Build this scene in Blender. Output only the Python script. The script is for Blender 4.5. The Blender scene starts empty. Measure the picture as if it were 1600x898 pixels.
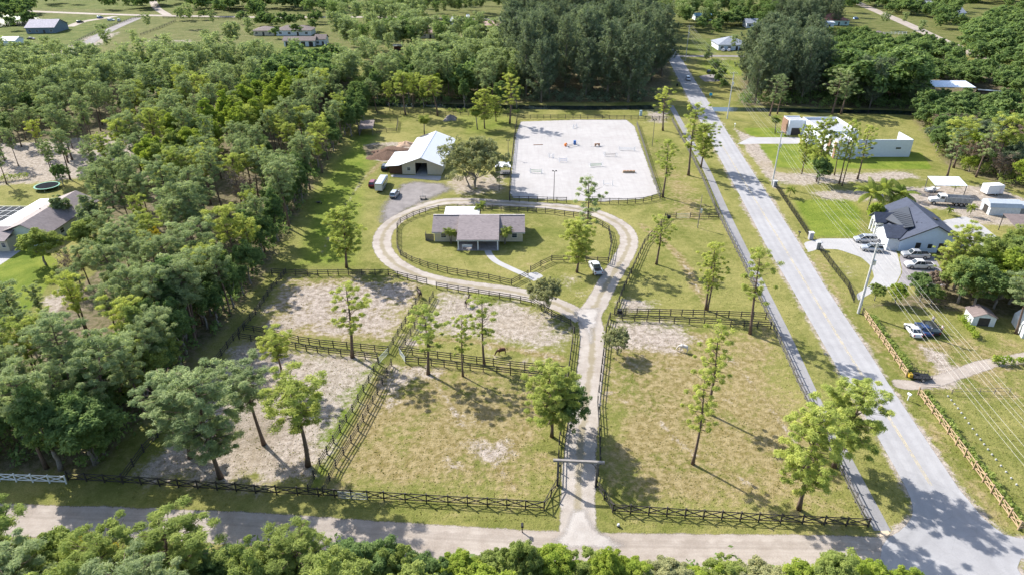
import bpy, math, random
import numpy as np
from mathutils import Vector, Matrix

SC = bpy.context.scene
# ------------------------------------------------------------------ camera, sky, sun, exposure
FPX, PITCH, CAM_H, CXP, CYP = 1067.0, math.radians(28.5), 68.0, 800.0, 449.0   # focal length and centre in photo pixels
cam_d = bpy.data.cameras.new('camera')
cam_d.sensor_fit = 'HORIZONTAL'; cam_d.sensor_width = 36.0
cam_d.lens = 36.0 * FPX / 1600.0
cam_d.clip_start = 1.0; cam_d.clip_end = 20000.0
cam = bpy.data.objects.new('camera', cam_d)
SC.collection.objects.link(cam)
cam.location = (0, 0, CAM_H)
cam.rotation_euler = (math.pi / 2 - PITCH, 0, 0)
SC.camera = cam

SUN_EL, SUN_AZ = math.radians(38.0), math.radians(-42.5)      # azimuth of the shadows, from +X
wd = bpy.data.worlds.new('World'); SC.world = wd; wd.use_nodes = True
nt = wd.node_tree
for n in list(nt.nodes): nt.nodes.remove(n)
wo = nt.nodes.new('ShaderNodeOutputWorld'); bg = nt.nodes.new('ShaderNodeBackground'); sky = nt.nodes.new('ShaderNodeTexSky')
sky.sky_type = 'NISHITA'; sky.sun_disc = False
sky.sun_elevation = SUN_EL; sky.sun_rotation = math.radians(-47.5)
sky.air_density = 1.0; sky.dust_density = 1.5; sky.ozone_density = 1.0
bg.inputs['Strength'].default_value = 0.122
nt.links.new(sky.outputs[0], bg.inputs[0]); nt.links.new(bg.outputs[0], wo.inputs[0])
sun_d = bpy.data.lights.new('sun', 'SUN'); sun_d.energy = 4.0; sun_d.angle = math.radians(0.55); sun_d.color = (1.0, 0.965, 0.905)
sun = bpy.data.objects.new('sun', sun_d); SC.collection.objects.link(sun)
sdir = Vector((math.cos(SUN_AZ) * math.cos(SUN_EL), math.sin(SUN_AZ) * math.cos(SUN_EL), -math.sin(SUN_EL)))
sun.rotation_euler = sdir.to_track_quat('-Z', 'Y').to_euler(); sun.location = (-200, 200, 200)
vs = SC.view_settings
vs.view_transform = 'Standard'; vs.look = 'None'; vs.exposure = 1.24; vs.gamma = 1.0; vs.use_curve_mapping = False
SC.cycles.max_bounces = 6; SC.cycles.diffuse_bounces = 4; SC.cycles.glossy_bounces = 2
SC.cycles.transmission_bounces = 3; SC.cycles.transparent_max_bounces = 10; SC.cycles.volume_bounces = 0
SC.cycles.use_denoising = True; SC.cycles.denoiser = 'OPENIMAGEDENOISE'; SC.cycles.denoising_prefilter = 'ACCURATE'; SC.cycles.denoising_input_passes = 'RGB_ALBEDO_NORMAL'
SC.cycles.caustics_reflective = False; SC.cycles.caustics_refractive = False
COL = SC.collection

# ------------------------------------------------------------------ surveying helpers: the ground points that the photo's features stand on
ct, st = math.cos(PITCH), math.sin(PITCH)
def G(px, py, z=0.0):
    u = (px - CXP) / FPX; v = (py - CYP) / FPX
    dx, dy, dz = u, ct - v * st, -st - v * ct
    t = (z - CAM_H) / dz
    return Vector((dx * t, dy * t, z))
def Gs(pts, z=0.0): return [G(p[0], p[1], z) for p in pts]
def pixel(p):
    c = p[1] * ct - (p[2] - CAM_H) * st; w = p[1] * st + (p[2] - CAM_H) * ct
    return CXP + FPX * p[0] / c, CYP - FPX * w / c
def hgt(px, py, top):
    b = G(px, py); lo, hi = 0.0, 70.0
    for _ in range(40):
        m = (lo + hi) / 2
        if pixel((b.x, b.y, m))[1] > top: lo = m
        else: hi = m
    return lo
YAW = math.radians(6.1)                                   # the property's grid against the view
EAST = Vector((math.cos(YAW), -math.sin(YAW), 0)); NORTH = Vector((math.sin(YAW), math.cos(YAW), 0))

# ------------------------------------------------------------------ materials
def mat_new(name):
    m = bpy.data.materials.new(name); m.use_nodes = True
    t = m.node_tree; t.nodes.clear()
    o = t.nodes.new('ShaderNodeOutputMaterial')
    return m, t, o
class NT:
    def __init__(s, t): s.t = t
    def n(s, kind, **kw):
        x = s.t.nodes.new('ShaderNode' + kind)
        for k, v in kw.items():
            if k.startswith('i_'): x.inputs[k[2:].replace('_', ' ')].default_value = v
            else: setattr(x, k, v)
        return x
    def l(s, a, b): s.t.links.new(a, b)
    def noise(s, scale, detail=4, rough=0.6, vec=None, dist=0.0):
        x = s.n('TexNoise'); x.inputs['Scale'].default_value = scale; x.inputs['Detail'].default_value = detail
        x.inputs['Roughness'].default_value = rough; x.inputs['Distortion'].default_value = dist
        if vec is not None: s.l(vec, x.inputs['Vector'])
        return x.outputs['Fac']
    def math(s, op, a, b=None, c=None, clamp=False):
        x = s.n('Math', operation=op, use_clamp=clamp)
        for i, v in enumerate((a, b, c)):
            if v is None: continue
            if isinstance(v, (int, float)): x.inputs[i].default_value = v
            else: s.l(v, x.inputs[i])
        return x.outputs[0]
    def mapr(s, v, a, b, c=0.0, d=1.0, smooth=True):
        x = s.n('MapRange', interpolation_type='SMOOTHSTEP' if smooth else 'LINEAR')
        s.l(v, x.inputs[0])
        for i, q in zip((1, 2, 3, 4), (a, b, c, d)): x.inputs[i].default_value = q
        return x.outputs[0]
    def mix(s, f, a, b, mode='MIX'):
        x = s.n('Mix', data_type='RGBA', blend_type=mode)
        for i, v in ((0, f), (6, a), (7, b)):
            if isinstance(v, (int, float)): x.inputs[i].default_value = v
            elif isinstance(v, tuple): x.inputs[i].default_value = v if len(v) == 4 else v + (1,)
            else: s.l(v, x.inputs[i])
        return x.outputs[2]
    def bump(s, h, strength, dist):
        x = s.n('Bump'); x.inputs['Strength'].default_value = strength; x.inputs['Distance'].default_value = dist
        s.l(h, x.inputs['Height']); return x.outputs[0]
MATS = {}
def plain(name, col, rough=0.6, metal=0.0, var=0.25, scale=1.5, spec=0.22, bump=0.0):
    """paint, timber, plaster, shingle: one colour with uneven tone and wear"""
    if name in MATS: return MATS[name]
    m, t, o = mat_new(name); q = NT(t)
    co = q.n('TexCoord').outputs['Object']
    n1 = q.noise(scale, 5, 0.65, co); n2 = q.noise(scale * 9, 3, 0.6, co)
    f = q.math('ADD', q.math('MULTIPLY', n1, 0.65), q.math('MULTIPLY', n2, 0.35))
    f = q.mapr(f, 0.3, 0.7)
    a = tuple(c * (1 - var) for c in col); b = tuple(min(1, c * (1 + var * 0.7)) for c in col)
    c = q.mix(f, a, b)
    p = q.n('BsdfPrincipled'); q.l(c, p.inputs['Base Color'])
    p.inputs['Roughness'].default_value = rough; p.inputs['Metallic'].default_value = metal
    p.inputs['Specular IOR Level'].default_value = spec
    if bump: q.l(q.bump(n2, 0.5, bump), p.inputs['Normal'])
    q.l(p.outputs[0], o.inputs[0]); MATS[name] = m
    return m
def glass(name='window_glass', col=(0.03, 0.04, 0.05)):
    if name in MATS: return MATS[name]
    m, t, o = mat_new(name); q = NT(t)
    p = q.n('BsdfPrincipled'); p.inputs['Base Color'].default_value = col + (1,)
    p.inputs['Roughness'].default_value = 0.08; p.inputs['Specular IOR Level'].default_value = 0.8
    q.l(p.outputs[0], o.inputs[0]); MATS[name] = m
    return m
def shingle(name, col, var=0.3):
    if name in MATS: return MATS[name]
    m, t, o = mat_new(name); q = NT(t)
    co = q.n('TexCoord').outputs['Object']
    b = q.n('TexBrick'); b.inputs['Scale'].default_value = 1.0
    b.inputs['Brick Width'].default_value = 0.55; b.inputs['Row Height'].default_value = 0.28; b.inputs['Mortar Size'].default_value = 0.02
    b.inputs['Color1'].default_value = tuple(c * 1.2 for c in col) + (1,); b.inputs['Color2'].default_value = tuple(c * (1 - var) for c in col) + (1,)
    b.inputs['Mortar'].default_value = tuple(c * 0.6 for c in col) + (1,); b.offset = 0.5
    q.l(co, b.inputs['Vector'])
    n = q.noise(0.7, 5, 0.7, co)
    c = q.mix(q.mapr(n, 0.3, 0.7), b.outputs[0], tuple(col), 'MIX')
    n3 = q.noise(0.25, 3, 0.6, co)
    c = q.mix(q.mapr(n3, 0.35, 0.75, 0, 0.35), c, tuple(x * 0.65 for x in col))
    p = q.n('BsdfPrincipled'); q.l(c, p.inputs['Base Color']); p.inputs['Roughness'].default_value = 0.85; p.inputs['Specular IOR Level'].default_value = 0.2
    q.l(q.bump(b.outputs[1], 0.3, 0.02), p.inputs['Normal'])
    q.l(p.outputs[0], o.inputs[0]); MATS[name] = m
    return m
def foliage(name, ca, cb, cc, trans=0.3):
    """leaf material: tone from leaf to leaf (attribute tint), from tree to tree (object random + attribute tree)"""
    if name in MATS: return MATS[name]
    m, t, o = mat_new(name); q = NT(t)
    at = q.n('Attribute', attribute_name='tint'); tr = q.n('Attribute', attribute_name='tree')
    oi = q.n('ObjectInfo')
    r = q.math('FRACT', q.math('ADD', oi.outputs['Random'], tr.outputs['Fac']))
    c = q.mix(r, ca, cb)
    c = q.mix(q.mapr(at.outputs['Fac'], 0.45, 1.0, 0, 0.75), c, cc)
    r2 = q.math('FRACT', q.math('MULTIPLY', r, 7.31))
    c = q.mix(q.mapr(r2, 0.0, 1.0, 0, 0.35, False), c, tuple(x * 0.7 for x in ca))
    c = q.mix(q.mapr(at.outputs['Fac'], 0.0, 0.35, 0.45, 0), c, tuple(x * 0.55 for x in ca))
    d = q.n('BsdfDiffuse'); q.l(c, d.inputs[0])
    tl = q.n('BsdfTranslucent'); q.l(q.mix(1.0, c, (1.05, 1.08, 0.66), 'MULTIPLY'), tl.inputs[0])
    a = q.n('MixShader'); a.inputs[0].default_value = trans; q.l(d.outputs[0], a.inputs[1]); q.l(tl.outputs[0], a.inputs[2])
    q.l(a.outputs[0], o.inputs[0]); MATS[name] = m
    return m

# ------------------------------------------------------------------ mesh helpers
def fast_mesh(name, V, Fq, mat=None, attrs=None, smooth=False):
    """V (n,3) array, Fq list of arrays of faces (k, 3) or (k, 4)"""
    me = bpy.data.meshes.new(name)
    V = np.asarray(V, np.float32)
    if not isinstance(Fq, list): Fq = [Fq]
    Fq = [np.asarray(f, np.int32) for f in Fq if len(f)]
    me.vertices.add(len(V)); me.vertices.foreach_set('co', V.ravel())
    nl = sum(f.size for f in Fq); nf = sum(len(f) for f in Fq)
    me.loops.add(nl); me.polygons.add(nf)
    me.loops.foreach_set('vertex_index', np.concatenate([f.ravel() for f in Fq]))
    tot = np.concatenate([np.full(len(f), f.shape[1], np.int32) for f in Fq])
    start = np.concatenate([[0], np.cumsum(tot)[:-1]]).astype(np.int32)
    me.polygons.foreach_set('loop_start', start)
    if smooth: me.polygons.foreach_set('use_smooth', np.ones(nf, bool))
    me.update(calc_edges=True)
    for k, v in (attrs or {}).items():
        v = np.asarray(v, np.float32)
        if v.ndim == 1:
            a = me.attributes.new(k, 'FLOAT', 'POINT'); a.data.foreach_set('value', v)
        else:
            a = me.attributes.new(k, 'FLOAT_COLOR', 'POINT'); a.data.foreach_set('color', v.ravel())
    if mat: me.materials.append(mat)
    return me
def link(name, data, parent=None, loc=None, rotz=None):
    o = bpy.data.objects.new(name, data); COL.objects.link(o)
    if parent is not None: o.parent = parent
    if loc is not None: o.location = loc
    if rotz is not None: o.rotation_euler = (0, 0, rotz)
    return o
def tag(o, label=None, cat=None, group=None, kind=None):
    if label: o['label'] = label
    if cat: o['category'] = cat
    if group: o['group'] = group
    if kind: o['kind'] = kind
    return o
def thing(name, label, cat, loc=(0, 0, 0), rotz=0.0, group=None):
    o = link(name, None, None, loc, rotz); o.empty_display_size = 0.5
    return tag(o, label, cat, group)
class MB:
    def __init__(s): s.v = []; s.f = []
    def poly(s, pts):
        b = len(s.v); s.v += [tuple(p) for p in pts]; s.f.append(tuple(range(b, b + len(pts)))); return s
    def box(s, x0, x1, y0, y1, z0, z1):
        b = len(s.v)
        s.v += [(x0, y0, z0), (x1, y0, z0), (x1, y1, z0), (x0, y1, z0), (x0, y0, z1), (x1, y0, z1), (x1, y1, z1), (x0, y1, z1)]
        s.f += [tuple(b + i for i in f) for f in ((3, 2, 1, 0), (4, 5, 6, 7), (0, 1, 5, 4), (1, 2, 6, 5), (2, 3, 7, 6), (3, 0, 4, 7))]
        return s
    def solid(s, pts, d):
        """a face pts extruded by the vector d"""
        n = len(pts); b = len(s.v); d = Vector(d)
        s.v += [tuple(p) for p in pts] + [tuple(Vector(p) + d) for p in pts]
        s.f.append(tuple(range(b, b + n))); s.f.append(tuple(range(b + 2 * n - 1, b + n - 1, -1)))
        for i in range(n):
            j = (i + 1) % n; s.f.append((b + j, b + i, b + n + i, b + n + j))
        return s
    def prism(s, poly, z0, z1): return s.solid([(p[0], p[1], z0) for p in poly], (0, 0, z1 - z0))
    def tube(s, path, r, n=6, cap=True):
        path = [Vector(p) for p in path]
        if not isinstance(r, (list, tuple)): r = [r] * len(path)
        b = len(s.v)
        for i, p in enumerate(path):
            d = (path[min(i + 1, len(path) - 1)] - path[max(i - 1, 0)]).normalized()
            a = d.cross(Vector((0, 0, 1))) if abs(d.z) < 0.95 else d.cross(Vector((1, 0, 0)))
            a.normalize(); c = d.cross(a)
            for k in range(n):
                an = 2 * math.pi * k / n
                s.v.append(tuple(p + (a * math.cos(an) + c * math.sin(an)) * r[i]))
        for i in range(len(path) - 1):
            for k in range(n):
                k2 = (k + 1) % n
                s.f.append((b + i * n + k, b + i * n + k2, b + (i + 1) * n + k2, b + (i + 1) * n + k))
        if cap:
            s.f.append(tuple(b + k for k in range(n - 1, -1, -1)))
            e = b + (len(path) - 1) * n; s.f.append(tuple(e + k for k in range(n)))
        return s
    def mesh(s, name, mat, smooth=False):
        me = bpy.data.meshes.new(name); me.from_pydata(s.v, [], s.f); me.update()
        if mat: me.materials.append(mat)
        if smooth:
            for p in me.polygons: p.use_smooth = True
        return me
    def build(s, name, mat, parent=None, loc=None, rotz=None, smooth=False):
        return link(name, s.mesh(name, mat, smooth), parent, loc, rotz)

# ------------------------------------------------------------------ distance fields on the ground
def sd_poly(P, poly):
    """signed distance (negative inside) of points P (n,2) to a polygon"""
    Q = np.array([(p[0], p[1]) for p in poly]); d = np.full(len(P), 1e9); ins = np.zeros(len(P), bool)
    for i in range(len(Q)):
        a, b = Q[i], Q[(i + 1) % len(Q)]; e = b - a; w = P - a
        t = np.clip((w @ e) / max(e @ e, 1e-9), 0, 1)
        d = np.minimum(d, np.hypot(w[:, 0] - t * e[0], w[:, 1] - t * e[1]))
        c = ((a[1] <= P[:, 1]) & (b[1] > P[:, 1])) | ((b[1] <= P[:, 1]) & (a[1] > P[:, 1]))
        with np.errstate(divide='ignore', invalid='ignore'):
            xx = a[0] + (P[:, 1] - a[1]) / (e[1] if abs(e[1]) > 1e-9 else 1e-9) * e[0]
        ins ^= c & (P[:, 0] < xx)
    return np.where(ins, -d, d)
def sd_line(P, pts):
    Q = np.array([(p[0], p[1]) for p in pts]); d = np.full(len(P), 1e9)
    for i in range(len(Q) - 1):
        a, b = Q[i], Q[i + 1]; e = b - a; w = P - a
        t = np.clip((w @ e) / max(e @ e, 1e-9), 0, 1)
        d = np.minimum(d, np.hypot(w[:, 0] - t * e[0], w[:, 1] - t * e[1]))
    return d
def smooth_line(pts, step):
    """Catmull-Rom through pts, resampled"""
    P = [Vector(p) for p in pts]; P = [P[0] * 2 - P[1]] + P + [P[-1] * 2 - P[-2]]; out = []
    for i in range(1, len(P) - 2):
        n = max(2, int((P[i + 1] - P[i]).length / step))
        for k in range(n):
            t = k / n; a, b, c, d = P[i - 1], P[i], P[i + 1], P[i + 2]
            out.append(0.5 * ((2 * b) + (c - a) * t + (2 * a - 5 * b + 4 * c - d) * t * t + (3 * b - a - 3 * c + d) * t ** 3))
    out.append(P[-2]); return out
# ------------------------------------------------------------------ the ground
def px_poly(pts): return Gs(pts)
WOOD = px_poly([(-260, 738), (145, 735), (190, 690), (245, 640), (312, 552), (365, 487), (400, 445), (428, 398), (458, 345), (490, 288), (516, 243), (540, 208), (562, 176), (590, 152), (612, 126), (520, 112), (430, 112), (330, 104), (200, 116), (100, 118), (-260, 125)])
LOT = px_poly([(-200, 298), (0, 298), (60, 285), (148, 284), (156, 330), (160, 385), (138, 425), (95, 465), (55, 515), (-200, 570)])
SANDLOT = px_poly([(-200, 232), (60, 222), (150, 212), (230, 215), (240, 245), (200, 262), (120, 285), (0, 298), (-200, 310)])
NSTRIP = px_poly([(570, 168), (700, 163), (815, 160), (815, 108), (770, 98), (700, 100), (620, 126)])
FIELDS = {'sand': [], 'lush': [], 'litter_shade': [], 'dry': []}
def fld(k, pts, strength, feather): FIELDS[k].append((px_poly(pts), strength, feather))
fld('dry', [(450, 434), (560, 432), (655, 442), (640, 475), (604, 542), (520, 535), (395, 512)], 0.9, 6)
fld('sand', [(450, 434), (560, 432), (655, 442), (640, 475), (604, 542), (520, 535), (430, 520), (395, 512), (420, 470)], 0.74, 7)
fld('sand', [(560, 450), (650, 455), (610, 540), (540, 520)], 0.9, 8)
fld('sand', [(690, 458), (800, 470), (870, 497), (892, 520), (880, 545), (800, 540), (690, 520), (645, 535), (660, 500)], 1.0, 7)
fld('sand', [(650, 535), (885, 560), (885, 575), (640, 550)], 0.55, 4)
fld('sand', [(380, 535), (588, 562), (540, 650), (480, 758), (205, 745), (260, 680), (330, 590)], 1.0, 5)
fld('sand', [(605, 568), (665, 572), (690, 590), (640, 610), (610, 640), (590, 620)], 0.85, 5)
fld('sand', [(735, 690), (790, 690), (800, 712), (780, 730), (740, 728)], 0.9, 4)
fld('sand', [(698, 712), (724, 716), (720, 740), (700, 738)], 0.75, 3)
fld('sand', [(640, 655), (780, 640), (850, 690), (800, 700), (700, 680)], 0.42, 8)
fld('sand', [(955, 502), (1060, 503), (1090, 530), (1060, 548), (990, 548), (945, 540)], 1.0, 5)
fld('sand', [(960, 545), (1050, 548), (1060, 580), (1000, 595), (940, 600)], 0.5, 7)
fld('sand', [(945, 610), (1000, 600), (1000, 650), (940, 660)], 0.42, 5)
fld('sand', [(1080, 530), (1200, 540), (1190, 640), (1120, 640)], 0.32, 8)
fld('sand', [(968, 462), (1030, 468), (1025, 488), (962, 486)], 0.9, 3)
fld('sand', [(1150, 300), (1170, 310), (1200, 345), (1215, 385), (1195, 380), (1160, 330)], 0.8, 1.5)
fld('sand', [(1195, 268), (1260, 270), (1420, 268), (1440, 280), (1330, 287), (1260, 290), (1215, 290)], 0.85, 3)
fld('sand', [(1145, 200), (1180, 215), (1215, 270), (1212, 295), (1180, 255)], 1.0, 1.5)
fld('sand', [(1260, 300), (1390, 292), (1560, 290), (1620, 320), (1620, 355), (1530, 350), (1480, 330), (1400, 318), (1290, 312)], 0.95, 3)
fld('sand', [(1440, 540), (1475, 550), (1510, 585), (1500, 605), (1430, 606), (1470, 585), (1450, 560)], 0.95, 2)
fld('sand', [(1455, 545), (1600, 575), (1600, 600), (1520, 600)], 0.4, 6)
fld('sand', [(1300, 410), (1320, 405), (1345, 425), (1340, 440), (1310, 435)], 0.55, 3)
fld('sand', [(570, 225), (600, 222), (655, 222), (640, 250), (600, 255), (572, 248)], 0.8, 2)
fld('sand', [(690, 275), (745, 268), (795, 275), (795, 296), (740, 310), (700, 295)], 0.75, 4)
fld('sand', [(640, 312), (700, 312), (800, 318), (900, 322), (900, 330), (800, 325), (690, 322), (640, 330)], 0.7, 2)
fld('sand', [(860, 425), (905, 432), (915, 462), (870, 452)], 0.6, 4)
fld('sand', [(1005, 170), (1048, 175), (1040, 195), (1010, 192)], 0.7, 3)
fld('sand', [(-250, 232), (60, 222), (150, 212), (230, 215), (240, 245), (200, 262), (120, 280), (0, 290), (-250, 310)], 1.0, 4)
fld('sand', [(60, 470), (110, 440), (150, 450), (140, 520), (110, 590), (60, 600), (40, 560)], 0.85, 4)
fld('sand', [(230, 300), (260, 298), (265, 340), (235, 345)], 0.85, 2)
fld('sand', [(150, 190), (350, 170), (360, 215), (150, 225)], 0.8, 6)
fld('sand', [(70, 88), (140, 55), (190, 50), (160, 70), (110, 92)], 0.8, 3)
fld('sand', [(1120, 95), (1170, 95), (1165, 90), (1120, 90)], 0.5, 3)
fld('sand', [(1490, 120), (1600, 118), (1600, 150), (1500, 150)], 0.8, 6)
fld('sand', [(200, 62), (310, 62), (310, 68), (200, 68)], 0.6, 6)
fld('dry', [(210, 745), (480, 765), (600, 775), (860, 790), (870, 700), (890, 590), (620, 560), (400, 520)], 0.68, 6)
fld('dry', [(945, 505), (1200, 515), (1350, 815), (960, 795), (935, 700)], 0.70, 6)
fld('dry', [(400, 50), (800, 40), (800, 100), (600, 100), (400, 70)], 0.4, 25)
fld('dry', [(100, 60), (460, 30), (460, 95), (100, 95)], 0.4, 15)
fld('dry', [(1000, 195), (1090, 280), (1130, 360), (1050, 360), (1030, 310)], 0.55, 6)
fld('dry', [(1360, 500), (1620, 540), (1620, 650), (1440, 600)], 0.6, 6)
fld('dry', [(600, 340), (950, 340), (960, 420), (800, 440), (640, 400)], 0.25, 5)
fld('dry', [(1340, 490), (1420, 590), (1410, 600), (1300, 470), (1260, 390), (1290, 400)], 0.55, 2)
fld('dry', [(1440, 620), (1590, 830), (1560, 830), (1410, 630)], 0.6, 2)
fld('lush', [(1183, 226), (1300, 225), (1440, 240), (1458, 265), (1360, 265), (1212, 262)], 1.0, 0.6)
fld('lush', [(1160, 199), (1232, 201), (1232, 215), (1172, 214)], 1.0, 0.6)
fld('lush', [(1235, 312), (1330, 308), (1350, 330), (1345, 372), (1268, 372)], 0.75, 2)
fld('lush', [(-250, 400), (0, 400), (60, 388), (95, 410), (60, 470), (20, 510), (-250, 560)], 1.0, 1)
fld('lush', [(-200, 35), (220, 25), (180, 48), (70, 95), (-200, 120)], 1.0, 3)
fld('lush', [(50, 0), (300, 0), (280, 18), (50, 14)], 0.7, 6)
fld('lush', [(140, 262), (210, 268), (200, 300), (140, 300)], 1.0, 2)
fld('lush', [(630, 345), (800, 332), (930, 345), (945, 400), (860, 402), (800, 436), (690, 420), (630, 395)], 0.40, 8)
fld('lush', [(480, 300), (560, 200), (600, 210), (580, 290), (570, 420), (450, 420)], 0.7, 6)
fld('lush', [(700, 172), (815, 172), (810, 200), (720, 215)], 0.5, 4)
fld('lush', [(490, 560), (606, 560), (545, 680), (505, 765), (480, 765)], 0.75, 2)
fld('lush', [(-100, 755), (400, 772), (600, 783), (860, 800), (860, 830), (600, 815), (300, 800), (-100, 790)], 0.52, 4)
fld('lush', [(380, 66), (520, 66), (500, 90), (400, 90)], 0.6, 6)
fld('lush', [(1070, 60), (1120, 60), (1130, 84), (1072, 84)], 0.7, 4)
fld('lush', [(1080, 92), (1190, 92), (1190, 122), (1100, 118)], 0.6, 4)
fld('lush', [(1080, 545), (1190, 530), (1260, 640), (1200, 640)], 0.3, 8)
for pl, s, f in ((WOOD, 1.0, 5), (NSTRIP, 1.0, 4)): FIELDS['litter_shade'].append((pl, s, f))
fld('litter_shade', [(815, 160), (1045, 160), (1050, 60), (820, 60)], 1.0, 5)
fld('litter_shade', [(1150, 165), (1420, 172), (1600, 190), (1700, 190), (1700, 100), (1400, 110), (1160, 110)], 0.9, 6)
fld('litter_shade', [(1420, 180), (1470, 255), (1560, 290), (1700, 320), (1700, 170)], 0.8, 5)
fld('litter_shade', [(1350, 480), (1400, 478), (1520, 490), (1700, 510), (1700, 400), (1500, 440)], 0.9, 3)
fld('litter_shade', [(-340, 108), (1940, 108), (1940, -20), (-340, -20)], 0.32, 20)  # patchy brown over the far ground, standing in for cloud shade
fld('litter_shade', [(330, 590), (450, 560), (500, 640), (470, 755), (205, 745), (260, 680)], 0.50, 9)  # darker churned soil with the wood's shade put into its colour
fld('litter_shade', [(400, 455), (470, 436), (540, 470), (500, 530), (395, 512)], 0.36, 8)
fld('litter_shade', [(565, 228), (600, 226), (640, 238), (625, 250), (575, 248)], 0.9, 1.5)

RL = [(1008, 20), (1024, 55), (1051, 107), (1078, 160), (1112, 225), (1155, 305), (1197, 385), (1236, 450), (1280, 527), (1318, 594), (1365, 673), (1410, 753), (1424, 783), (1426, 800), (1418, 816), (1400, 832), (1378, 842), (1372, 880), (1390, 905), (1440, 960), (1560, 1100)]
RR = [(1022, 20), (1038, 55), (1068, 97), (1142, 215), (1196, 298), (1246, 375), (1291, 449), (1360, 552), (1388, 597), (1439, 673), (1500, 764), (1540, 812), (1572, 836), (1620, 843), (1900, 850), (1900, 905), (1640, 880), (1592, 872), (1588, 884), (1640, 960), (1760, 1100)]
rows = np.concatenate([[3000, 2200, 1700, 1400, 1200, 1100, 1030, 990], np.arange(960, -2, -3.2), np.arange(-5, -100, -7), [-105, -112, -119]])
cols = np.concatenate([[-6000, -3000, -1500, -800, -500], np.arange(-340, 1941, 4.0), [2100, 2400, 3100, 4600, 7600]])
PX, PY = np.meshgrid(cols, rows)
uu = (PX - CXP) / FPX; vv = (PY - CYP) / FPX; tt = CAM_H / (st + vv * ct)
X = uu * tt; Y = (ct - vv * st) * tt
P2 = np.stack([X.ravel(), Y.ravel()], 1)
near = (PX.ravel() > -345) & (PX.ravel() < 1945) & (PY.ravel() > -30)
def field(k):
    r = np.zeros(len(P2)); Q = P2[near]
    acc = np.zeros(len(Q))
    for pl, s, f in FIELDS[k]:
        sd = sd_poly(Q, pl)
        acc = np.maximum(acc, s * np.clip(0.5 - sd / (2 * f), 0, 1))
    r[near] = acc
    return r
fs, fl, fi, fd = field('sand'), field('lush'), field('litter_shade'), field('dry')
far = 1 - near.astype(float)
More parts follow.
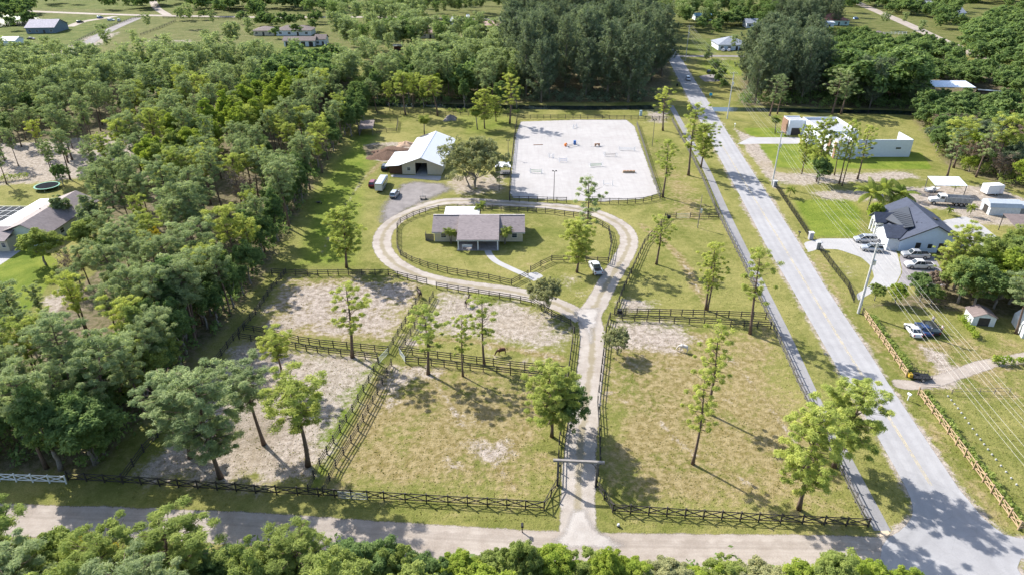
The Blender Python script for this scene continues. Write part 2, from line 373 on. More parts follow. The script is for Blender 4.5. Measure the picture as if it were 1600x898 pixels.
# the lot's driveway and cleared ground inside the wood are not wood floor
lotd = sd_poly(P2, LOT); fi = np.where(near, fi * np.clip(lotd / 3, 0, 1), fi)
sl = sd_poly(P2, SANDLOT); fi = fi * np.clip(0.25 + sl / 4, 0.25, 1)
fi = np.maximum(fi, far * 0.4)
Z = np.zeros(len(P2))
nr, nc = PX.shape
idx = np.arange(nr * nc).reshape(nr, nc)
faces = np.stack([idx[:-1, :-1].ravel(), idx[:-1, 1:].ravel(), idx[1:, 1:].ravel(), idx[1:, :-1].ravel()], 1)
def ground_mat():
    m, t, o = mat_new('grass_and_sand'); q = NT(t)
    co = q.n('NewGeometry').outputs['Position']
    a = q.n('Attribute', attribute_name='soil'); s = q.n('SeparateColor'); q.l(a.outputs['Color'], s.inputs[0])
    sand, lush, lit_shade, dry = s.outputs[0], s.outputs[1], s.outputs[2], a.outputs['Alpha']
    big = q.noise(0.035, 4, 0.6, co); mid = q.noise(0.16, 5, 0.65, co, 0.5); fine = q.noise(0.9, 5, 0.7, co); tiny = q.noise(4.5, 3, 0.7, co)
    # turf
    tone = q.math('ADD', q.math('MULTIPLY', big, 0.35), q.math('ADD', q.math('MULTIPLY', mid, 0.35), q.math('MULTIPLY', fine, 0.3)))
    g = q.mix(q.mapr(tone, 0.36, 0.62), (0.108, 0.124, 0.026), (0.258, 0.232, 0.082))
    g = q.mix(q.math('MULTIPLY', q.mapr(tiny, 0.45, 0.66), 0.38), g, (0.080, 0.088, 0.019))
    dmask = q.mapr(q.math('ADD', dry, q.math('MULTIPLY', q.math('SUBTRACT', q.math('ADD', q.math('MULTIPLY', mid, 0.6), q.math('MULTIPLY', fine, 0.5)), 0.55), 2.4)), 0.3, 0.75)
    g = q.mix(q.math('MULTIPLY', dmask, 0.85), g, q.mix(q.mapr(fine, 0.35, 0.65), (0.150, 0.112, 0.042), (0.300, 0.235, 0.130)))
    lmask = q.mapr(q.math('ADD', lush, q.math('MULTIPLY', q.math('SUBTRACT', fine, 0.5), 0.5)), 0.3, 0.7)
    g = q.mix(q.math('MULTIPLY', lmask, 0.8), g, q.mix(q.mapr(mid, 0.35, 0.65), (0.095, 0.145, 0.015), (0.165, 0.205, 0.027)))
    cshade = q.n('Attribute', attribute_name='cloud_shade').outputs['Fac']      # cloud's shade over the far pasture, put into the grass colour
    g = q.mix(q.math('MULTIPLY', cshade, 0.72), g, q.mix(q.mapr(mid, 0.35, 0.65), (0.060, 0.078, 0.022), (0.105, 0.110, 0.040)))
    # bare sand with scuffed hoof marks
    nz = q.math('ADD', q.math('MULTIPLY', mid, 0.5), q.math('ADD', q.math('MULTIPLY', fine, 0.35), q.math('MULTIPLY', tiny, 0.3)))
    smask = q.mapr(q.math('ADD', sand, q.math('MULTIPLY', q.math('SUBTRACT', nz, 0.575), 2.5)), 0.38, 0.70)
    sc = q.mix(q.mapr(fine, 0.3, 0.7), (0.215, 0.175, 0.140), (0.44, 0.38, 0.335))
    sc = q.mix(q.mapr(tiny, 0.52, 0.64, 0, 0.75), sc, (0.115, 0.088, 0.072))
    sc = q.mix(q.mapr(big, 0.5, 0.75, 0, 0.5), sc, (0.27, 0.215, 0.14))
    c = q.mix(q.math('MULTIPLY', smask, 0.92), g, sc)
    # wood floor: needles and low weeds, also painted shade on far and paddock ground
    lf = q.mapr(q.math('ADD', lit_shade, q.math('MULTIPLY', q.math('SUBTRACT', nz, 0.575), 1.2)), 0.35, 0.65)
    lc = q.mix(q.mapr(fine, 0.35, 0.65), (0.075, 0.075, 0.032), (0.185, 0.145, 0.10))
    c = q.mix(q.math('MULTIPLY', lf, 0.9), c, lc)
    p = q.n('BsdfPrincipled'); q.l(c, p.inputs['Base Color']); p.inputs['Roughness'].default_value = 0.95; p.inputs['Specular IOR Level'].default_value = 0.05
    h = q.math('ADD', q.math('MULTIPLY', tiny, 0.6), q.math('MULTIPLY', q.noise(1.8, 3, 0.6, co), 0.8))
    q.l(q.bump(h, 0.85, 0.22), p.inputs['Normal'])
    q.l(p.outputs[0], o.inputs[0]); return m
for tr_ in ([(470, 520), (540, 490), (600, 470), (650, 462)], [(640, 575), (690, 610), (720, 660), (760, 705), (800, 760)], [(880, 560), (800, 545), (720, 530), (650, 535)], [(960, 515), (1000, 600), (1060, 690), (1180, 760)], [(1080, 520), (1140, 560), (1190, 620), (1250, 700)], [(420, 560), (400, 630), (430, 720), (480, 740)], [(1000, 350), (1060, 400), (1100, 470)], [(600, 250), (560, 290), (500, 400)]):
    dl = sd_line(P2[near], smooth_line(Gs(tr_), 3.0)); fs[near] = np.maximum(fs[near], 0.5 * np.clip(1 - dl / 1.3, 0, 1)); fd[near] = np.maximum(fd[near], 0.9 * np.clip(1 - dl / 2.2, 0, 1))
for ln in (RL, RR):          # sandy, broken shoulders along the asphalt
    dl = sd_line(P2[near], Gs(ln)); fs[near] = np.maximum(fs[near], 0.72 * np.clip(1 - dl / 1.6, 0, 1))
soil = np.stack([fs, fl, fi, fd], 1)  # third channel holds wood litter and painted shade
ground = link('ground', fast_mesh('ground', np.stack([P2[:, 0], P2[:, 1], Z], 1), faces, ground_mat(), {'soil': soil, 'cloud_shade': np.clip((110 - PY.ravel()) / 40, 0, 1)}))  # second attribute dims the far ground's colour as under a cloud
tag(ground, 'grassy and sandy ground of paddocks, lawns and wood floor', kind='structure')

# ------------------------------------------------------------------ roads, tracks and paths: thin sheets with worn edges
def track_mat(name, ca, cb, kind='dirt', edge=0.5):
    m, t, o = mat_new(name); q = NT(t)
    co = q.n('NewGeometry').outputs['Position']
    e = q.n('Attribute', attribute_name='edge').outputs['Fac']; u = q.n('Attribute', attribute_name='across').outputs['Fac']
    big = q.noise(0.08, 4, 0.6, co); mid = q.noise(0.5, 5, 0.65, co); tiny = q.noise(5, 3, 0.7, co)
    f = q.math('ADD', q.math('MULTIPLY', big, 0.4), q.math('ADD', q.math('MULTIPLY', mid, 0.4), q.math('MULTIPLY', tiny, 0.25)))
    c = q.mix(q.mapr(f, 0.38, 0.68), ca, cb)
    if kind == 'ruts':       # two wheel ruts with a worn grass crown between
        au = q.math('ABSOLUTE', u)
        mid_g = q.mapr(q.math('ADD', au, q.math('MULTIPLY', q.math('SUBTRACT', mid, 0.5), 0.6)), 0.10, 0.30, 1, 0)
        c = q.mix(q.math('MULTIPLY', mid_g, 0.62), c, (0.20, 0.165, 0.085))
    if kind == 'dirt':
        w = q.n('TexWave'); w.inputs['Scale'].default_value = 0.0
        stripes = q.noise(2.2, 3, 0.6, None)
        cx = q.n('CombineXYZ'); q.l(q.math('MULTIPLY', u, 3.0), cx.inputs[0]); q.l(q.math('MULTIPLY', mid, 0.6), cx.inputs[1])
        sn = q.noise(1.6, 4, 0.6, cx.outputs[0])
        c = q.mix(q.mapr(sn, 0.4, 0.7, 0, 0.45), c, tuple(x * 0.72 for x in ca))
    if kind == 'arena':       # harrow lines and hoof scuffs
        mp = q.n('Mapping'); mp.inputs['Scale'].default_value = (1.0, 0.05, 1.0); mp.inputs['Rotation'].default_value = (0, 0, 0.1); q.l(co, mp.inputs['Vector'])
        c = q.mix(q.mapr(q.noise(1.3, 4, 0.7, mp.outputs[0]), 0.45, 0.65, 0, 0.22), c, tuple(x * 0.80 for x in ca))
        c = q.mix(q.mapr(q.noise(2.2, 4, 0.75, co), 0.56, 0.68, 0, 0.30), c, tuple(x * 0.72 for x in ca))
        c = q.mix(q.mapr(q.noise(0.05, 3, 0.6, co), 0.5, 0.7, 0, 0.35), c, tuple(x * 0.8 for x in ca))
    if kind == 'asphalt':
        au = q.math('ABSOLUTE', u)
        cx = q.n('CombineXYZ'); q.l(q.math('MULTIPLY', u, 2.2), cx.inputs[0]); q.l(q.math('MULTIPLY', big, 0.7), cx.inputs[1])
        sn = q.noise(1.5, 3, 0.5, cx.outputs[0])
        c = q.mix(q.mapr(sn, 0.4, 0.7, 0, 0.35), c, tuple(x * 0.86 for x in ca))
        dm = q.math('MULTIPLY', e, 0.45)          # metres from the edge: two worn wheel paths in each lane
        for c0 in (1.15, 2.75):
            wp = q.mapr(q.math('ABSOLUTE', q.math('SUBTRACT', q.math('ADD', dm, q.math('MULTIPLY', big, 0.5)), c0 + 0.25)), 0.15, 0.55, 0.16, 0)
            c = q.mix(wp, c, tuple(x * 0.7 for x in ca))
        vc = q.n('TexVoronoi'); vc.inputs['Scale'].default_value = 0.07; q.l(co, vc.inputs['Vector'])
        sv_ = q.n('SeparateColor'); q.l(vc.outputs['Color'], sv_.inputs[0])
        c = q.mix(q.mapr(sv_.outputs[0], 0.6, 1.0, 0, 0.22), c, tuple(x * 0.75 for x in ca))
        c = q.mix(q.mapr(q.noise(0.35, 6, 0.75, co), 0.58, 0.75, 0, 0.35), c, tuple(x * 0.7 for x in ca))
        vo = q.n('TexVoronoi', feature='DISTANCE_TO_EDGE'); vo.inputs['Scale'].default_value = 0.22; q.l(co, vo.inputs['Vector'])
        cr = q.mapr(q.math('ADD', vo.outputs[0], q.math('MULTIPLY', mid, 0.05)), 0.026, 0.040, 0.12, 0)
        c = q.mix(cr, c, tuple(x * 0.55 for x in ca))
    p = q.n('BsdfPrincipled'); q.l(c, p.inputs['Base Color']); p.inputs['Roughness'].default_value = 0.9; p.inputs['Specular IOR Level'].default_value = 0.15
    q.l(q.bump(tiny, 0.35, 0.05 if kind == 'asphalt' else 0.12), p.inputs['Normal'])
    al = q.mapr(q.math('ADD', q.math('MINIMUM', e, 1.0), q.math('MULTIPLY', q.math('SUBTRACT', q.math('ADD', q.math('MULTIPLY', mid, 0.7), q.math('MULTIPLY', tiny, 0.5)), 0.6), 1.5 * edge)), 0.12, (0.9 if edge >= 0.7 else 0.35) if edge > 0.2 else 0.2)
    q.l(al, p.inputs['Alpha'])
    q.l(p.outputs[0], o.inputs[0]); return m
def ribbon(name, pts, width, z, mat, label, edge_m=1.0, step=2.0, across=8, px=True):
    """a strip along a centre line; attributes: edge (0 at the rim, 1 inside), across (-1..1)"""
    C = smooth_line(Gs(pts) if px else pts, step)
    wf = width if callable(width) else (lambda i, n: width)
    V, E, U = [], [], []
    n = len(C)
    for i, c in enumerate(C):
        d = C[min(i + 1, n - 1)] - C[max(i - 1, 0)]; d.z = 0; d.normalize(); nn = Vector((d.y, -d.x, 0)); w = wf(i, n) / 2
        for k in range(across + 1):
            u = -1 + 2 * k / across
            V.append((c.x + nn.x * u * w, c.y + nn.y * u * w, z)); U.append(u); E.append(min(1, (1 - abs(u)) * w / edge_m))
    a = across + 1
    idx = np.arange(n * a).reshape(n, a)
    Fq = np.stack([idx[:-1, :-1].ravel(), idx[1:, :-1].ravel(), idx[1:, 1:].ravel(), idx[:-1, 1:].ravel()], 1)[:, ::-1]
    o = link(name, fast_mesh(name, V, Fq, mat, {'edge': E, 'across': U}))
    return tag(o, label, kind='structure')
def area(name, pts, z, mat, label, edge_m=1.0, step=1.5, px=True, jag=0.0, seed=1):
    """a sheet over a polygon: a grid of cells that carries its distance to the rim, where the material wears away"""
    P = Gs(pts) if px else [Vector(p) for p in pts]
    Q = np.array([(p.x, p.y) for p in P]); lo, hi = Q.min(0) - step, Q.max(0) + step
    xs = np.arange(lo[0], hi[0] + step, step); ys = np.arange(lo[1], hi[1] + step, step)
    gx, gy = np.meshgrid(xs, ys); S = sd_poly(np.stack([gx.ravel(), gy.ravel()], 1), P)
    nr_, nc_ = gx.shape; idx = np.arange(nr_ * nc_).reshape(nr_, nc_)
    Fq = np.stack([idx[:-1, :-1].ravel(), idx[:-1, 1:].ravel(), idx[1:, 1:].ravel(), idx[1:, :-1].ravel()], 1)
    Fq = Fq[(S[Fq].min(1) < 0)]
    used, inv = np.unique(Fq, return_inverse=True); Fq = inv.reshape(-1, 4)
    V = np.stack([gx.ravel()[used], gy.ravel()[used], np.full(len(used), z)], 1)
    e = np.clip(-S[used] / edge_m, -6, 40)
    return tag(link(name, fast_mesh(name, V, Fq, mat, {'edge': e, 'across': np.clip(-S[used] / 8.0, 0, 1)})), label, kind='structure')

M_ASPH = track_mat('pale_asphalt', (0.282, 0.273, 0.275), (0.358, 0.348, 0.348), 'asphalt', 0.3)
M_SIDE = track_mat('sidewalk_asphalt', (0.215, 0.208, 0.208), (0.272, 0.262, 0.262), 'asphalt', 0.08)
M_DIRT = track_mat('packed_shell_rock', (0.262, 0.218, 0.180), (0.385, 0.335, 0.290), 'dirt', 0.5)
M_RUT = track_mat('rutted_sand', (0.270, 0.232, 0.196), (0.400, 0.358, 0.318), 'ruts', 0.6)
M_MOUTH = track_mat('loose_white_sand', (0.304, 0.268, 0.240), (0.448, 0.416, 0.384), 'dirt', 0.75)
M_GRAV = track_mat('grey_gravel', (0.165, 0.148, 0.142), (0.265, 0.240, 0.230), 'plain', 0.7)
M_ARENA = track_mat('white_arena_sand', (0.335, 0.312, 0.300), (0.395, 0.376, 0.364), 'arena', 0.6)
M_CONC = track_mat('pale_concrete', (0.320, 0.310, 0.304), (0.385, 0.375, 0.370), 'plain', 0.02)
M_PAVE = track_mat('grey_pavers', (0.216, 0.196, 0.200), (0.288, 0.268, 0.276), 'plain', 0.02)
area('arena_sand', [(812, 190), (905, 187), (980, 187), (993, 197), (1012, 250), (1031, 303), (1003, 312), (940, 316), (800, 311), (794, 302), (798, 260), (804, 210)], 0.004, M_ARENA, 'white sand surface of the riding arena', 2.2, 1.0)
area('gravel_yard', [(588, 322), (582, 345), (590, 356), (622, 350), (652, 326), (700, 305), (720, 296), (700, 284), (648, 280), (622, 286), (606, 300)], 0.006, M_GRAV, 'grey gravel yard before the barn', 4.5, 1.0)
loop = [(918, 496), (935, 468), (955, 432), (974, 402), (983, 378), (976, 358), (955, 343), (925, 331), (890, 325), (840, 321), (780, 317), (725, 314), (690, 316), (655, 327), (622, 342), (601, 362), (597, 384), (612, 407), (645, 427), (690, 440), (740, 448), (800, 456), (850, 468), (885, 482), (912, 498)]
ribbon('driveway_loop', loop, 5.0, 0.010, M_RUT, 'pale sandy loop drive with two wheel ruts round the house', 1.5, 1.5)
ribbon('driveway', [(903, 832), (903, 800), (904, 760), (906, 720), (908, 690), (914, 640), (920, 595), (925, 555), (925, 520), (922, 492), (935, 470)], 5.2, 0.014, M_RUT, 'pale sandy entrance drive between the paddock fences', 1.4, 1.5)
area('driveway_junction', [(890, 480), (920, 478), (945, 478), (938, 505), (930, 540), (918, 545), (912, 520), (895, 500)], 0.018, M_MOUTH, 'worn sand where the loop drive meets the entrance drive', 1.8, 1.0)
area('driveway_mouth', [(886, 790), (922, 790), (930, 815), (948, 830), (990, 846), (980, 862), (860, 862), (850, 842), (872, 832), (882, 815)], 0.018, M_MOUTH, 'flared white sand mouth of the entrance drive', 1.4, 1.0)
ribbon('dirt_road', [(-420, 800), (-200, 806), (0, 811), (200, 817), (370, 824), (520, 834), (680, 845), (880, 856), (1100, 860), (1300, 862), (1400, 866)], 5.9, 0.012, M_DIRT, 'packed pale dirt road below the front fence', 1.5, 2.0)
area('road', RL + RR[::-1], 0.020, M_ASPH, 'pale grey asphalt road running past the property to the trees', 0.45, 1.6)
M_YEL = plain('worn_yellow_paint', (0.62, 0.50, 0.22), 0.8, var=0.3)
def centre_line(t0, t1):
    cl = smooth_line(Gs([((a[0] + b[0]) / 2, (a[1] + b[1]) / 2) for a, b in (((1112, 225), (1142, 215 + 10)), ((1236, 450), (1291, 450)), ((1318, 594), (1386, 594)), ((1365, 673), (1439, 673)), ((1413, 758), (1497, 758)))]), 1.5)
    k = int(len(cl) * t0), int(len(cl) * t1)
    return cl[k[0]:k[1]]
m_y, t_y, o_y = mat_new('faded_centre_line'); q = NT(t_y)
pp = q.n('BsdfPrincipled'); pp.inputs['Base Color'].default_value = (0.62, 0.50, 0.25, 1); pp.inputs['Roughness'].default_value = 0.8
q.l(q.mapr(q.noise(0.8, 5, 0.7, q.n('NewGeometry').outputs['Position']), 0.35, 0.65, 0.10, 0.75), pp.inputs['Alpha']); q.l(pp.outputs[0], o_y.inputs[0])
cl = centre_line(0.0, 1.0)
for s_ in (-0.13, 0.13):
    V = []
    for i, c in enumerate(cl):
        d = (cl[min(i + 1, len(cl) - 1)] - cl[max(i - 1, 0)]).normalized(); nn = Vector((d.y, -d.x, 0))
        V += [tuple(c + nn * (s_ - 0.06) + Vector((0, 0, 0.024))), tuple(c + nn * (s_ + 0.06) + Vector((0, 0, 0.024)))]
    Fq = [(2 * i, 2 * i + 1, 2 * i + 3, 2 * i + 2) for i in range(len(cl) - 1)]
    tag(link('road_marking', fast_mesh('road_marking', V, np.array(Fq), m_y)), 'faded yellow centre line of the asphalt road', kind='structure')
SWALK = [(1379, 829), (1330, 736), (1276, 632), (1232, 535), (1208, 485), (1166, 400), (1130, 325), (1106, 270), (1086, 234), (1062, 190), (1048, 165)]
ribbon('sidewalk', SWALK, 2.25, 0.016, M_SIDE, 'grey asphalt footpath between the sidewalk fence and the road', 0.2, 2.0, 6)
area('tactile_pad', [(1372, 829), (1389, 828), (1392, 836), (1375, 838)], 0.024, track_mat('weathered_brick_pad', (0.46, 0.35, 0.25), (0.55, 0.43, 0.31), 'plain', 0.02), 'worn tan tactile pad at the end of the footpath', 0.1, 0.5)
# side drives and far roads
area('house_driveway', [(1255, 379), (1282, 373), (1335, 373), (1345, 372), (1378, 375), (1402, 395), (1409, 425), (1398, 447), (1372, 452), (1340, 470), (1334, 462), (1356, 448), (1366, 432), (1360, 415), (1345, 402), (1310, 390), (1280, 389), (1262, 395)], 0.012, M_CONC, 'curved white concrete drive before the dark roofed house', 0.2, 1.5)
area('parking_pad', [(1404, 397), (1460, 400), (1484, 447), (1400, 447), (1410, 425)], 0.016, M_PAVE, 'grey paver pad beside the dark roofed house', 0.2, 1.5)
area('house_patio', [(1470, 345), (1510, 338), (1535, 352), (1560, 372), (1590, 385), (1580, 392), (1500, 395), (1480, 380)], 0.012, M_CONC, 'white concrete patio behind the dark roofed house', 0.3, 1.5)
area('modern_driveway', [(1172, 215), (1250, 215), (1250, 225), (1182, 225), (1150, 226)], 0.014, M_CONC, 'pale concrete drive of the white flat roofed house', 0.2, 1.5)
area('yard_track', [(1386, 590), (1425, 592), (1480, 578), (1520, 562), (1600, 548), (1640, 548), (1640, 566), (1560, 575), (1510, 592), (1470, 606), (1420, 612), (1392, 604)], 0.014, M_DIRT, 'pale dirt track into the yard beside the tan fence', 1.6, 1.5)
ribbon('far_road', [(-500, -2), (-200, 8), (25, 17), (180, 23), (385, 27), (570, 27), (680, 29), (787, 31), (1000, 38), (1030, 40)], 9.0, 0.012, M_DIRT, 'white far road crossing behind the pastures', 1.0, 8.0, 6)
ribbon('far_track', [(232, -12), (240, 5), (246, 14), (262, 24)], 7.0, 0.016, M_DIRT, 'pale track leaving the far road uphill of the pasture', 1.0, 8.0, 6)
ribbon('far_drive', [(108, 42), (130, 34), (155, 30), (180, 26)], 7.0, 0.016, M_DIRT, 'pale drive of the blue walled farmhouse', 1.0, 6.0, 6)
ribbon('far_lane', [(90, 92), (130, 72), (170, 48), (215, 28)], 9.0, 0.008, M_GRAV, 'grey dirt lane between the far pasture fences', 1.5, 6.0, 6)
ribbon('far_avenue', [(1300, -14), (1338, 4), (1415, 37), (1460, 58), (1515, 82), (1640, 140)], 9.0, 0.012, M_DIRT, 'white avenue running past the far houses', 1.0, 8.0, 6)
ribbon('far_street', [(1040, 88), (1100, 88), (1145, 88), (1200, 90)], 6.0, 0.008, M_GRAV, 'grey lane before the blue roofed bungalow', 0.8, 6.0, 6)
area('neighbour_drive', [(-200, 420), (0, 415), (38, 388), (30, 380), (-200, 392)], 0.008, M_CONC, 'pale concrete drive of the brown roofed house', 0.3, 2.0)
area('bungalow_drive', [(1100, 128), (1128, 128), (1128, 118), (1112, 116), (1090, 119)], 0.010, M_GRAV, 'grey drive where the dark car is parked', 0.5, 3.0)
ribbon('garden_path', [(829, 433), (815, 427), (795, 418), (775, 408), (765, 398), (762, 391)], 1.7, 0.014, M_CONC, 'pale concrete garden path from the porch to the oval fence gate', 0.1, 0.8, 4)
area('path_apron', [(822, 427), (838, 425), (850, 431), (836, 440), (826, 436)], 0.018, M_CONC, 'pale concrete pad outside the oval fence gate', 0.15, 0.8)
area('barn_apron', [(609, 273), (690, 275), (688, 283), (642, 279), (612, 277)], 0.014, M_CONC, 'concrete apron before the barn', 0.2, 1.0)
m_w, t_w, o_w = mat_new('dark_canal_water'); q = NT(t_w)
pw = q.n('BsdfPrincipled'); pw.inputs['Base Color'].default_value = (0.012, 0.018, 0.02, 1); pw.inputs['Roughness'].default_value = 0.06
q.l(q.bump(q.noise(1.2, 3, 0.6, q.n('NewGeometry').outputs['Position']), 0.15, 0.1), pw.inputs['Normal']); q.l(pw.outputs[0], o_w.inputs[0])
def water(name, pts, label, width): return ribbon(name, pts, width, 0.006, m_w, label, 0.5, 4.0, 4)
water('canal', [(560, 163), (700, 166), (820, 168), (930, 169), (1020, 168)], 'dark drainage canal behind the riding arena', 7.0)
water('canal', [(1105, 171), (1200, 172), (1300, 174), (1400, 176), (1440, 178)], 'dark drainage canal behind the white flat roofed house', 7.0)
area('pond', [(-60, 38), (0, 40), (30, 42), (52, 38), (60, 32), (40, 26), (-60, 22)], 0.006, m_w, 'small pond by the blue walled farmhouse', 0.5, 5.0)
# ------------------------------------------------------------------ fences: every post and rail a piece of its own
M_DARKWOOD = plain('weathered_black_boards', (0.052, 0.045, 0.042), 0.75, var=0.5, scale=2.0, spec=0.35)
M_GREYWOOD = plain('weathered_grey_boards', (0.13, 0.12, 0.115), 0.8, var=0.4, scale=2.0)
M_TAN = plain('tan_timber', (0.42, 0.30, 0.19), 0.8, var=0.3, scale=2.0)
M_WHITEWOOD = plain('white_painted_timber', (0.72, 0.73, 0.74), 0.55, var=0.12)
M_GALV = plain('galvanised_steel', (0.55, 0.58, 0.58), 0.4, 0.6, var=0.15)
M_BLKMETAL = plain('black_powder_coated_metal', (0.025, 0.025, 0.03), 0.4, var=0.3)
_unit = {}
def unit_rail(kind, mat, h, t):
    """a board one metre long from the origin along +X, scaled to its bay"""
    key = (kind, mat.name, h, t)
    if key not in _unit: _unit[key] = MB().box(0, 1, -t / 2, t / 2, -h / 2, h / 2).mesh('rail', mat)
    return _unit[key]
def unit_post(mat, w, h, cap=False):
    key = ('post', mat.name, w, h, cap)
    if key not in _unit:
        b = MB().box(-w / 2, w / 2, -w / 2, w / 2, -0.1, h)
        if cap: b.box(-w * 0.65, w * 0.65, -w * 0.65, w * 0.65, h, h + 0.06)
        _unit[key] = b.mesh('post', mat)
    return _unit[key]
frng = random.Random(5)
def span(parent, name, me, a, b, rel):
    """place a unit board from a to b (points relative to the fence's base)"""
    d = b - a; o = bpy.data.objects.new(name, me); COL.objects.link(o); o.parent = parent
    o.location = a; o.scale = (d.length, 1, 1)
    o.rotation_euler = (0, -math.asin(max(-1, min(1, d.z / d.length))), math.atan2(d.y, d.x))
    return o
def fence(label, pts, style='board', spacing=2.45, h=1.35, mat=None, closed=False, px=True, group=None, cat='fence', name=None, pw=0.15):
    mat = mat or M_DARKWOOD
    W = Gs(pts) if px else [Vector(p) for p in pts]
    if closed: W = W + [W[0].copy()]
    base = W[0].copy()
    t = thing(name or {'board': 'board_fence', 'cross': 'crossbuck_fence', 'picket': 'metal_fence', 'wire': 'wire_fence'}[style], label, cat, base, 0, group)
    P = []
    for i in range(len(W) - 1):
        a, b = W[i], W[i + 1]; n = max(1, round((b - a).length / spacing))
        for k in range(n): P.append(a.lerp(b, k / n))
    if not closed: P.append(W[-1])
    P = [p - base for p in P]
    pm = unit_post(mat, pw, h + (0.12 if style != 'picket' else 0.05), style == 'cross')
    for p in P:
        o = bpy.data.objects.new('post', pm); COL.objects.link(o); o.parent = t; o.location = p
        o.rotation_euler = (frng.uniform(-0.025, 0.025), frng.uniform(-0.025, 0.025), frng.uniform(0, 0.2)); o.scale = (1, 1, frng.uniform(0.96, 1.05))
    n = len(P)
    for i in range(n if closed else n - 1):
        a, b = P[i], P[(i + 1) % n]; d = (b - a); side = Vector((-d.y, d.x, 0)).normalized() * (pw / 2 + 0.02)
        j = lambda: Vector((0, 0, frng.uniform(-0.02, 0.02)))
        up = lambda z: Vector((0, 0, z))
        if style == 'board':
            me = unit_rail('rail', mat, 0.15, 0.04)
            for z in (0.42, 0.85, 1.28): span(t, 'rail', me, a + side + up(z * h / 1.35) + j(), b + side + up(z * h / 1.35) + j(), 0)
        elif style == 'cross':
            me = unit_rail('rail', mat, 0.14, 0.045)
            for z in (0.25, h - 0.08): span(t, 'rail', me, a + side + up(z), b + side + up(z), 0)
            span(t, 'brace', me, a + side * 1.6 + up(0.28), b + side * 1.6 + up(h - 0.12), 0)
            span(t, 'brace', me, a + side * 0.5 + up(h - 0.12), b + side * 0.5 + up(0.28), 0)
        elif style == 'wire':
            me = unit_rail('rail', mat, 0.05, 0.03)
            for z in (0.5, 1.05): span(t, 'rail', me, a + up(z), b + up(z), 0)
        elif style == 'picket':
            me = unit_rail('rail', mat, 0.05, 0.04)
            for z in (0.15, h - 0.1): span(t, 'rail', me, a + up(z), b + up(z), 0)
            m = MB(); L = d.length; k = int(L / 0.14)
            for q_ in range(1, k):
                c = a.lerp(b, q_ / k); m.box(c.x - 0.012, c.x + 0.012, c.y - 0.012, c.y + 0.012, 0.05, h)
            pk = m.build('picket_infill', mat, t); pk['kind'] = 'stuff'
    return t
def metal_gate(label, p0, p1, h=1.2, mat=None, bars=5, group=None):
    a, b = G(*p0), G(*p1); d = b - a; L = d.length
    t = thing('metal_gate', label, 'gate', a, math.atan2(d.y, d.x), group)
    m = mat or M_GALV
    MB().tube([(0, 0, 0.12), (0, 0, h), (L, 0, h), (L, 0, 0.12), (0, 0, 0.12)], 0.03, 6).build('gate_frame', m, t)
    for k in range(1, bars): MB().tube([(0, 0, 0.12 + (h - 0.12) * k / bars), (L, 0, 0.12 + (h - 0.12) * k / bars)], 0.02, 5).build('bar', m, t)
    return t
fence('dark crossbuck front fence west of the entrance, along the dirt road', [(107, 750), (250, 759), (400, 770), (498, 775), (600, 781), (700, 787), (792, 792), (850, 796)], 'cross', 2.5, 1.4)
fence('short dark crossbuck wing fence west of the timber gateway', [(850, 796), (871, 759)], 'cross', 2.6, 1.4)
fence('short dark crossbuck wing fence east of the timber gateway', [(931, 761), (957, 800)], 'cross', 2.6, 1.4)
fence('dark crossbuck front fence east of the entrance, along the dirt road', [(957, 800), (1070, 808), (1185, 815), (1356, 823)], 'cross', 2.6, 1.4)
fence('long grey board fence beside the asphalt footpath', [(1356, 822), (1336, 784), (1315, 741), (1271, 651), (1245, 596), (1209, 516), (1173, 441), (1158, 408), (1120, 333), (1095, 275), (1073, 232), (1050, 190)], 'board', 2.45, 1.45, M_GREYWOOD)
fence('dark board fence on the east side of the entrance drive', [(931, 761), (938, 725), (937, 680), (934, 630), (938, 595), (947, 520), (953, 498)], 'board', 2.45, 1.35)
fence('dark board fence on the west side of the entrance drive', [(871, 759), (874, 694), (881, 650), (888, 588), (895, 536), (897, 520), (891, 508), (862, 494)], 'board', 2.45, 1.35)
fence('dark board fence south side of the lane above the east paddock', [(953, 499), (1030, 503), (1100, 507), (1204, 513)], 'board')
fence('dark board fence north side of the lane above the east paddock', [(960, 491), (1030, 492), (1100, 494), (1196, 498)], 'board')
fence('dark board fence west of the upper east paddock beside the loop drive', [(960, 491), (975, 453), (990, 420), (1007, 382), (1042, 343)], 'board')
fence('short dark board fence stub west of the pale wire gate', [(1039, 341), (1056, 341)], 'board', 2.4)
fence('short dark board fence between the pale wire gate and the footpath', [(1078, 341), (1122, 341)], 'board', 2.4)
metal_gate('pale wire gate closing the top of the upper east paddock', (1057, 341), (1077, 341))
fence('dark board fence curving round the north of the ranch house lawn', [(621, 357), (626, 349), (646, 339), (665, 333), (685, 329), (715, 328), (755, 328), (797, 330), (852, 333), (882, 337), (910, 341), (932, 349), (951, 361)], 'board')
fence('dark board fence closing the east end of the ranch house lawn', [(951, 361), (955, 385), (950, 411)], 'board')
fence('dark board fence behind the parked white pickup, ending at the path gate', [(950, 411), (900, 409), (862, 408), (845, 416), (829, 425)], 'board')
fence('dark board fence curving round the south of the ranch house lawn', [(825, 431), (799, 445), (764, 437), (730, 431), (699, 426), (669, 418), (644, 409), (626, 399), (621, 388), (621, 357)], 'board')
fence('dark board fence along the north edge of the west paddocks', [(425, 429), (481, 431), (545, 430), (607, 430), (667, 444)], 'board')
fence('dark board fence of the inner paddock below the loop drive', [(682, 450), (716, 456), (797, 469), (830, 475), (862, 494)], 'board')
fence('dark board fence west side of the upper grass lane', [(655, 468), (622, 524), (607, 551)], 'board')
fence('dark board fence east side of the upper grass lane', [(677, 464), (642, 524), (625, 552)], 'board')
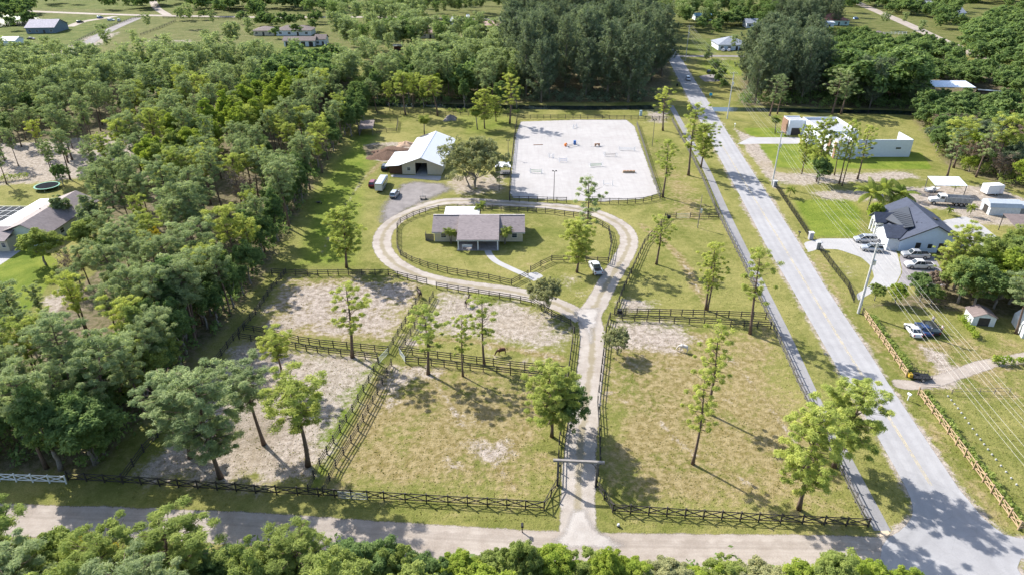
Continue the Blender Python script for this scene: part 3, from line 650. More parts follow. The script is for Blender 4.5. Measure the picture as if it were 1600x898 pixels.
fence('dark board fence west side of the lower grass lane', [(592, 569), (551, 643), (500, 727), (482, 769)], 'board')
fence('dark board fence east side of the lower grass lane', [(612, 571), (590, 616), (560, 673), (525, 730), (505, 772)], 'board')
fence('dark board fence upper side of the cross lane, west half', [(381, 516), (430, 525), (467, 535), (500, 540), (586, 549), (607, 551)], 'board')
fence('dark board fence lower side of the cross lane, west half', [(374, 530), (430, 539), (479, 548), (514, 553), (590, 563)], 'board')
fence('dark board fence upper side of the cross lane, east half', [(625, 551), (684, 559), (745, 567), (797, 574), (889, 583)], 'board')
fence('dark board fence lower side of the cross lane, east half', [(634, 567), (674, 570), (755, 580), (819, 588), (884, 596)], 'board')
metal_gate('pale steel gate west of the paddock lane crossing', (607, 552), (592, 568))
metal_gate('pale steel gate east of the paddock lane crossing', (624, 552), (634, 567))
metal_gate('pale steel gate set into the front fence below the grass lane', (529, 778), (575, 781))
fence('dark board fence between the wood and the west paddocks', [(447, 428), (425, 453), (400, 491), (365, 532), (327, 580), (285, 632), (247, 683), (225, 706), (192, 752)], 'board')
fence('white crossbuck fence below the wood by the dirt road', [(-60, 748), (0, 751), (104, 755)], 'cross', 2.45, 1.3, M_WHITEWOOD)
fence('dark board fence along the front of the riding arena', [(797, 315), (840, 316), (885, 317)], 'board', 2.45, 1.5)
fence('dark board fence rounding the front east corner of the riding arena', [(925, 318), (980, 319), (1005, 317), (1031, 311)], 'board', 2.45, 1.5)
fence('grey board fence on the east side of the riding arena', [(1031, 311), (1020, 277), (1005, 227), (995, 196)], 'board', 2.45, 1.5, M_GREYWOOD)
fence('dark board fence on the west side of the riding arena', [(796, 314), (798, 268), (803, 225), (808, 188)], 'board', 2.45, 1.5)
fence('dark board fence behind the riding arena', [(808, 186), (860, 186), (907, 186), (975, 187), (1052, 189)], 'board', 2.6, 1.5)
fence('dark board fence along the canal bank behind the barn', [(590, 180), (650, 178), (720, 181), (805, 183)], 'board', 3.0, 1.3)
fence('dark board pen fence by the horse shelter', [(585, 192), (622, 190), (620, 206), (588, 208)], 'board', 3.0, 1.3)
fence('tan crossbuck fence north of the yard entrance', [(1347, 490), (1380, 537), (1415, 588)], 'cross', 2.3, 1.3, M_TAN)
fence('tan crossbuck fence south of the yard entrance', [(1434, 616), (1480, 677), (1535, 752), (1590, 827)], 'cross', 2.3, 1.3, M_TAN)
fence('tan crossbuck fence turning east along the cross street', [(1590, 827), (1700, 834)], 'cross', 2.3, 1.3, M_TAN)
metal_gate('brown pipe gate standing open at the yard entrance', (1436, 613), (1471, 615), 1.2, plain('rusty_pipe', (0.16, 0.10, 0.07), 0.7), 3)
fence('black metal fence before the lawn north of the house drive', [(1211, 292), (1240, 335), (1266, 374)], 'picket', 2.4, 1.5, M_BLKMETAL, pw=0.08)
fence('black metal fence before the island south of the house drive', [(1277, 387), (1300, 418), (1325, 450), (1334, 472)], 'picket', 2.4, 1.5, M_BLKMETAL, pw=0.08)
fence('pale pipe rail running across the yard behind the pipe gate', [(1487, 615), (1530, 615), (1577, 614)], 'wire', 3.0, 0.8, M_GREYWOOD, pw=0.08)
fence('dark far pasture fence west of the grey lane', [(66, 90), (110, 72), (160, 46), (222, 26)], 'board', 4.0, 1.4, M_GREYWOOD)
fence('dark far pasture fence east of the grey lane', [(220, 56), (250, 45), (275, 34)], 'board', 5.0, 1.4)
fence('far pasture fence along the white road', [(255, 29), (320, 30), (384, 31)], 'board', 5.0, 1.4)
fence('thin wire fence crossing the far pasture', [(215, 88), (260, 84), (320, 80), (400, 76)], 'wire', 6.0, 1.3, M_GREYWOOD)
fence('far dark fence beyond the white road', [(560, 7), (640, 9), (720, 10), (800, 14)], 'board', 6.0, 1.4)
fence('low dark fence beside the blue roofed bungalow lane', [(1075, 98), (1140, 99), (1190, 100)], 'wire', 4.0, 1.3, M_GREYWOOD)
fence('white wall fence beside the far avenue', [(1340, 56), (1380, 55), (1416, 54)], 'board', 3.0, 1.7, M_WHITEWOOD)
fence('white rail fence slanting along the far avenue', [(1426, 54), (1450, 64), (1476, 74)], 'board', 3.0, 1.5, M_WHITEWOOD)
# the timber gateway over the drive
gw0, gw1 = G(871, 757), G(931, 760); d = gw1 - gw0
t = thing('entrance_gateway', 'tall timber gateway with a long top beam spanning the sandy drive', 'gateway', gw0, math.atan2(d.y, d.x))
L = d.length
for x in (0, L): MB().box(x - 0.16, x + 0.16, -0.16, 0.16, -0.1, 4.25).build('post', M_GREYWOOD, t)
MB().box(-0.7, L + 0.9, -0.17, 0.17, 4.25, 4.55).build('beam', plain('silvered_beam', (0.26, 0.235, 0.215), 0.8), t)
for x, s_ in ((0, 1), (L, -1)): MB().solid([(x + s_ * 0.16, -0.08, 3.3), (x + s_ * 0.16, -0.08, 3.55), (x + s_ * 0.9, -0.08, 4.25), (x + s_ * 0.7, -0.08, 4.25)], (0, 0.16, 0)).build('brace', M_GREYWOOD, t)
# stone gate piers
M_STONE = plain('grey_stone_pier', (0.34, 0.34, 0.36), 0.8, var=0.3, scale=4)
for p_, lb in (((1266, 374), 'grey stone gate pier at the lawn end of the house drive'), ((1277, 389), 'grey stone gate pier at the island end of the house drive'), ((1210, 292), 'grey stone pier at the far end of the black metal fence')):
    b = G(*p_)
    t = thing('gate_pier', lb, 'pier', b)
    MB().box(-0.45, 0.45, -0.45, 0.45, -0.1, 1.7).build('shaft', M_STONE, t)
    MB().box(-0.55, 0.55, -0.55, 0.55, 1.7, 1.85).build('cap', plain('pale_stone_cap', (0.55, 0.55, 0.56), 0.7), t)
# ------------------------------------------------------------------ trees
BARK = plain('pine_bark', (0.15, 0.105, 0.08), 0.9, var=0.4, scale=3)
BARKG = plain('grey_bark', (0.22, 0.195, 0.17), 0.9, var=0.4, scale=3)
LEAF = {
 'pine': foliage('pine_needles', (0.256, 0.323, 0.160), (0.352, 0.414, 0.201), (0.552, 0.603, 0.305), 0.46),
 'pineb': foliage('bright_pine_needles', (0.362, 0.429, 0.119), (0.480, 0.519, 0.134), (0.693, 0.688, 0.205), 0.5),
 'broad': foliage('dark_green_leaves', (0.133, 0.209, 0.077), (0.207, 0.285, 0.099), (0.338, 0.418, 0.149), 0.46),
 'lime': foliage('yellow_green_leaves', (0.27, 0.36, 0.060), (0.36, 0.43, 0.075), (0.50, 0.53, 0.11), 0.5),
 'gold': foliage('golden_leaves', (0.46, 0.37, 0.045), (0.54, 0.42, 0.05), (0.60, 0.50, 0.08), 0.48),
 'casu': foliage('casuarina_needles', (0.135, 0.180, 0.115), (0.194, 0.238, 0.143), (0.324, 0.360, 0.218), 0.42),
 'oak': foliage('grey_green_oak_leaves', (0.291, 0.311, 0.155), (0.379, 0.371, 0.178), (0.539, 0.498, 0.240), 0.42),
 'olive': foliage('olive_green_leaves', (0.241, 0.307, 0.092), (0.321, 0.373, 0.109), (0.449, 0.491, 0.149), 0.5),
 'brown': foliage('brown_bare_twigs', (0.22, 0.165, 0.125), (0.26, 0.195, 0.14), (0.33, 0.25, 0.18), 0.1),
 'red': foliage('rusty_dead_needles', (0.22, 0.10, 0.065), (0.27, 0.125, 0.08), (0.33, 0.17, 0.105), 0.15),
 'palm': foliage('palm_fronds', (0.17, 0.23, 0.052), (0.25, 0.29, 0.065), (0.40, 0.38, 0.10), 0.48),
}
def leaf_quads(C, R, n, size, rng, flat=0.75, up=0.45, asp=0.5, shell=0.5):
    """n leaf sprays in each clump (centre C, radius R): small quads spread through the clump's volume"""
    C = np.repeat(np.asarray(C, float), n, 0); Rr = np.repeat(np.asarray(R, float), n)
    N = len(C)
    d = rng.normal(size=(N, 3)); d /= np.linalg.norm(d, axis=1)[:, None]
    d[:, 2] = np.where(rng.random(N) < 0.55, np.abs(d[:, 2]), d[:, 2])
    r = Rr * (shell + (1 - shell) * rng.random(N)) * (0.8 + 0.4 * rng.random(N))
    P = C + d * r[:, None] * np.array([1, 1, flat])
    nrm = d * 0.55 + np.array([0, 0, up]) + rng.normal(size=(N, 3)) * 0.5
    nrm /= np.linalg.norm(nrm, axis=1)[:, None]
    a = np.cross(nrm, rng.normal(size=(N, 3))); a /= np.linalg.norm(a, axis=1)[:, None] + 1e-9
    b = np.cross(nrm, a)
    s = size * (0.6 + 0.8 * rng.random(N))
    a = a * s[:, None]; b = b * (s * asp)[:, None]
    V = np.stack([P - a, P + b * 0.9 - a * 0.1, P + a, P - b * 0.9 + a * 0.1], 1).reshape(-1, 3)
    ctint = np.repeat(rng.random(len(R)), n) * 0.55
    tint = np.repeat(np.clip(ctint + rng.random(N) * 0.5, 0, 1), 4)
    return V, tint
def quads_mesh(name, parts, mat):
    V = np.concatenate([p[0] for p in parts]); T = np.concatenate([p[1] for p in parts])
    return fast_mesh(name, V, np.arange(len(V)).reshape(-1, 4), mat, {'tint': T, 'tree': np.zeros(len(V))})
def limb(m, p0, p1, r0, r1, rng, n=4, sag=0.0, sides=5):
    p0, p1 = Vector(p0), Vector(p1); L = (p1 - p0).length; pts = []
    for k in range(n + 1):
        t = k / n; w = Vector(rng.normal(size=3)) * L * 0.03 * (0 if k in (0, n) else 1)
        pts.append(p0.lerp(p1, t) + w + Vector((0, 0, -sag * L * math.sin(math.pi * t))))
    m.tube(pts, [r0 + (r1 - r0) * k / n for k in range(n + 1)], sides)
def make_pine(seed, h=15.0, crown0=0.5, width=4.2, nb=26, dens=85, size=0.34, cl=(0.75, 1.25), sides=6, top='round', skip=0.12):
    """slash pine: bare leaning stem, limbs turned up at their ends, needle clumps with gaps between"""
    rng = np.random.default_rng(seed); tr = MB()
    lean = rng.normal(size=2) * 0.35
    ax = lambda t: Vector((lean[0] * t * t * 1.6 + 0.25 * math.sin(t * 4 + seed), lean[1] * t * t * 1.6 + 0.2 * math.cos(t * 3.3 + seed) - 0.2, h * t))
    n = 9; tr.tube([ax(k / n * 0.97) - Vector((0, 0, 0.2 if k == 0 else 0)) for k in range(n + 1)], [0.24 * (1 - 0.8 * k / n) * (1.35 if k == 0 else 1) for k in range(n + 1)], sides)
    C, R = [], []
    for i in range(nb):
        t = crown0 + (0.97 - crown0) * ((i + rng.random()) / nb)
        s = (t - crown0) / (1 - crown0)
        if top == 'umbrella': prof = (0.35 + 0.65 * s) * math.sqrt(max(0, 1 - max(0, s - 0.55) ** 2 / 0.22))
        else: prof = (0.45 + 0.75 * s) * math.sqrt(max(0.03, 1 - s ** 2.2))
        Lb = width * prof * (0.55 + 0.6 * rng.random())
        an = i * 2.4 + rng.normal() * 0.5
        p0 = ax(t); rise = Lb * (0.10 + 0.35 * s) + rng.normal() * 0.2
        p1 = p0 + Vector((math.cos(an) * Lb, math.sin(an) * Lb, rise))
        limb(tr, p0, p1, 0.075 * (1.3 - s), 0.02, rng, 3, 0.05, 4)
        k = max(2, int(Lb / 0.8)); rb = rng.uniform(*cl)
        for j in range(k):          # sprays of needles set along the outer two thirds of the limb
            f = 1.02 - 0.62 * j / (k - 1)
            if rng.random() < (skip if j else skip * 0.3): continue
            q_ = p0.lerp(p1, f) + Vector(rng.normal(size=3) * np.array([0.33, 0.33, 0.2]))
            C.append(q_); R.append((0.5 * rb + 0.5 * rng.uniform(*cl)) * (0.85 + 0.25 * prof) * (1.05 - 0.35 * j / k))
    C.append(ax(1.0)); R.append(1.0)
    tm = tr.mesh('trunk', BARK, True)
    cm = quads_mesh('crown', [leaf_quads(C, R, dens, size, rng, 0.75, 0.8, 0.2, 0.35)], LEAF['pine'])
    return tm, cm
def make_broad(seed, h=10.0, rx=4.2, cz=0.62, rz=0.38, nc=60, dens=90, size=0.33, cl=(0.8, 1.5), mat='broad', bark=None, stems=1, trunk=True):
    rng = np.random.default_rng(seed); tr = MB(); C, R = [], []
    nl = 9; L = []
    for i in range(nl):          # a crown of several uneven boughs
        an = i * 2.4 + rng.normal() * 0.4; el = rng.uniform(-0.25, 1.0) if i else 1.3; rr = rng.uniform(0.42, 0.68)
        L.append((math.cos(an) * math.cos(el) * rx * rr, math.sin(an) * math.cos(el) * rx * rr, h * cz + math.sin(el) * h * rz * rr, rng.uniform(0.34, 0.62)))
    for i in range(nc):
        lx, ly, lz, lr = L[i % nl]; d = rng.normal(size=3); d /= np.linalg.norm(d); d[2] = abs(d[2]) if rng.random() < 0.65 else d[2]
        r = 0.6 + 0.45 * rng.random()
        C.append((lx + d[0] * rx * lr * r, ly + d[1] * rx * lr * r, max(0.1 * h, lz + d[2] * h * rz * lr * 1.15 * r)))
        R.append(rng.uniform(*cl))
    if trunk:
        for s_ in range(stems):
            o = Vector((rng.normal() * 0.3 * (stems > 1), rng.normal() * 0.3 * (stems > 1), -0.2))
            fork = Vector((o.x * 2.5, o.y * 2.5, h * (cz - rz * 0.6)))
            limb(tr, o, fork, 0.028 * h / math.sqrt(stems), 0.018 * h / math.sqrt(stems), rng, 4, 0, 6)
            for i in range(5):
                j = int(rng.integers(nc)); limb(tr, fork, C[j], 0.014 * h / math.sqrt(stems), 0.02, rng, 3, 0.04, 4)
    else: tr.tube([(0, 0, -0.1), (0, 0, h * 0.5)], [0.08, 0.03], 5)
    return tr.mesh('trunk', bark or BARKG, True), quads_mesh('crown', [leaf_quads(C, R, dens, size, rng, 0.85, 0.8, 0.55, 0.5)], LEAF[mat])
def make_casuarina(seed, h=28.0, width=5.5, nb=46, dens=42, size=0.55):
    """Australian pine: feathery plumes sweeping up and out from a straight stem"""
    rng = np.random.default_rng(seed); tr = MB(); parts = []
    tr.tube([(0, 0, -0.2), (0.2, 0, h * 0.4), (0, 0.2, h * 0.95)], [0.42, 0.26, 0.05], 7)
    C, R = [], []
    for i in range(nb):
        t = 0.10 + 0.86 * ((i + rng.random()) / nb); s = t
        Lb = width * (0.55 + 0.9 * math.sin(math.pi * min(1, 0.18 + 0.78 * s))) * (0.55 + 0.5 * rng.random()) * (1.05 - 0.55 * s)
        an = i * 2.4 + rng.normal() * 0.5; p0 = Vector((0, 0, h * t * 0.93))
        p1 = p0 + Vector((math.cos(an) * Lb, math.sin(an) * Lb, Lb * (0.75 + 0.5 * rng.random())))
        limb(tr, p0, p1, 0.09, 0.02, rng, 3, 0.08, 4)
        k = max(3, int((p1 - p0).length / 0.9))
        for j in range(k):
            f = 0.25 + 0.8 * j / (k - 1)
            C.append(p0.lerp(p1, f) + Vector(rng.normal(size=3)) * 0.35); R.append((1.25 - 0.7 * (j / k)) * rng.uniform(0.7, 1.05))
    V, T = leaf_quads(C, R, dens // 2, size, rng, 1.25, 0.5, 0.22, 0.2)
    return tr.mesh('trunk', BARKG, True), quads_mesh('crown', [(V, T)], LEAF['casu'])
def frond(V, F, T, base, az, el, L, rng, w=0.5, droop=1.1):
    """an arched rib with leaflets hanging on both sides"""
    n = 9; P = []
    p = Vector(base); e = el
    for k in range(n + 1):
        P.append(p.copy()); p = p + Vector((math.cos(az) * math.cos(e), math.sin(az) * math.cos(e), math.sin(e))) * (L / n); e -= droop * (0.06 + 0.22 * k / n)
    side = Vector((-math.sin(az), math.cos(az), 0)); tn = rng.random()
    for k in range(n):
        ww = w * math.sin(math.pi * (0.12 + 0.86 * (k + 0.5) / n)) + 0.03
        for s_ in (-1, 1):
            for q_ in (0.0, 0.5):
                a = P[k].lerp(P[k + 1], q_); b = P[k].lerp(P[k + 1], q_ + 0.42); d = (P[k + 1] - P[k]) * 0.7
                tip = side * s_ * ww + Vector((0, 0, -ww * 0.55)) + d
                i = len(V); V.extend([a, b, b + tip * 0.95, a + tip]); F.append((i, i + 1, i + 2, i + 3)); T.extend([tn * 0.6 + 0.4 * rng.random()] * 4)
def make_palm(seed, h=6.0, nf=18, L=2.6, w=0.55, stems=1, fan=False):
    rng = np.random.default_rng(seed); tr = MB(); V, F, T = [], [], []
    for s_ in range(stems):
        top = Vector((rng.normal() * 0.5 * stems * 0.5, rng.normal() * 0.4 * stems * 0.5, h * (1 - 0.12 * s_)))
        tr.tube([(s_ * 0.2, 0, -0.2), (top.x * 0.4, top.y * 0.4, h * 0.5), tuple(top)], [0.17, 0.12, 0.10], 7)
        for i in range(nf):
            frond(V, F, T, top, i * 2.4 + rng.normal() * 0.2, rng.uniform(-0.3 if not fan else -1.1, 1.2), L * rng.uniform(0.8, 1.1), rng, w, rng.uniform(0.8, 1.4))
    return tr.mesh('trunk', BARKG, True), fast_mesh('crown', np.array([tuple(v) for v in V]), np.array(F), LEAF['palm'], {'tint': np.array(T), 'tree': np.zeros(len(V))})
def make_dead(seed, h=9.0, mat='brown', dens=26):
    rng = np.random.default_rng(seed); tr = MB(); C, R = [], []
    tr.tube([(0, 0, -0.2), (0.1, 0, h * 0.45), (0, 0.1, h * 0.85)], [0.2, 0.13, 0.04], 6)
    for i in range(26):
        t = rng.uniform(0.3, 0.85); an = rng.uniform(0, 6.28); Lb = rng.uniform(1.4, 3.0)
        p0 = Vector((0, 0, h * t)); p1 = p0 + Vector((math.cos(an) * Lb, math.sin(an) * Lb, Lb * rng.uniform(0.3, 0.9)))
        limb(tr, p0, p1, 0.05, 0.015, rng, 3, 0.02, 4)
        C.append(p1); R.append(1.0); C.append(p0.lerp(p1, 0.6)); R.append(0.9)
    return tr.mesh('trunk', BARKG, True), quads_mesh('crown', [leaf_quads(C, R, dens, 0.4, rng, 0.9, 0.2, 0.16, 0.2)], LEAF[mat])

KIND = {}
def variants(k, fn, seeds): KIND[k] = [fn(s) for s in seeds]
variants('pine', lambda s: make_pine(s, 15, 0.52, 3.9, 46, 135, 0.22, (0.34, 0.78), 6, 'umbrella', 0.28), range(11, 18))       # wood pine, domed
variants('open', lambda s: make_pine(s, 15, 0.40, 3.3, 36, 125, 0.20, (0.26, 0.60), 6, 'round', 0.42), range(31, 37))                         # paddock pine, loose
variants('full', lambda s: make_pine(s, 15, 0.24, 4.1, 92, 150, 0.20, (0.30, 0.68), 6, 'round', 0.2), range(51, 55))                       # full roadside pine
variants('broad', lambda s: make_broad(s, 10, 4.2, 0.52, 0.44, 170, 110, 0.18, (0.4, 0.9)), range(71, 76))
variants('tall', lambda s: make_broad(s, 14, 3.3, 0.53, 0.45, 180, 110, 0.18, (0.4, 0.9)), range(81, 85))
variants('near', lambda s: make_broad(s, 10, 4.0, 0.52, 0.46, 280, 260, 0.115, (0.3, 0.7), 'olive'), range(91, 95))
variants('nearpine', lambda s: make_pine(s, 15, 0.24, 4.4, 120, 210, 0.17, (0.30, 0.64), 6, 'round', 0.3), range(96, 99))
variants('oak', lambda s: make_broad(s, 9, 6.0, 0.46, 0.48, 300, 80, 0.16, (0.32, 0.75), 'oak', None, 3), range(101, 104))
variants('casu', lambda s: make_casuarina(s, 28, 5.3, 70, 52, 0.46), range(111, 116))
variants('shrub', lambda s: make_broad(s, 3.0, 1.7, 0.5, 0.5, 18, 70, 0.22, (0.5, 0.8), 'broad', None, 1, False), range(121, 125))
variants('dead', lambda s: make_dead(s), range(131, 133))
variants('palm', lambda s: make_palm(s, 5.0, 16, 2.1, 0.5, 2), range(141, 143))
variants('coco', lambda s: make_palm(s, 4.0, 20, 3.8, 0.7, 1), range(151, 153))
variants('cabbage', lambda s: make_palm(s, 6.0, 46, 1.9, 0.6, 1, True), range(161, 162))
def arrays(me):
    V = np.empty(len(me.vertices) * 3, np.float32); me.vertices.foreach_get('co', V)
    return V.reshape(-1, 3)
VH, VW, VB = {}, {}, {}
for k_, lst in KIND.items():
    VH[k_] = float(np.mean([np.percentile(arrays(c)[:, 2], 99.5) for _, c in lst]))
    VW[k_] = float(np.mean([np.ptp(np.percentile(arrays(c)[:, 0], (0.7, 99.3))) for _, c in lst])); VB[k_] = float(np.mean([np.percentile(arrays(c)[:, 2], 3) for _, c in lst]))
trng = random.Random(77)
def tree(kind, p, h, label, cat='tree', group=None, mat=None, wide=1.0, name=None, var=None):
    vs_ = KIND[kind]; tm, cm = vs_[trng.randrange(len(vs_)) if var is None else var % len(vs_)]
    t = thing(name or {'pine': 'pine_tree', 'open': 'pine_tree', 'full': 'pine_tree', 'nearpine': 'pine_tree', 'broad': 'broadleaf_tree', 'tall': 'broadleaf_tree', 'near': 'broadleaf_tree', 'oak': 'oak_tree',
        'casu': 'casuarina_tree', 'shrub': 'shrub', 'dead': 'bare_tree', 'palm': 'palm_tree', 'coco': 'palm_tree', 'cabbage': 'palm_tree'}[kind], label, cat, p, trng.uniform(0, 6.28), group)
    s = h / VH[kind]; t.scale = (s * wide, s * wide, s)
    a = link('trunk' if kind != 'shrub' else 'stem', tm, t); c = link('crown' if kind != 'shrub' else 'foliage', cm, t)
    if mat:
        c.material_slots[0].link = 'OBJECT'; c.material_slots[0].material = LEAF[mat]
    return t
def ptree(kind, bx, by, top, label, wpx=None, **kw):
    """a tree by the photo: foot (bx, by), row of its top, width of its crown in photo pixels"""
    p = G(bx, by); lo, hi = 0.5, 60.0
    z0, zw = VB[kind] / VH[kind], VW[kind] / VH[kind]
    def shape(h):
        zc = p.y * ct - (h * 0.7 - CAM_H) * st
        w = wpx / FPX * zc * (0.86 if kind in ('open', 'full') else 0.95) if wpx else zw * h
        return max(0.6, min(2.0 if kind == 'oak' else 1.45, w / (zw * h)))
    for _ in range(34):          # the crown is a rounded body: its far shoulder may stand highest in the view
        h = (lo + hi) / 2; r = shape(h) * zw * h / 2; zm, zr = h * (1 + z0) / 2, h * (1 - z0) / 2
        ty = min(pixel((p.x, p.y + r * 0.9 * math.cos(a), zm + zr * 0.97 * math.sin(a)))[1] for a in (0.4, 0.7, 1.0, 1.3, 1.57))
        if ty > top: lo = h
        else: hi = h
    return tree(kind, p, h, label, wide=shape(h), **kw)
# --- trees one can name: paddocks, house, road side
ptree('open', 549, 560, 445, 'loose slash pine at the corner of the northwest paddock by the cross lane', 78, mat='pineb')
ptree('open', 668, 585, 478, 'slash pine at the top of the south paddock beside the lane crossing', 84, mat='pineb')
ptree('open', 723, 587, 492, 'slim slash pine at the top middle of the south paddock', 44, mat='pineb')
ptree('open', 758, 568, 463, 'slash pine in the cross lane between the inner and south paddocks', 60, mat='pineb')
ptree('full', 858, 682, 566, 'bushy bright green pine at the south paddock edge beside the drive', 92, mat='pineb')
ptree('oak', 884, 672, 585, 'dark small oak behind the bushy pine beside the drive', 55, mat='broad')
ptree('open', 1083, 725, 578, 'bright slash pine alone in the middle of the east paddock', 66, mat='pineb')
ptree('open', 1105, 645, 508, 'sparse thin slash pine behind the bright one in the east paddock', 70, mat='pineb')
ptree('full', 1243, 792, 632, 'large bright pine in the south corner of the east paddock', 112, mat='pineb')
ptree('full', 1308, 732, 598, 'large bright pine against the footpath fence near the road corner', 110, mat='pineb')
ptree('oak', 964, 553, 513, 'small grey oak on the pale sand of the east paddock', 48)
ptree('oak', 852, 487, 437, 'round grey green oak beside the loop drive junction', 60)
ptree('full', 903, 427, 345, 'bright slash pine before the parked white pickup', 60, mat='pineb')
ptree('open', 913, 402, 278, 'tall slash pine rising behind the one by the white pickup', 56)
ptree('open', 1026, 413, 337, 'slash pine leaning over the fence west of the upper east paddock', 52, mat='pineb')
ptree('open', 1103, 483, 378, 'taller of the pair of slim pines in the upper east paddock', 50, mat='pineb')
ptree('open', 1108, 486, 402, 'shorter of the pair of slim pines in the upper east paddock', 44, mat='pineb')
ptree('open', 1170, 519, 388, 'slash pine by the footpath fence at the lane end', 66, mat='pineb')
ptree('open', 1037, 309, 220, 'sparse slash pine at the front east corner of the arena', 44, mat='pineb')
ptree('open', 1073, 274, 162, 'taller slash pine at the footpath fence east of the arena', 50, mat='pineb')
ptree('full', 1094, 262, 192, 'shorter full pine at the footpath fence east of the arena', 46, mat='pineb')
ptree('open', 1037, 204, 137, 'slash pine behind the back east corner of the arena', 54, mat='pineb')
ptree('full', 541, 419, 322, 'full slash pine on the lawn edge west of the house loop', 66, mat='pineb')
ptree('oak', 740, 294, 208, 'broad grey green live oak beside the white roofed barn', 104)
ptree('cabbage', 746, 203, 168, 'cabbage palm beside the bright tree near the arena back corner', 20)
ptree('full', 775, 190, 150, 'leafy tree between the two trees at the arena back corner', 30, mat='pineb')
ptree('cabbage', 663, 211, 180, 'round headed cabbage palm behind the barn', 24)
ptree('palm', 705, 381, 355, 'small palm at the west front wall of the ranch house', 20)
ptree('palm', 789, 382, 355, 'small palm at the east front wall of the ranch house', 21)
ptree('palm', 750, 340, 316, 'small palm behind the ranch house by the patio roof', 18)
ptree('full', 758, 201, 140, 'bright tree standing nearest the arena back corner', 36, mat='pineb')
ptree('open', 797, 193, 116, 'slash pine by the back west corner of the arena', 38, mat='pineb')
ptree('pine', 634, 180, 112, 'domed slash pine on the canal bank behind the horse shelter', 46, mat='pineb')
ptree('pine', 684, 181, 117, 'wide domed slash pine on the canal bank behind the cabbage palm', 58, mat='pineb')
ptree('full', 345, 742, 578, 'very large spreading pine in the southwest paddock by the wood', 125, mat='pine')
ptree('pine', 415, 690, 560, 'middle pine of the southwest paddock group', 100)
ptree('pine', 478, 732, 578, 'yellowish pine in the southwest paddock beside the grass lane', 108, mat='pineb')
ptree('pine', 440, 598, 512, 'bright pine at the top of the southwest paddock under the cross lane', 96, mat='pineb')
ptree('full', 295, 716, 574, 'rear pine of the large group in the southwest paddock', 110, mat='pine')
# foreground row below the dirt road
FG = [(-40, 985, 800, 'near', 'olive', 150), (40, 990, 788, 'nearpine', 'olive', 150), (110, 960, 812, 'near', 'olive', 120), (60, 1040, 840, 'nearpine', 'pine', 150), (165, 985, 832, 'near', 'olive', 95), (200, 1010, 815, 'nearpine', 'olive', 130),
      (190, 950, 826, 'near', 'gold', 52), (300, 985, 800, 'nearpine', 'olive', 165), (250, 1070, 850, 'nearpine', 'pine', 160), (375, 990, 846, 'near', 'broad', 110), (150, 1090, 868, 'near', 'olive', 150),
      (430, 1010, 838, 'near', 'olive', 110), (485, 975, 814, 'nearpine', 'olive', 145), (570, 960, 826, 'near', 'broad', 110), (610, 955, 832, 'near', 'olive', 80), (540, 1040, 850, 'near', 'olive', 140), (660, 955, 842, 'near', 'broad', 85),
      (720, 960, 862, 'near', 'lime', 100), (770, 950, 856, 'near', 'olive', 85), (810, 950, 842, 'near', 'olive', 70), (860, 950, 852, 'near', 'lime', 95), (905, 950, 860, 'near', 'olive', 80), (945, 945, 850, 'near', 'lime', 70), (980, 950, 866, 'near', 'lime', 80),
      (1030, 955, 866, 'near', 'oak', 90), (1085, 955, 872, 'near', 'lime', 80), (1130, 955, 866, 'near', 'olive', 80), (1180, 960, 872, 'near', 'oak', 90), (1240, 965, 874, 'near', 'lime', 100), (1300, 965, 862, 'near', 'olive', 90), (1345, 965, 868, 'near', 'lime', 80), (1400, 975, 884, 'near', 'lime', 80), (660, 1060, 880, 'near', 'olive', 150), (760, 1060, 885, 'near', 'lime', 150)]
fg_words = {'near': 'broadleaf tree', 'nearpine': 'feathery pine'}
fg_col = {'olive': 'olive green', 'gold': 'golden yellow', 'pine': 'dark green', 'broad': 'deep green', 'lime': 'yellow flecked', 'oak': 'grey green'}
ORD = ['first', 'second', 'third', 'fourth', 'fifth', 'sixth', 'seventh', 'eighth', 'ninth', 'tenth', 'eleventh', 'twelfth', 'thirteenth', 'fourteenth', 'fifteenth']
fg_by = {}
for e in FG: fg_by.setdefault((e[3], e[4]), []).append(e)
for (k, m_), lst in fg_by.items():
    for i, (bx, by, top, _, _, w) in enumerate(sorted(lst)):
        which = f', {ORD[i]} of its kind from the left' if len(lst) > 1 else ''
        ptree(k, bx, by, top + (15 if bx < 700 else 6), f'{fg_col[m_]} {fg_words[k]} below the dirt road{which}', w, mat=m_, group='foreground row of trees below the dirt road')
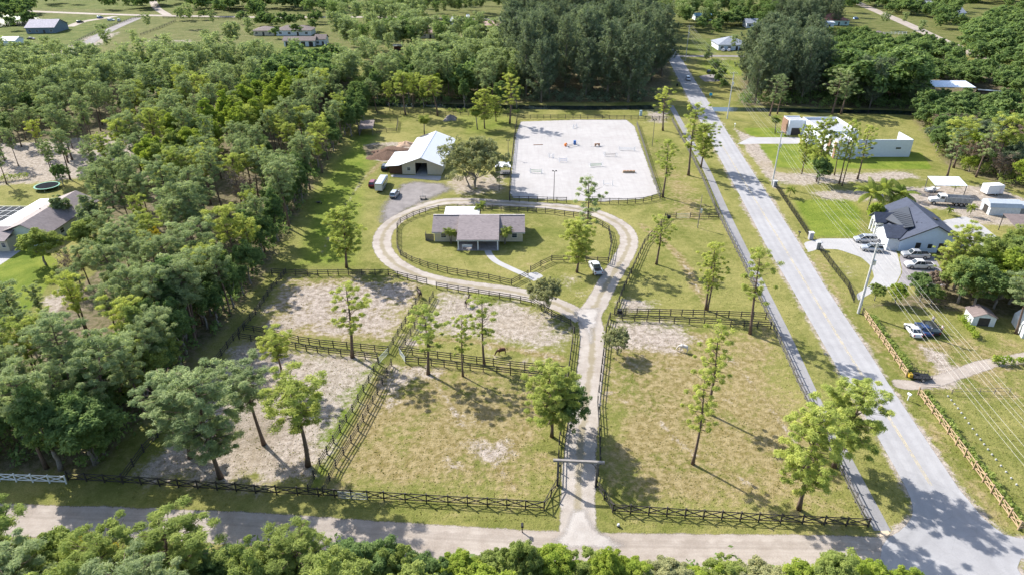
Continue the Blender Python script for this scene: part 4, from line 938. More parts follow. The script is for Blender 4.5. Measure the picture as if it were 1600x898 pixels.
# east side trees
EAST_T = [('full', 1252, 272, 196, 28, 'pineb', 'leafy tree at the west end of the clump before the white house'), ('broad', 1278, 288, 245, 34, 'broad', 'dark bushy shrub tree at the foot of the clump before the white house'), ('full', 1276, 284, 186, 40, 'pineb', 'bright leafy tree in the clump before the white flat roofed house'),
  ('open', 1304, 274, 206, 26, 'pineb', 'first thin pine east of the clump before the white house'), ('open', 1310, 288, 188, 30, 'pineb', 'tallest thin pine before the white house front wall'), ('open', 1317, 291, 196, 26, 'pineb', 'thin pine close beside the tallest one before the white house'), ('open', 1339, 281, 198, 36, 'pineb', 'thin pine standing clear before the long white wall'),
  ('open', 1203, 182, 118, 38, 'pine', 'pine by the canal nearest the utility pole'), ('open', 1215, 179, 122, 26, 'pine', 'slim pine by the canal beside the one near the utility pole'), ('open', 1302, 180, 108, 42, 'pine', 'tall pine behind the white house, west one of two'), ('open', 1315, 179, 114, 40, 'pine', 'tall pine behind the white house, east one of two'),
  ('cabbage', 1211, 209, 182, 24, None, 'small fan palm at the white house driveway'), ('coco', 1355, 330, 282, 54, None, 'coconut palm nearest the lawn by the dark roofed house'), ('coco', 1378, 325, 280, 56, None, 'coconut palm in the middle of the three by the dark roofed house'), ('coco', 1398, 328, 284, 52, None, 'coconut palm closest to the dark roof'),
  ('broad', 1362, 352, 318, 26, 'lime', 'yellowish croton bush against the dark roofed house'), ('coco', 1233, 309, 290, 20, None, 'little palm inside the black metal fence'), ('coco', 1515, 338, 317, 16, None, 'yellow palm beside the white concrete patio'), ('coco', 1481, 336, 322, 14, None, 'tiny palm behind the dark roofed house'),
  ('open', 1466, 448, 378, 44, 'pineb', 'first leaning pine beside the grey paver pad'), ('open', 1475, 450, 372, 48, 'pineb', 'second leaning pine beside the grey paver pad'), ('full', 1488, 449, 352, 62, 'pineb', 'tall leaning pine by the patio, largest of the three'),
  ('open', 1477, 277, 200, 42, 'pine', 'tall bare stemmed pine on the grass behind the dump truck'), ('open', 1527, 278, 196, 40, 'pine', 'tall bare stemmed pine behind the white box trailer'),
  ('pine', 1590, 520, 430, 80, 'pine', 'leaning dark pine beside the white yard shed'), ('pine', 1490, 262, 186, 60, 'pineb', 'round domed pine at the edge of the thicket'), ('pine', 1555, 270, 180, 70, 'pineb', 'wide domed pine in the thicket by the trailer')]
for k, bx, by, top, w, m_, lb in EAST_T: ptree(k, bx, by, top, lb, w, mat=m_)
# --- neighbours' trees in the west lot
for k, bx, by, top, w, m_, lb in [('tall', 150, 372, 312, 34, 'pine', 'upright pine close to the east wall of the brown roofed house'), ('broad', 140, 395, 345, 50, 'olive', 'leafy tree at the front corner of the brown roofed house'), ('tall', 104, 352, 305, 28, 'pine', 'young upright pine beside the brown roof'), ('broad', 72, 414, 360, 60, 'olive', 'leafy tree on the lawn before the brown roofed house'), ('broad', 176, 300, 250, 58, 'olive', 'pale round tree behind the brown roofed house'),
   ('dead', 128, 450, 388, 46, 'brown', 'bare brown tree beside the bright lawn'), ('dead', 217, 302, 262, 22, 'brown', 'bare brown tree at the wood clearing'), ('dead', 25, 500, 450, 30, 'brown', 'bare brown bush at the lawn edge'), ('tall', 262, 440, 358, 30, 'gold', 'golden tree inside the wood'), ('dead', 320, 158, 118, 40, 'red', 'rust red dead pine in the far wood'), ('dead', 345, 150, 122, 26, 'red', 'second rust red dead pine in the far wood'), ('dead', 278, 164, 132, 22, 'red', 'small rust red dead pine in the far wood'), ('tall', 592, 128, 88, 20, 'brown', 'reddish brown tree in the strip behind the horse shelter'),
   ('broad', 100, 292, 256, 24, 'broad', 'dark conical tree in the sandy lot')]:
    ptree(k, bx, by, top, lb, w, mat=m_)

# --- populations
def poisson(poly, spacing, seed, holes=(), jit=0.42):
    """jittered hexagonal points inside a polygon of the ground"""
    rng = np.random.default_rng(seed); Q = np.array([(p[0], p[1]) for p in poly]); lo, hi = Q.min(0), Q.max(0); pts = []
    y = lo[1]; r = 0
    while y < hi[1]:
        x = lo[0] + (spacing / 2 if r % 2 else 0)
        while x < hi[0]: pts.append((x + rng.normal() * spacing * jit * 0.6, y + rng.normal() * spacing * jit * 0.6)); x += spacing
        y += spacing * 0.866; r += 1
    P = np.array(pts); P = P[sd_poly(P, poly) < 0]
    for h_ in holes: P = P[sd_poly(P, h_) > 0]
    # keep what the photo can see: a little beyond the frame
    k = [i for i, p in enumerate(P) if -90 < pixel((p[0], p[1], 0))[0] < 1690]
    return P[k]
POP = []       # (kind, x, y, h, wide, mat, group)
prng = np.random.default_rng(4)
YEL = Gs([(300, 262), (330, 235), (370, 225), (420, 190), (440, 165), (465, 140), (480, 120)])
YEL2 = Gs([(260, 300), (290, 285), (520, 130), (540, 118)])
P = poisson(WOOD, 7.3, 3, (LOT,))
ydist = np.minimum(sd_line(P, YEL), sd_line(P, YEL2) + 2); sdl = sd_poly(P, SANDLOT); edge = -sd_poly(P, WOOD)
for (x, y), yd, sl_, ed in zip(P, ydist, sdl, edge):
    r = prng.random(); pxx = pixel((x, y, 0))
    if sl_ < 0 and r < 0.55: continue
    if 40 < pxx[0] < 150 and 470 < pxx[1] < 600 and r < 0.5: continue
    if yd < 9 and prng.random() < 0.8: POP.append(('tall', x, y, prng.uniform(12, 16), prng.uniform(0.9, 1.25), 'lime' if prng.random() < 0.7 else 'olive', 'wood'))
    elif ed < 7 and prng.random() < 0.55: POP.append(('broad' if prng.random() < 0.5 else 'tall', x, y, prng.uniform(7, 11.5), prng.uniform(0.8, 1.1), 'broad', 'wood'))
    elif r < 0.025: POP.append(('dead', x, y, prng.uniform(8, 13), 0.9, 'brown', 'wood'))
    elif r < 0.14: POP.append(('tall', x, y, prng.uniform(8, 12), prng.uniform(0.8, 1.1), 'olive' if prng.random() < 0.4 else 'broad', 'wood'))
    else: POP.append(('pine', x, y, prng.uniform(9.5, 18.5), prng.uniform(0.8, 1.2), 'pineb' if prng.random() < 0.2 else None, 'wood'))
def tree_row(pts, step, off, choose, grp, seed):
    rng = np.random.default_rng(seed)
    for p in smooth_line(Gs(pts), step):
        if rng.random() < 0.12: continue
        k, h0, h1, m_ = choose[int(rng.integers(len(choose)))]
        POP.append((k, p.x + off[0] + rng.normal() * 1.1, p.y + off[1] + rng.normal() * 1.1, rng.uniform(h0, h1), rng.uniform(0.85, 1.15), m_, grp))
EDGE = [('pine', 14, 18, None), ('pine', 13, 17, None), ('tall', 10, 14, 'broad'), ('tall', 9, 13, 'broad'), ('broad', 7, 10, 'broad'), ('pine', 12, 16, 'pineb')]
tree_row([(165, 722), (228, 655), (295, 565), (345, 500), (390, 440), (425, 395)], 4.0, (-1.0, 0.0), EDGE, 'wood', 71)
tree_row([(120, 735), (185, 690), (240, 636), (300, 556), (350, 492)], 3.6, (-3.2, 0.5), [('tall', 12, 15.5, 'broad'), ('tall', 11, 15, 'broad'), ('pine', 15, 18, None), ('tall', 12, 15, 'olive')], 'wood', 74)
tree_row([(440, 372), (468, 325), (500, 272), (524, 236), (552, 198)], 4.5, (-1.0, 0.0), EDGE, 'wood', 72)
tree_row([(590, 174), (640, 171), (700, 169), (760, 170), (805, 170)], 9.0, (0, 0), [('tall', 8, 12, 'broad'), ('pine', 11, 15, 'pineb'), ('tall', 9, 13, 'olive'), ('pine', 12, 16, None)], 'strip', 73)
NEARWOOD = Gs([(-260, 738), (145, 735), (190, 690), (245, 640), (312, 552), (365, 487), (400, 445), (330, 450), (250, 500), (190, 570), (110, 640), (-260, 650)])
for (x, y) in poisson(NEARWOOD, 5.4, 21, (LOT,)):
    r = prng.random()
    if r < 0.62: POP.append(('tall' if r < 0.4 else 'broad', x, y, prng.uniform(7, 12.5), prng.uniform(0.85, 1.15), 'broad' if prng.random() < 0.75 else 'olive', 'wood'))
    elif r < 0.85: POP.append(('pine', x, y, prng.uniform(12, 17), prng.uniform(0.85, 1.15), None, 'wood'))
for (x, y) in poisson(NSTRIP, 7.0, 8):
    r = prng.random()
    POP.append(('pine', x, y, prng.uniform(14, 19), prng.uniform(0.8, 1.05), None, 'strip') if r < 0.55 else ('tall', x, y, prng.uniform(11, 15), prng.uniform(0.8, 1.1), ('broad', 'olive', 'lime')[int(prng.integers(3))], 'strip'))
CASU = Gs([(800, 161), (935, 163), (1010, 161), (1032, 142), (1038, 110), (1020, 62), (1000, 30), (870, 34), (800, 60), (790, 100)])
for (x, y) in poisson(CASU, 13.0, 12): POP.append(('casu', x, y, prng.uniform(24, 33), prng.uniform(0.9, 1.2), None, 'casuarina'))
CASU2 = Gs([(1160, 164), (1275, 168), (1280, 140), (1262, 105), (1180, 100), (1165, 125)])
for (x, y) in poisson(CASU2, 8.5, 13): POP.append(('casu', x, y, prng.uniform(22, 28), prng.uniform(0.9, 1.15), None, 'casuarina2'))
DARKE = Gs([(1300, 168), (1420, 174), (1440, 160), (1430, 140), (1380, 125), (1300, 128)])
for (x, y) in poisson(DARKE, 7.5, 14): POP.append(('casu' if prng.random() < 0.5 else 'broad', x, y, prng.uniform(12, 20), 1.1, 'broad' if prng.random() < 0.5 else 'casu', 'darkeast'))
FARE = Gs([(1505, 100), (1560, 118), (1700, 130), (1700, 30), (1545, 40), (1500, 72)])
for (x, y) in poisson(FARE, 10.0, 15): POP.append(('broad', x, y, prng.uniform(10, 15), prng.uniform(1.0, 1.3), 'olive' if prng.random() < 0.5 else 'broad', 'fareast'))
THICK = Gs([(1428, 186), (1452, 228), (1475, 255), (1560, 288), (1700, 320), (1700, 180), (1560, 170), (1440, 168)])
for (x, y) in poisson(THICK, 6.2, 16):
    r = prng.random(); POP.append(('dead', x, y, prng.uniform(5, 9), 1.1, 'brown', 'thicket') if r < 0.28 else ('broad', x, y, prng.uniform(5, 10), 1.1, ('broad', 'olive', 'lime', 'casu')[int(prng.integers(4))], 'thicket'))
HEDGE = Gs([(1350, 478), (1395, 476), (1460, 478), (1520, 484), (1700, 520), (1700, 395), (1590, 402), (1530, 430), (1480, 452), (1400, 455), (1365, 462)])
for (x, y) in poisson(HEDGE, 4.4, 17):
    r = prng.random(); pxx = pixel((x, y, 0)); small = pxx[0] < 1470
    POP.append(('broad', x, y, prng.uniform(3.5, 5) if small else prng.uniform(6, 10.5), 1.1, ('olive', 'olive', 'lime', 'broad')[int(prng.integers(4))] if r > 0.03 else 'brown', 'hedge'))
def cluster(pts, kind, h, mat, grp, n=1, spread=0, seed=0):
    for i, (bx, by) in enumerate(pts):
        b = G(bx, by)
        for j in range(n): POP.append((kind, b.x + prng.normal() * spread, b.y + prng.normal() * spread, h * prng.uniform(0.85, 1.15), prng.uniform(0.9, 1.2), mat, grp))
cluster([(8, 40), (20, 28), (-20, 30)], 'broad', 14, 'broad', 'farwest', 3, 6)
cluster([(15, 100), (25, 92), (70, 100), (95, 112), (150, 85), (160, 92)], 'pine', 14, 'pine', 'farwest', 1, 3)
cluster([(68, 6), (78, 5), (100, 7), (222, 14), (216, 14), (232, 15)], 'broad', 12, 'broad', 'farwest', 2, 6)
cluster([(290, 32), (295, 33)], 'broad', 8, 'broad', 'farwest', 2, 4)
cluster([(236, 56), (213, 86), (336, 52), (300, 44), (288, 45), (328, 90), (345, 92), (368, 82), (374, 84), (395, 78), (360, 84)], 'open', 15, 'pine', 'farwest')
cluster([(330, 14), (360, 12), (400, 16), (430, 18), (300, 8), (380, 8), (420, 26), (396, 30), (455, 24), (490, 22), (470, 14), (340, 22), (310, 20)], 'broad', 12, 'broad', 'farnorth', 2, 12)
cluster([(430, 48), (475, 58), (410, 40), (395, 36), (486, 50), (440, 60)], 'broad', 8, 'broad', 'farnorth', 1, 3)
cluster([(540, 75), (560, 70), (575, 82), (590, 62), (605, 55), (575, 50), (560, 56), (600, 80), (590, 92), (625, 64), (632, 74), (642, 78), (655, 66), (676, 78), (672, 76), (620, 45), (640, 48), (648, 40)], 'pine', 17, 'pine', 'farstrip', 2, 7)
cluster([(724, 76), (722, 78), (745, 70), (752, 60), (760, 72), (790, 66), (805, 50), (800, 80)], 'pine', 16, 'pine', 'farstrip', 1, 5)
cluster([(560, 40), (590, 32), (610, 28), (640, 26), (660, 22), (690, 30), (700, 22), (720, 24), (748, 20), (770, 20), (790, 18), (810, 20), (830, 26), (690, 14), (705, 10), (720, 14)], 'pine', 17, 'pine', 'farstrip', 2, 10)
cluster([(820, 0), (860, 4), (900, 6), (940, 4), (990, 8), (780, -4), (740, -6), (1040, 12), (1060, 16)], 'broad', 14, 'broad', 'farnorth', 3, 14)
cluster([(1072, 34), (1100, 40), (1120, 32), (1140, 36), (1160, 30), (1180, 34), (1100, 20), (1140, 18), (1200, 26), (1230, 24), (1090, 28), (1210, 40), (1195, 52)], 'pine', 14, 'broad', 'farnorth', 3, 9)
cluster([(1115, 50), (1112, 56), (1125, 46), (1096, 52), (1178, 70), (1190, 74), (1200, 80)], 'broad', 9, 'broad', 'farnorth', 1, 4)
cluster([(1143, 88), (1105, 100)], 'open', 11, 'pine', 'farnorth')
cluster([(1318, 88), (1340, 78), (1330, 84), (1360, 95), (1386, 92), (1400, 86), (1425, 92), (1440, 80), (1456, 84), (1308, 100), (1350, 108), (1390, 110), (1410, 108), (1370, 80), (1430, 76)], 'broad', 9, 'broad', 'fareast', 2, 5)
cluster([(1410, 46), (1375, 46), (1382, 48), (1435, 66)], 'open', 11, 'pine', 'fareast')
cluster([(1455, 36), (1418, 20), (1390, 16), (1350, 20), (1440, 16), (1320, 8), (1480, 10), (1500, 20), (1540, 14), (1570, 18), (1600, 20), (1400, 4), (1460, 0), (1340, 12), (1530, 4), (1260, 8), (1300, -2)], 'broad', 11, 'broad', 'fareast', 2, 10)
cluster([(1480, 100), (1475, 118), (1490, 112), (1500, 122), (1540, 124), (1560, 130), (1580, 140), (1590, 150), (1600, 140)], 'broad', 9, 'casu', 'fareast', 2, 5)
cluster([(1435, 120), (1450, 116), (1465, 122), (1445, 130)], 'dead', 9, 'brown', 'fareast', 2, 3)
cluster([(1540, 165), (1570, 168), (1520, 170), (1600, 172), (1500, 168)], 'broad', 5, 'olive', 'thicket', 2, 4)
cluster([(560, 180), (570, 192), (545, 212), (575, 172)], 'tall', 10, 'broad', 'wood', 2, 2)
cluster([(1106, 96), (1110, 104), (1114, 112), (1118, 122), (1122, 130), (1126, 140)], 'broad', 4.5, 'broad', 'roadhedge', 2, 1.5)
def belt(pts, w, n0, kind, h, mat, grp):
    L = Gs(pts)
    n = int(n0 * 1.6)
    for i in range(n):
        k = int(prng.integers(len(L) - 1)); b = L[k].lerp(L[k + 1], prng.random())
        POP.append((kind, b.x + prng.normal() * w, b.y + prng.normal() * w, h * prng.uniform(0.75, 1.2), prng.uniform(0.9, 1.25), mat[int(prng.integers(len(mat)))], grp))
belt([(0, 60), (14, 34), (40, 20)], 7, 10, 'broad', 12, ('broad',), 'farwest')
belt([(200, 12), (240, 8), (300, 6)], 9, 12, 'broad', 11, ('broad',), 'farwest')
belt([(400, 34), (430, 44), (490, 40), (520, 30)], 6, 14, 'broad', 8, ('broad', 'olive'), 'farnorth')
belt([(300, 14), (420, 12), (560, 14)], 10, 36, 'broad', 11, ('broad', 'olive', 'broad'), 'farnorth')
belt([(560, 50), (600, 40), (660, 30), (700, 24)], 12, 34, 'pine', 16, ('pine', 'broad'), 'farstrip')
belt([(560, 92), (620, 84), (700, 84), (800, 84)], 9, 34, 'pine', 16, ('pine', 'pineb', 'broad'), 'farstrip')
belt([(700, 30), (760, 22), (830, 20)], 10, 16, 'pine', 15, ('pine', 'broad'), 'farstrip')
belt([(60, -6), (300, -4), (560, -4), (820, -4), (1060, -6), (1300, -10), (1560, -6)], 14, 90, 'broad', 13, ('broad', 'olive'), 'farnorth')
belt([(1064, 50), (1074, 34), (1130, 26), (1240, 18), (1270, 30)], 12, 60, 'pine', 15, ('broad', 'pine'), 'farnorth')
belt([(1240, 60), (1260, 44), (1262, 24)], 9, 26, 'casu', 20, ('casu',), 'casuarina2')
belt([(1300, 106), (1330, 84), (1420, 92), (1470, 96)], 7, 40, 'broad', 9, ('broad', 'casu', 'olive'), 'fareast')
belt([(1330, 6), (1420, 16), (1500, 34)], 8, 26, 'broad', 9, ('broad', 'olive'), 'fareast')
belt([(1340, 70), (1400, 82), (1440, 74)], 5, 14, 'broad', 8, ('broad', 'casu'), 'fareast')
belt([(1290, 60), (1320, 64), (1345, 60)], 5, 10, 'broad', 7, ('broad', 'olive'), 'fareast')
belt([(1380, 20), (1440, 26), (1480, 40), (1530, 56)], 6, 16, 'broad', 9, ('broad', 'casu'), 'fareast')
belt([(1110, 44), (1170, 36), (1220, 40)], 6, 16, 'broad', 10, ('broad',), 'farnorth')
belt([(1400, 0), (1500, 2), (1600, 6)], 10, 36, 'broad', 12, ('broad', 'casu'), 'fareast')
belt([(1480, 130), (1560, 132), (1620, 150), (1640, 170)], 7, 34, 'broad', 8, ('broad', 'olive', 'casu'), 'fareast')
# far country towards the horizon
for i in range(520):
    px_ = prng.uniform(-250, 1850); py_ = -2 - 75 * prng.random() ** 1.3; b = G(px_, py_)
    POP.append(('broad', b.x, b.y, prng.uniform(9, 16), 1.3, 'broad', 'horizon'))
LBL = {('pine', 'wood'): 'slash pine packed in the dense wood west of the paddocks', ('tall', 'wood'): 'slender leafy tree in the dense wood west of the paddocks', ('broad', 'wood'): 'low leafy tree along the edge of the wood west of the paddocks',
 ('dead', 'wood'): 'bare', ('limewood',): 'yellow green tree in the bright belt through the west wood',
 ('pine', 'strip'): 'slash pine in the tree strip behind the barn', ('tall', 'strip'): 'leafy tree in the tree strip behind the barn', ('casu', 'casuarina'): 'tall feathery Australian pine behind the riding arena', ('casu', 'casuarina2'): 'tall dark Australian pine beyond the road behind the white house',
 ('casu', 'darkeast'): 'dark feathery tree on the canal bank east of the white house', ('broad', 'darkeast'): 'dark leafy tree on the canal bank east of the white house', ('broad', 'fareast'): 'leafy tree among the far houses in the northeast', ('open', 'fareast'): 'slim tree along the far white avenue', ('dead', 'fareast'): 'bare grey brown tree among the far northeast houses',
 ('broad', 'thicket'): 'leafy tree in the thicket beyond the parked dump truck', ('dead', 'thicket'): 'bare brown tree in the thicket beyond the parked dump truck', ('broad', 'hedge'): 'leafy bush or tree in the growth south of the dark roofed house', ('broad', 'farwest'): 'round dark tree near the far western houses', ('pine', 'farwest'): 'pine tree near the far western pasture edge', ('open', 'farwest'): 'lone pine standing in the far western pasture',
 ('broad', 'farnorth'): 'dark leafy tree along the far north road', ('pine', 'farnorth'): 'green tree near the blue roofed bungalow', ('open', 'farnorth'): 'slim young tree by the blue roofed bungalow lane', ('pine', 'farstrip'): 'tall pine in the far strip before the white road', ('broad', 'casuarina2'): 'leafy', ('broad', 'roadhedge'): 'clipped hedge bush along the road beyond the canal'}
MARKS = [('the white crossbuck fence', G(60, 745)), ('the southwest paddock corner', G(200, 720)), ('the southwest paddock fence', G(300, 590)), ('the northwest paddock fence', G(400, 460)), ('the lawn west of the loop drive', G(470, 350)), ('the brown soil pile', G(545, 235)), ('the horse shelter', G(568, 190)),
  ('the brown roofed house', G(110, 380)), ('the bright western lawn', G(60, 470)), ('the trampoline', G(110, 280)), ('the sandy lot', G(150, 240)), ('the rust red dead pines', G(310, 170)), ('the far pasture edge', G(300, 110)), ('the far stable', G(470, 112)), ('the golden tree', G(262, 440)), ('the middle of the wood', G(330, 300)), ('the western frame edge', G(-20, 600)), ('the far western houses', G(50, 125))]
GRP = {'wood': 'trees of the west wood', 'strip': 'trees of the strip behind the barn', 'casuarina': 'Australian pines behind the arena', 'casuarina2': 'Australian pines beyond the road', 'darkeast': 'dark trees on the east canal bank', 'fareast': 'far northeast trees', 'thicket': 'trees of the thicket behind the yard', 'hedge': 'growth south of the charcoal roofed house', 'farwest': 'far western trees', 'farnorth': 'far northern trees', 'farstrip': 'pines of the far strip', 'roadhedge': 'hedge bushes along the road'}
ZONES = {'casuarina2': [('the utility pole by the canal', G(1160, 160)), ('the canal behind the white house', G(1230, 168)), ('the blue roofed bungalow', G(1185, 110)), ('the red tiled far house', G(1265, 40)), ('the pair of tall pines', G(1285, 160))],
 'thicket': [('the dump truck', G(1470, 250)), ('the white box trailer', G(1550, 280)), ('the canal bank', G(1440, 185)), ('the far white carport', G(1500, 170)), ('the barn shed', G(1600, 300)), ('the long dark bus', G(1570, 170))],
 'hedge': [('the utility pole', G(1360, 475)), ('the grey paver pad', G(1430, 460)), ('the garden shed', G(1520, 480)), ('the patio', G(1540, 420)), ('the arched shed', G(1600, 500)), ('the pavilion', G(1600, 400))],
 'fareast': [('the brown hip roofed house', G(1370, 85)), ('the dark pink roofed house', G(1450, 110)), ('the far avenue', G(1450, 50)), ('the far white carport', G(1500, 130)), ('the small white gabled house', G(1500, 20)), ('the eastern frame edge', G(1600, 80)), ('the red tiled far house', G(1300, 10)), ('the long dark bus', G(1570, 140))],
 'farnorth': [('the far stable', G(470, 50)), ('the pale far track', G(300, 10)), ('the top of the pastures', G(450, 4)), ('the blue roofed bungalow', G(1150, 60)), ('the far end of the asphalt road', G(1060, 30)), ('the stand behind the arena', G(900, 2)), ('the blue roofed far house', G(1100, 25)), ('the white far house', G(1180, 40))],
 'farstrip': [('the small red shed', G(610, 85)), ('the house among the pines', G(660, 60)), ('the white road', G(620, 28)), ('the motor homes', G(715, 30)), ('the pink tiled house', G(770, 50)), ('the far stable', G(550, 80))],
 'strip': [('the horse shelter', G(590, 165)), ('the grey brush pile', G(700, 165)), ('the arena corner', G(800, 165)), ('the small red shed', G(630, 125)), ('the far pines', G(760, 110))],
 'darkeast': [('the white house', G(1320, 168)), ('the thicket', G(1420, 170)), ('the dark pink roofed house', G(1420, 135)), ('the brown hip roofed house', G(1340, 130))]}
def zone(e): return min(ZONES[e[6]], key=lambda m: (m[1].x - e[1]) ** 2 + (m[1].y - e[2]) ** 2)[0]
HOW = {'lime': 'yellow green', 'olive': 'olive green', 'brown': 'bare brown', 'casu': 'grey green', 'pineb': 'bright green', 'broad': 'deep green', 'red': 'rusty', None: 'grey green', 'pine': 'grey green'}
WHAT = {'pine': 'pine', 'open': 'slim pine', 'casu': 'Australian pine', 'broad': 'leafy tree', 'tall': 'slender leafy tree', 'dead': 'tree'}
WHERE = {'casuarina2': 'beyond the road', 'thicket': 'in the yard thicket', 'hedge': 'south of the charcoal roof', 'fareast': 'in the far northeast', 'farnorth': 'in the far north', 'farstrip': 'of the far strip', 'strip': 'behind the barn', 'darkeast': 'on the east canal bank'}
def near_mark(e): return min(MARKS, key=lambda m: (m[1].x - e[1]) ** 2 + (m[1].y - e[2]) ** 2)[0]
def dist(e): return math.hypot(e[1], e[2])
FARMASS = [e for e in POP if e[6] == 'horizon']
rest = sorted((e for e in POP if e[6] != 'horizon'), key=dist)
cnt = {}; MASS = []
for e in rest:
    kd = 'pine' if e[0] in ('pine', 'open') else ('casu' if e[0] == 'casu' else 'broad')
    cnt[kd] = cnt.get(kd, 0) + 1
    if cnt[kd] > (265 if kd == 'pine' else 255): MASS.append(e); continue
    lb = LBL[('limewood',)] if (e[5] == 'lime' and e[6] == 'wood') else LBL.get((e[0], e[6]), '')
    if e[6] == 'wood':
        who = 'yellow green tree' if e[5] == 'lime' else {'pine': 'bright slash pine' if e[5] == 'pineb' else 'grey green slash pine', 'tall': 'slender leafy tree', 'broad': 'low leafy tree', 'dead': 'bare brown tree'}[e[0]]
        lb = f'{who} of the west wood, nearest {near_mark(e)}'
    if e[6] in ZONES: lb = f'{HOW[e[5]]} {WHAT[e[0]]} {WHERE[e[6]]}, nearest {zone(e)}'
    if e[6] == 'casuarina': lb = 'tall Australian pine ' + ('of the front row along the canal behind the arena' if pixel((e[1], e[2], 0))[1] > 145 else ('beside the asphalt road behind the arena' if e[1] > G(990, 140).x else 'deep inside the stand behind the arena'))
    tree(e[0], (e[1], e[2], 0), e[3], lb, mat=e[5], wide=e[4], group=GRP[e[6]])
# the rest of the wood and the far country: masses nobody could count
def lod(kind, seed):
    if kind in ('pine', 'open'): return make_pine(seed, 15, 0.50, 4.0, 28, 34, 0.50, (0.6, 1.1), 4, 'umbrella')
    if kind == 'casu': return make_casuarina(seed, 28, 5.5, 30, 30, 0.75)
    return make_broad(seed, 10, 4.2, 0.52, 0.45, 44, 36, 0.48, (0.7, 1.4))
LODS = {k: [arrays(lod(k, 200 + i)[1]) for i in range(4)] for k in ('pine', 'broad', 'casu')}
def mass(name, ents, label, mats):
    for mk in mats:
        Vs, Ts, Rs = [], [], []; rng = np.random.default_rng(9)
        for e in ents:
            if (e[5] or 'pine') not in mats[mk]: continue
            k = {'open': 'pine', 'tall': 'broad', 'dead': 'broad'}.get(e[0], e[0]); base = LODS[k][int(rng.integers(4))]
            hh = {'pine': 15, 'broad': 10, 'casu': 28}[k]; s = e[3] / hh; a = rng.uniform(0, 6.28); c_, s_ = math.cos(a), math.sin(a)
            W = base * np.array([s * e[4], s * e[4], s]); W = np.stack([W[:, 0] * c_ - W[:, 1] * s_ + e[1], W[:, 0] * s_ + W[:, 1] * c_ + e[2], W[:, 2]], 1)
            Vs.append(W); Rs.append(np.full(len(W), rng.random())); Ts.append(np.repeat(rng.random(len(W) // 4), 4))
        if not Vs: continue
        V = np.concatenate(Vs)
        o = link(name, fast_mesh(name, V, np.arange(len(V)).reshape(-1, 4), LEAF[mk], {'tint': np.concatenate(Ts), 'tree': np.concatenate(Rs)}))
        tag(o, label[mk], 'wood', kind='stuff')
ALLB = ('broad', 'olive', 'lime', 'casu', 'brown', 'red', 'gold', 'oak')
mass('woodland', MASS, {'pine': 'far pine wood reading as one mass behind the nearer trees', 'broad': 'far leafy wood reading as one mass behind the nearer trees'}, {'pine': ('pine', 'pineb'), 'broad': ALLB})
mass('woodland', FARMASS, {'broad': 'distant woods reaching to the horizon'}, {'broad': ALLB})
# undergrowth under the wood's edge and hedges
def undergrowth(name, poly, spacing, h, matk, label, seed, holes=(), only=None):
    rng = np.random.default_rng(seed); P = poisson(poly, spacing, seed, holes, 0.8); C, R = [], []
    if only is not None: P = P[only(P)]
    for x, y in P:
        s = h * rng.uniform(0.5, 1.3); C += [(x, y, s * 0.45), (x + rng.normal() * s * 0.4, y + rng.normal() * s * 0.4, s * 0.8)]; R += [s * 0.75, s * 0.55]
    V, T = leaf_quads(C, R, 30, 0.26 * max(0.7, min(1.5, h / 2)), rng, 0.85, 0.45, 0.6, 0.45)
    o = link(name, fast_mesh(name, V, np.arange(len(V)).reshape(-1, 4), LEAF[matk], {'tint': T, 'tree': np.repeat(rng.random(len(C)), 30 * 4)}))
    return tag(o, label, 'undergrowth', kind='stuff')
undergrowth('undergrowth', WOOD, 3.0, 2.2, 'broad', 'dark shrubby undergrowth below the wood west of the paddocks', 41, (LOT, SANDLOT), lambda P: (-sd_poly(P, WOOD) < 16) | (P[:, 1] < 105))
undergrowth('undergrowth', NSTRIP, 3.4, 2.2, 'broad', 'dark undergrowth of the tree strip behind the barn', 42)
undergrowth('undergrowth', Gs([(815, 160), (1030, 161), (1035, 145), (815, 145)]), 3.2, 2.6, 'casu', 'dark undergrowth at the foot of the Australian pines', 43)
undergrowth('undergrowth', Gs([(1150, 166), (1430, 172), (1440, 150), (1160, 145)]), 3.4, 2.6, 'broad', 'dark undergrowth on the canal bank behind the white house', 44)
undergrowth('undergrowth', THICK, 3.0, 1.8, 'olive', 'tangled undergrowth of the thicket behind the yard', 45)
undergrowth('undergrowth', Gs([(700, 172), (812, 174), (812, 178), (700, 176)]), 1.6, 1.0, 'olive', 'rough yellow grass along the canal bank', 46)
undergrowth('undergrowth', Gs([(-60, 905), (0, 872), (200, 880), (520, 880), (640, 888), (900, 896), (1200, 905), (1380, 915), (1380, 1000), (-60, 1060)]), 2.0, 2.6, 'broad', 'tangled shrubs under the foreground trees', 47)

